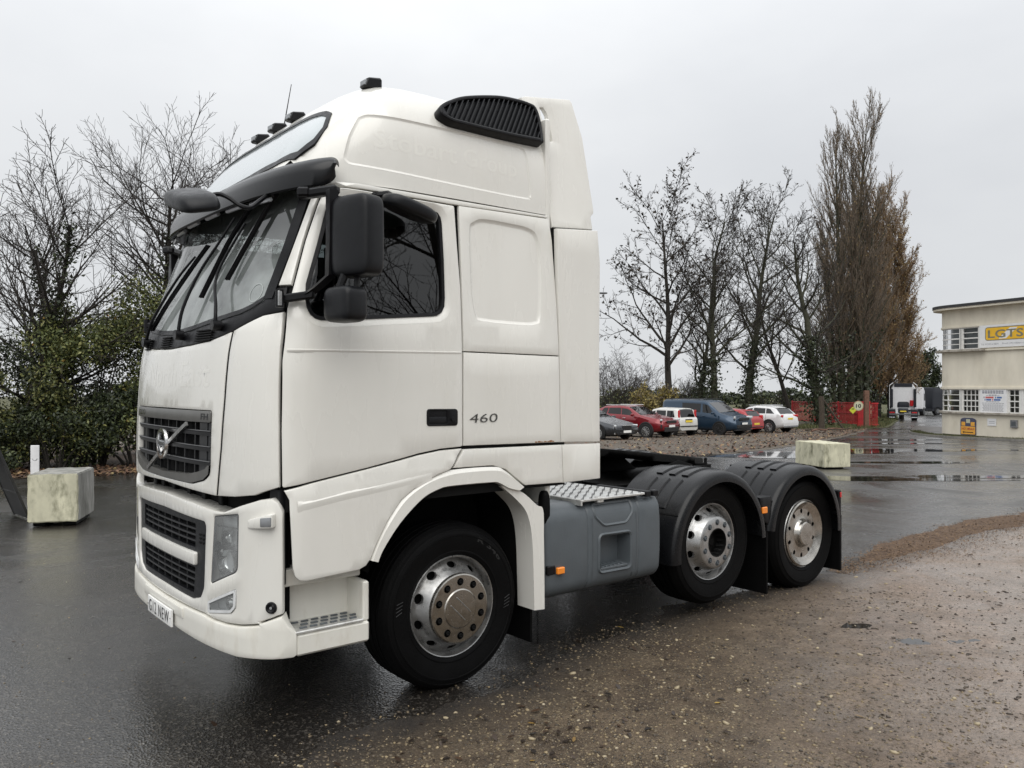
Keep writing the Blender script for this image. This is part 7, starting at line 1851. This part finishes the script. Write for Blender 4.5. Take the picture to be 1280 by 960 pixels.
tree('poplar', tr(1062, 70), 26, POP, 24.5, .40, (0, 0), SD, 'bark_green', 'twig_brown', 'tallest slender bare poplar rising behind the red gate', 'poplars by the lane', stems=[(0, 0, .010, -.008, 1.05), (-.5, .4, -.005, .004, .97), (.6, -.5, .018, -.014, .92), (1.1, -.9, .03, -.025, .76), (-1.0, .8, -.03, .024, .66)], leaf=[('ivy', (0,), 90, .35, .08, .17, 'ivy_leaf', 8, 0), ('last_leaves', (2, 3), .5, .06, .04, .08, 'poplar_leaf', 99, 5)])
tree('poplar', tr(1097, 82), 27, POPB, 22.0, .36, (0, 0), SD, 'bark_dark', 'twig_russet', 'broad russet-brown poplar beside the lane, right of the tallest one', 'poplars by the lane', stems=[(0, 0, .005, -.004, 1.), (-1.0, .8, -.01, .01, .93), (1.0, -.8, .012, -.01, .92), (1.9, -1.5, .016, -.014, .72), (.4, .5, .0, .0, .85)], leaf=[('last_leaves', (2, 3), 2.2, .08, .05, .10, 'poplar_leaf', 99, 1)])
x, y, z = tr(1160, 150); tree('far_tree', (x, y, z), 28, [ASH[0], dict(ASH[1], start=.1, ang=(30, 60)), ASH[2], ASH[3]], 9., .25, (0, 0), SD, 'bark_dark', 'twig_dark', 'distant dark evergreen tree beyond the lorries', 'trees beyond the lorries', leaf=[('foliage', (1, 2, 3), 9., .25, .12, .28, 'laurel_leaf', 99, 0)])
x, y, z = tr(1142, 140); tree('far_tree', (x, y, z), 31, [ASH[0], dict(ASH[1], start=.1, ang=(30, 60)), ASH[2], ASH[3]], 7., .22, (0, 0), SD, 'bark_dark', 'twig_dark', 'lower distant evergreen tree just left of the farthest one', 'trees beyond the lorries', leaf=[('foliage', (1, 2, 3), 9., .25, .12, .26, 'laurel_leaf', 99, 0)])
# scrub behind the cars
SHR = [lv(5, .12, .05, .7, .012), lv(5, .14, .06, .7, .010, (9, 12), .1, (20, 55), (.45, .7), fall=.3), lv(4, .14, .04, .5, .008, (7, 9), .15, (25, 55), (.35, .55), fall=.3), lv(3, .12, .03, .4, .007, (4, 6), .15, (25, 55), (.35, .55))]
def shrub(name, loc, seed, h, r0, nst, label, group, leaf, twig='twig_dark', cat='shrub'):
    rs_ = np.random.RandomState(seed); st = [(rs_.randn()*r0*.35, rs_.randn()*r0*.35, rs_.randn()*.35, rs_.randn()*.35, rs_.uniform(.7, 1.)) for _ in range(nst)]
    return tree(name, loc, seed, SHR, h, .045, (0, 0), [5, 3, 3, 3], 'bark_dark', twig, label, group, (0,), st, leaf, cat)
GS = 'scrub behind the parked cars'
shrub('yellow_bush', tr(806, 57), 41, 2.7, 1.6, 7, 'yellow-leaved bush behind the red off-road car', GS, [('foliage', (1, 2, 3), 7., .10, .06, .12, 'yellow_leaf', 9, .3)], 'twig_brown')
for k, (px, d, h, lab) in enumerate(((766, 60, 5.0, 'tall bare scrub at the cab edge behind the grey saloon'), (784, 66, 4.2, 'bare scrub left of the yellow bush'), (853, 72, 3.4, 'low bare scrub behind the silver hatchback'), (975, 78, 2.6, 'low dark scrub beyond the white off-road car'), (826, 70, 3.0, 'bare scrub right of the yellow bush'))):
    shrub('bare_scrub', tr(px, d), 50 + k, h, 2.2, 8, lab, GS, [('foliage', (2, 3), .9, .10, .05, .11, 'hedge_leaf', 3, 0)])
# hedge line on the horizon
def hedge_mass(name, A, B, h, wd, n, s0, s1, mat, label, seed):
    rs_ = np.random.RandomState(seed); t = rs_.rand(n); q = rs_.randn(n)*wd; A, B = np.array(A), np.array(B); dirv = (B - A)/np.linalg.norm(B - A); nr = np.array([-dirv[1], dirv[0]])
    xy = A + (B - A)*t[:, None] + nr*q[:, None]; L = np.linalg.norm(B - A); env = h*(.65 + .22*np.sin(t*L*.35 + seed) + .13*np.sin(t*L*.9 + 2*seed)); z = gz_np(xy[:, 0], xy[:, 1]) + env*rs_.rand(n)**.7
    V, F = leaf_cloud(np.stack([xy[:, 0], xy[:, 1], z], 1), s0, s1, rs_); o = link(name, raw_mesh(name, V, F, False), mat); return tag(o, label, 'hedge', kind='stuff')
hedge_mass('far_hedge', (60, 190), (230, 60), 4.2, 2.0, 16000, .25, .6, 'laurel_leaf', 'low dark hedge line along the horizon beyond the field', 3)
hedge_mass('far_hedge', (30, 60), (66, 41), 1.9, .8, 9000, .08, .2, 'hedge_leaf', 'low brown-green hedge bottom behind the parked cars', 5)

hedge_mass('back_hedge', (-10, 23.5), (13, 24.5), 3.4, .7, 16000, .05, .11, 'laurel_leaf', 'dense dark thicket closing the view behind the left hedge', 7)
# ---- left side: bare trees and evergreen hedge
GL = 'bare trees over the left hedge'
LIVY = [('ivy', (0,), 230, .09, .03, .075, 'ivy_leaf', 6.3, 0)]
tree('hedge_tree', (5.45, 19.6, gz(5.4, 19.6)), 61, FAN, 7.6, .15, (-.02, .0), SD, 'bark_dark', 'twig_dark', 'ivied bare tree with fanned upswept twigs rising behind the front mirror', GL, leaf=LIVY)
tree('hedge_tree', (7.0, 20.2, gz(7, 20)), 62, FAN, 7.2, .13, (.03, .0), SD, 'bark_dark', 'twig_dark', 'bare tree whose twig tips show beside the sun visor', GL, leaf=LIVY)
tree('hedge_tree', (3.4, 20.3, gz(3.4, 20)), 63, [BARE[0], dict(BARE[1], start=.3)] + BARE[2:], 5.9, .13, (-.12, .0), SD, 'bark_dark', 'twig_dark', 'bare twiggy tree between the ivied one and the left edge', GL, leaf=LIVY)
tree('hedge_tree', (1.6, 19.8, gz(1.6, 19.8)), 64, [BARE[0], dict(BARE[1], start=.25)] + BARE[2:], 6.4, .13, (.10, -.02), SD, 'bark_dark', 'twig_dark', 'bare leaning tree at the left edge of the picture', GL, leaf=LIVY[:1])
tree('hedge_tree', (-.6, 20.8, gz(-.6, 20.8)), 65, [BARE[0], dict(BARE[1], start=.25)] + BARE[2:], 6.8, .13, (.16, .02), SD, 'bark_dark', 'twig_dark', 'bare tree reaching in from beyond the left edge', GL)
def bushy(name, loc, rx, ry, h, n, s0, s1, mat, label, seed, group='evergreen shrubs of the left hedge', lobes=34):
    """shrub: stems, and leaves gathered in uneven clumps on an irregular shell"""
    rs_ = np.random.RandomState(seed); t = thing(name, loc, 0, label, 'shrub', group)
    C_ = np.stack([rs_.uniform(-1, 1, lobes)*rx, rs_.uniform(-1, 1, lobes)*ry, h*(.12 + .80*rs_.rand(lobes)**.85)], 1); C_[:, :2] *= np.sqrt(np.clip(1.12 - (C_[:, 2:3]/h)**2.2, .08, 1)); sz = rs_.uniform(.16, .55, lobes)*min(rx, h*.5)*.85
    pick = rs_.randint(0, lobes, n); A = rs_.randn(n, 3); A /= np.linalg.norm(A, axis=1, keepdims=True); rad = sz[pick]*(.45 + .6*rs_.rand(n)**.5)*(1 + .30*rs_.randn(n)); P = C_[pick] + A*rad[:, None]*np.array([1, 1, .85]); P = P[P[:, 2] > .02]
    V, F = leaf_cloud(P, s0, s1, rs_, asp=.5); o = link('foliage', raw_mesh('foliage', V, F, False), mat, t); o['kind'] = 'stuff'
    g = G()
    for k in range(min(lobes, 18)): g.tube(smoothline([(C_[k, 0]*.25, C_[k, 1]*.25, -.05), (C_[k, 0]*.5, C_[k, 1]*.5, C_[k, 2]*.5), tuple(C_[k])], 4), [.03 - .0025*q for q in range(9)], 5)
    g.obj('stems', 'bark_dark', t, ang=60); return t
HB = [(1.2, 19.0, 1.9, 1.0, 2.5, 9000, 'hedge_leaf', 'dark laurel shrub at the left edge above the leaf litter'), (3.3, 19.1, 1.6, 1.1, 4.3, 14000, 'olive_leaf', 'yellow-green leafy shrub in the middle of the left hedge'), (5.4, 19.2, 1.6, 1.1, 5.4, 17000, 'olive_leaf', 'tall olive-green shrub beside the truck front'), (4.3, 18.5, 1.7, .8, 2.0, 10000, 'laurel_leaf', 'dark low laurel in front of the olive shrub'), (7.2, 19.5, 1.7, 1.1, 6.2, 15000, 'olive_leaf', 'tall green shrub seen under the sun visor'), (2.4, 18.4, 1.4, .8, 1.6, 8000, 'laurel_leaf', 'low dark shrub over the litter behind the marker post'), (-1.2, 19.3, 2.2, 1.2, 2.9, 9000, 'hedge_leaf', 'green shrub just beyond the left edge'), (6.0, 18.1, 1.2, .7, 1.3, 5000, 'laurel_leaf', 'low dark shrub hard beside the truck grille'), (9.0, 20.0, 2.0, 1.2, 4.2, 9000, 'laurel_leaf', 'dark shrub behind the cab windscreen'), (2.2, 20.6, 2.2, .8, 3.6, 9000, 'laurel_leaf', 'dark ivy-green shrub standing behind the hedge trees')]
for k, (x, y, rx, ry, h, n, m, lab) in enumerate(HB): bushy('hedge_shrub', (x, y, gz(x, y)), rx, ry, h, int(n*1.35), .028, .062, m, lab, 70 + k)
# ---- trees behind the photographer, mirrored in the side window and paint
GBK = 'bare trees behind the photographer'
src = None
for k, (x, y, s_, a) in enumerate(((3.5, -17, 1.35, .3), (8.5, -19, 1.5, 1.9), (-1.5, -21, 1.4, 4.0), (14, -17, 1.45, 5.1))):
    if k == 0: src = tree('yard_tree', (x, y, 0), 81, [BARE[0], dict(BARE[1], start=.3)] + BARE[2:], 8.5, .17, (0, 0), SD, 'bark_dark', 'twig_dark', 'bare tree across the yard, mirrored in the door window', GBK); t = src
    else:
        t = src.copy(); COL.objects.link(t)
        for ch in src.children: c = ch.copy(); COL.objects.link(c); c.parent = t
    t['label'] = ('nearest bare tree', 'tallest bare tree', 'leftmost bare tree', 'rightmost bare tree')[k] + ' across the yard, mirrored in the door window'; t.location = (x, y, 0); t.scale = (s_,)*3; t.rotation_euler = (0, 0, a)
for k, (x, y, rx, h) in enumerate(((0, -20, 4.5, 3.6), (7, -21, 4.5, 4.2), (14, -20, 4.5, 3.4), (-7, -19, 4.5, 3.8))):
    bushy('yard_shrub', (x, y, 0), rx, 1.5, h, 6000, .08, .18, 'laurel_leaf', ('middle dark', 'tallest dark', 'low dark', 'leftmost dark')[k] + ' shrub mass across the yard behind the photographer', 95 + k, 'shrubs behind the photographer')
# ---- grass tufts on the verges
def tufts(name, P, h0, h1, label):
    n = len(P); k = 3; rs_ = np.random.RandomState(8); h = rs_.uniform(h0, h1, n); a = rs_.rand(n)*6.28; b = rs_.randn(n, 2)*.35
    base = np.stack([P[:, 0], P[:, 1], gz_np(P[:, 0], P[:, 1]) + .015], 1); w_ = .012 + h*.05; dv = np.stack([np.cos(a)*w_, np.sin(a)*w_, 0*a], 1); tip = base + np.stack([b[:, 0]*h, b[:, 1]*h, h], 1)
    V = np.stack([base - dv, base + dv, tip], 1).reshape(-1, 3); o = link(name, raw_mesh(name, V, np.arange(3*n).reshape(-1, 3), False), 'grass_blade'); return tag(o, label, 'grass', kind='stuff')
rs_ = np.random.RandomState(12)
u = rs_.rand(9000); x = 50 + 45*u**1.4; yl = np.interp(x, [50, 54, 58.5, 64, 76, 95], [24.2, 24.6, 25.6, 27.9, 33, 42.2]); P = np.stack([x, yl + rs_.rand(9000)*(2.0 + 4*(x < 60))], 1)
tufts('verge_grass', P, .08, .30, 'rough green grass on the verge before the red gate')
q = rs_.rand(5000); kx = np.interp(q, np.linspace(0, 1, len(kb)), [a for a, b in kb]); ky = np.interp(q, np.linspace(0, 1, len(kb)), [b for a, b in kb]); P = np.stack([kx + .2 + 1.3*rs_.rand(5000), ky], 1)
tufts('forecourt_grass', P, .05, .16, 'short green grass strip along the foot of the office building')
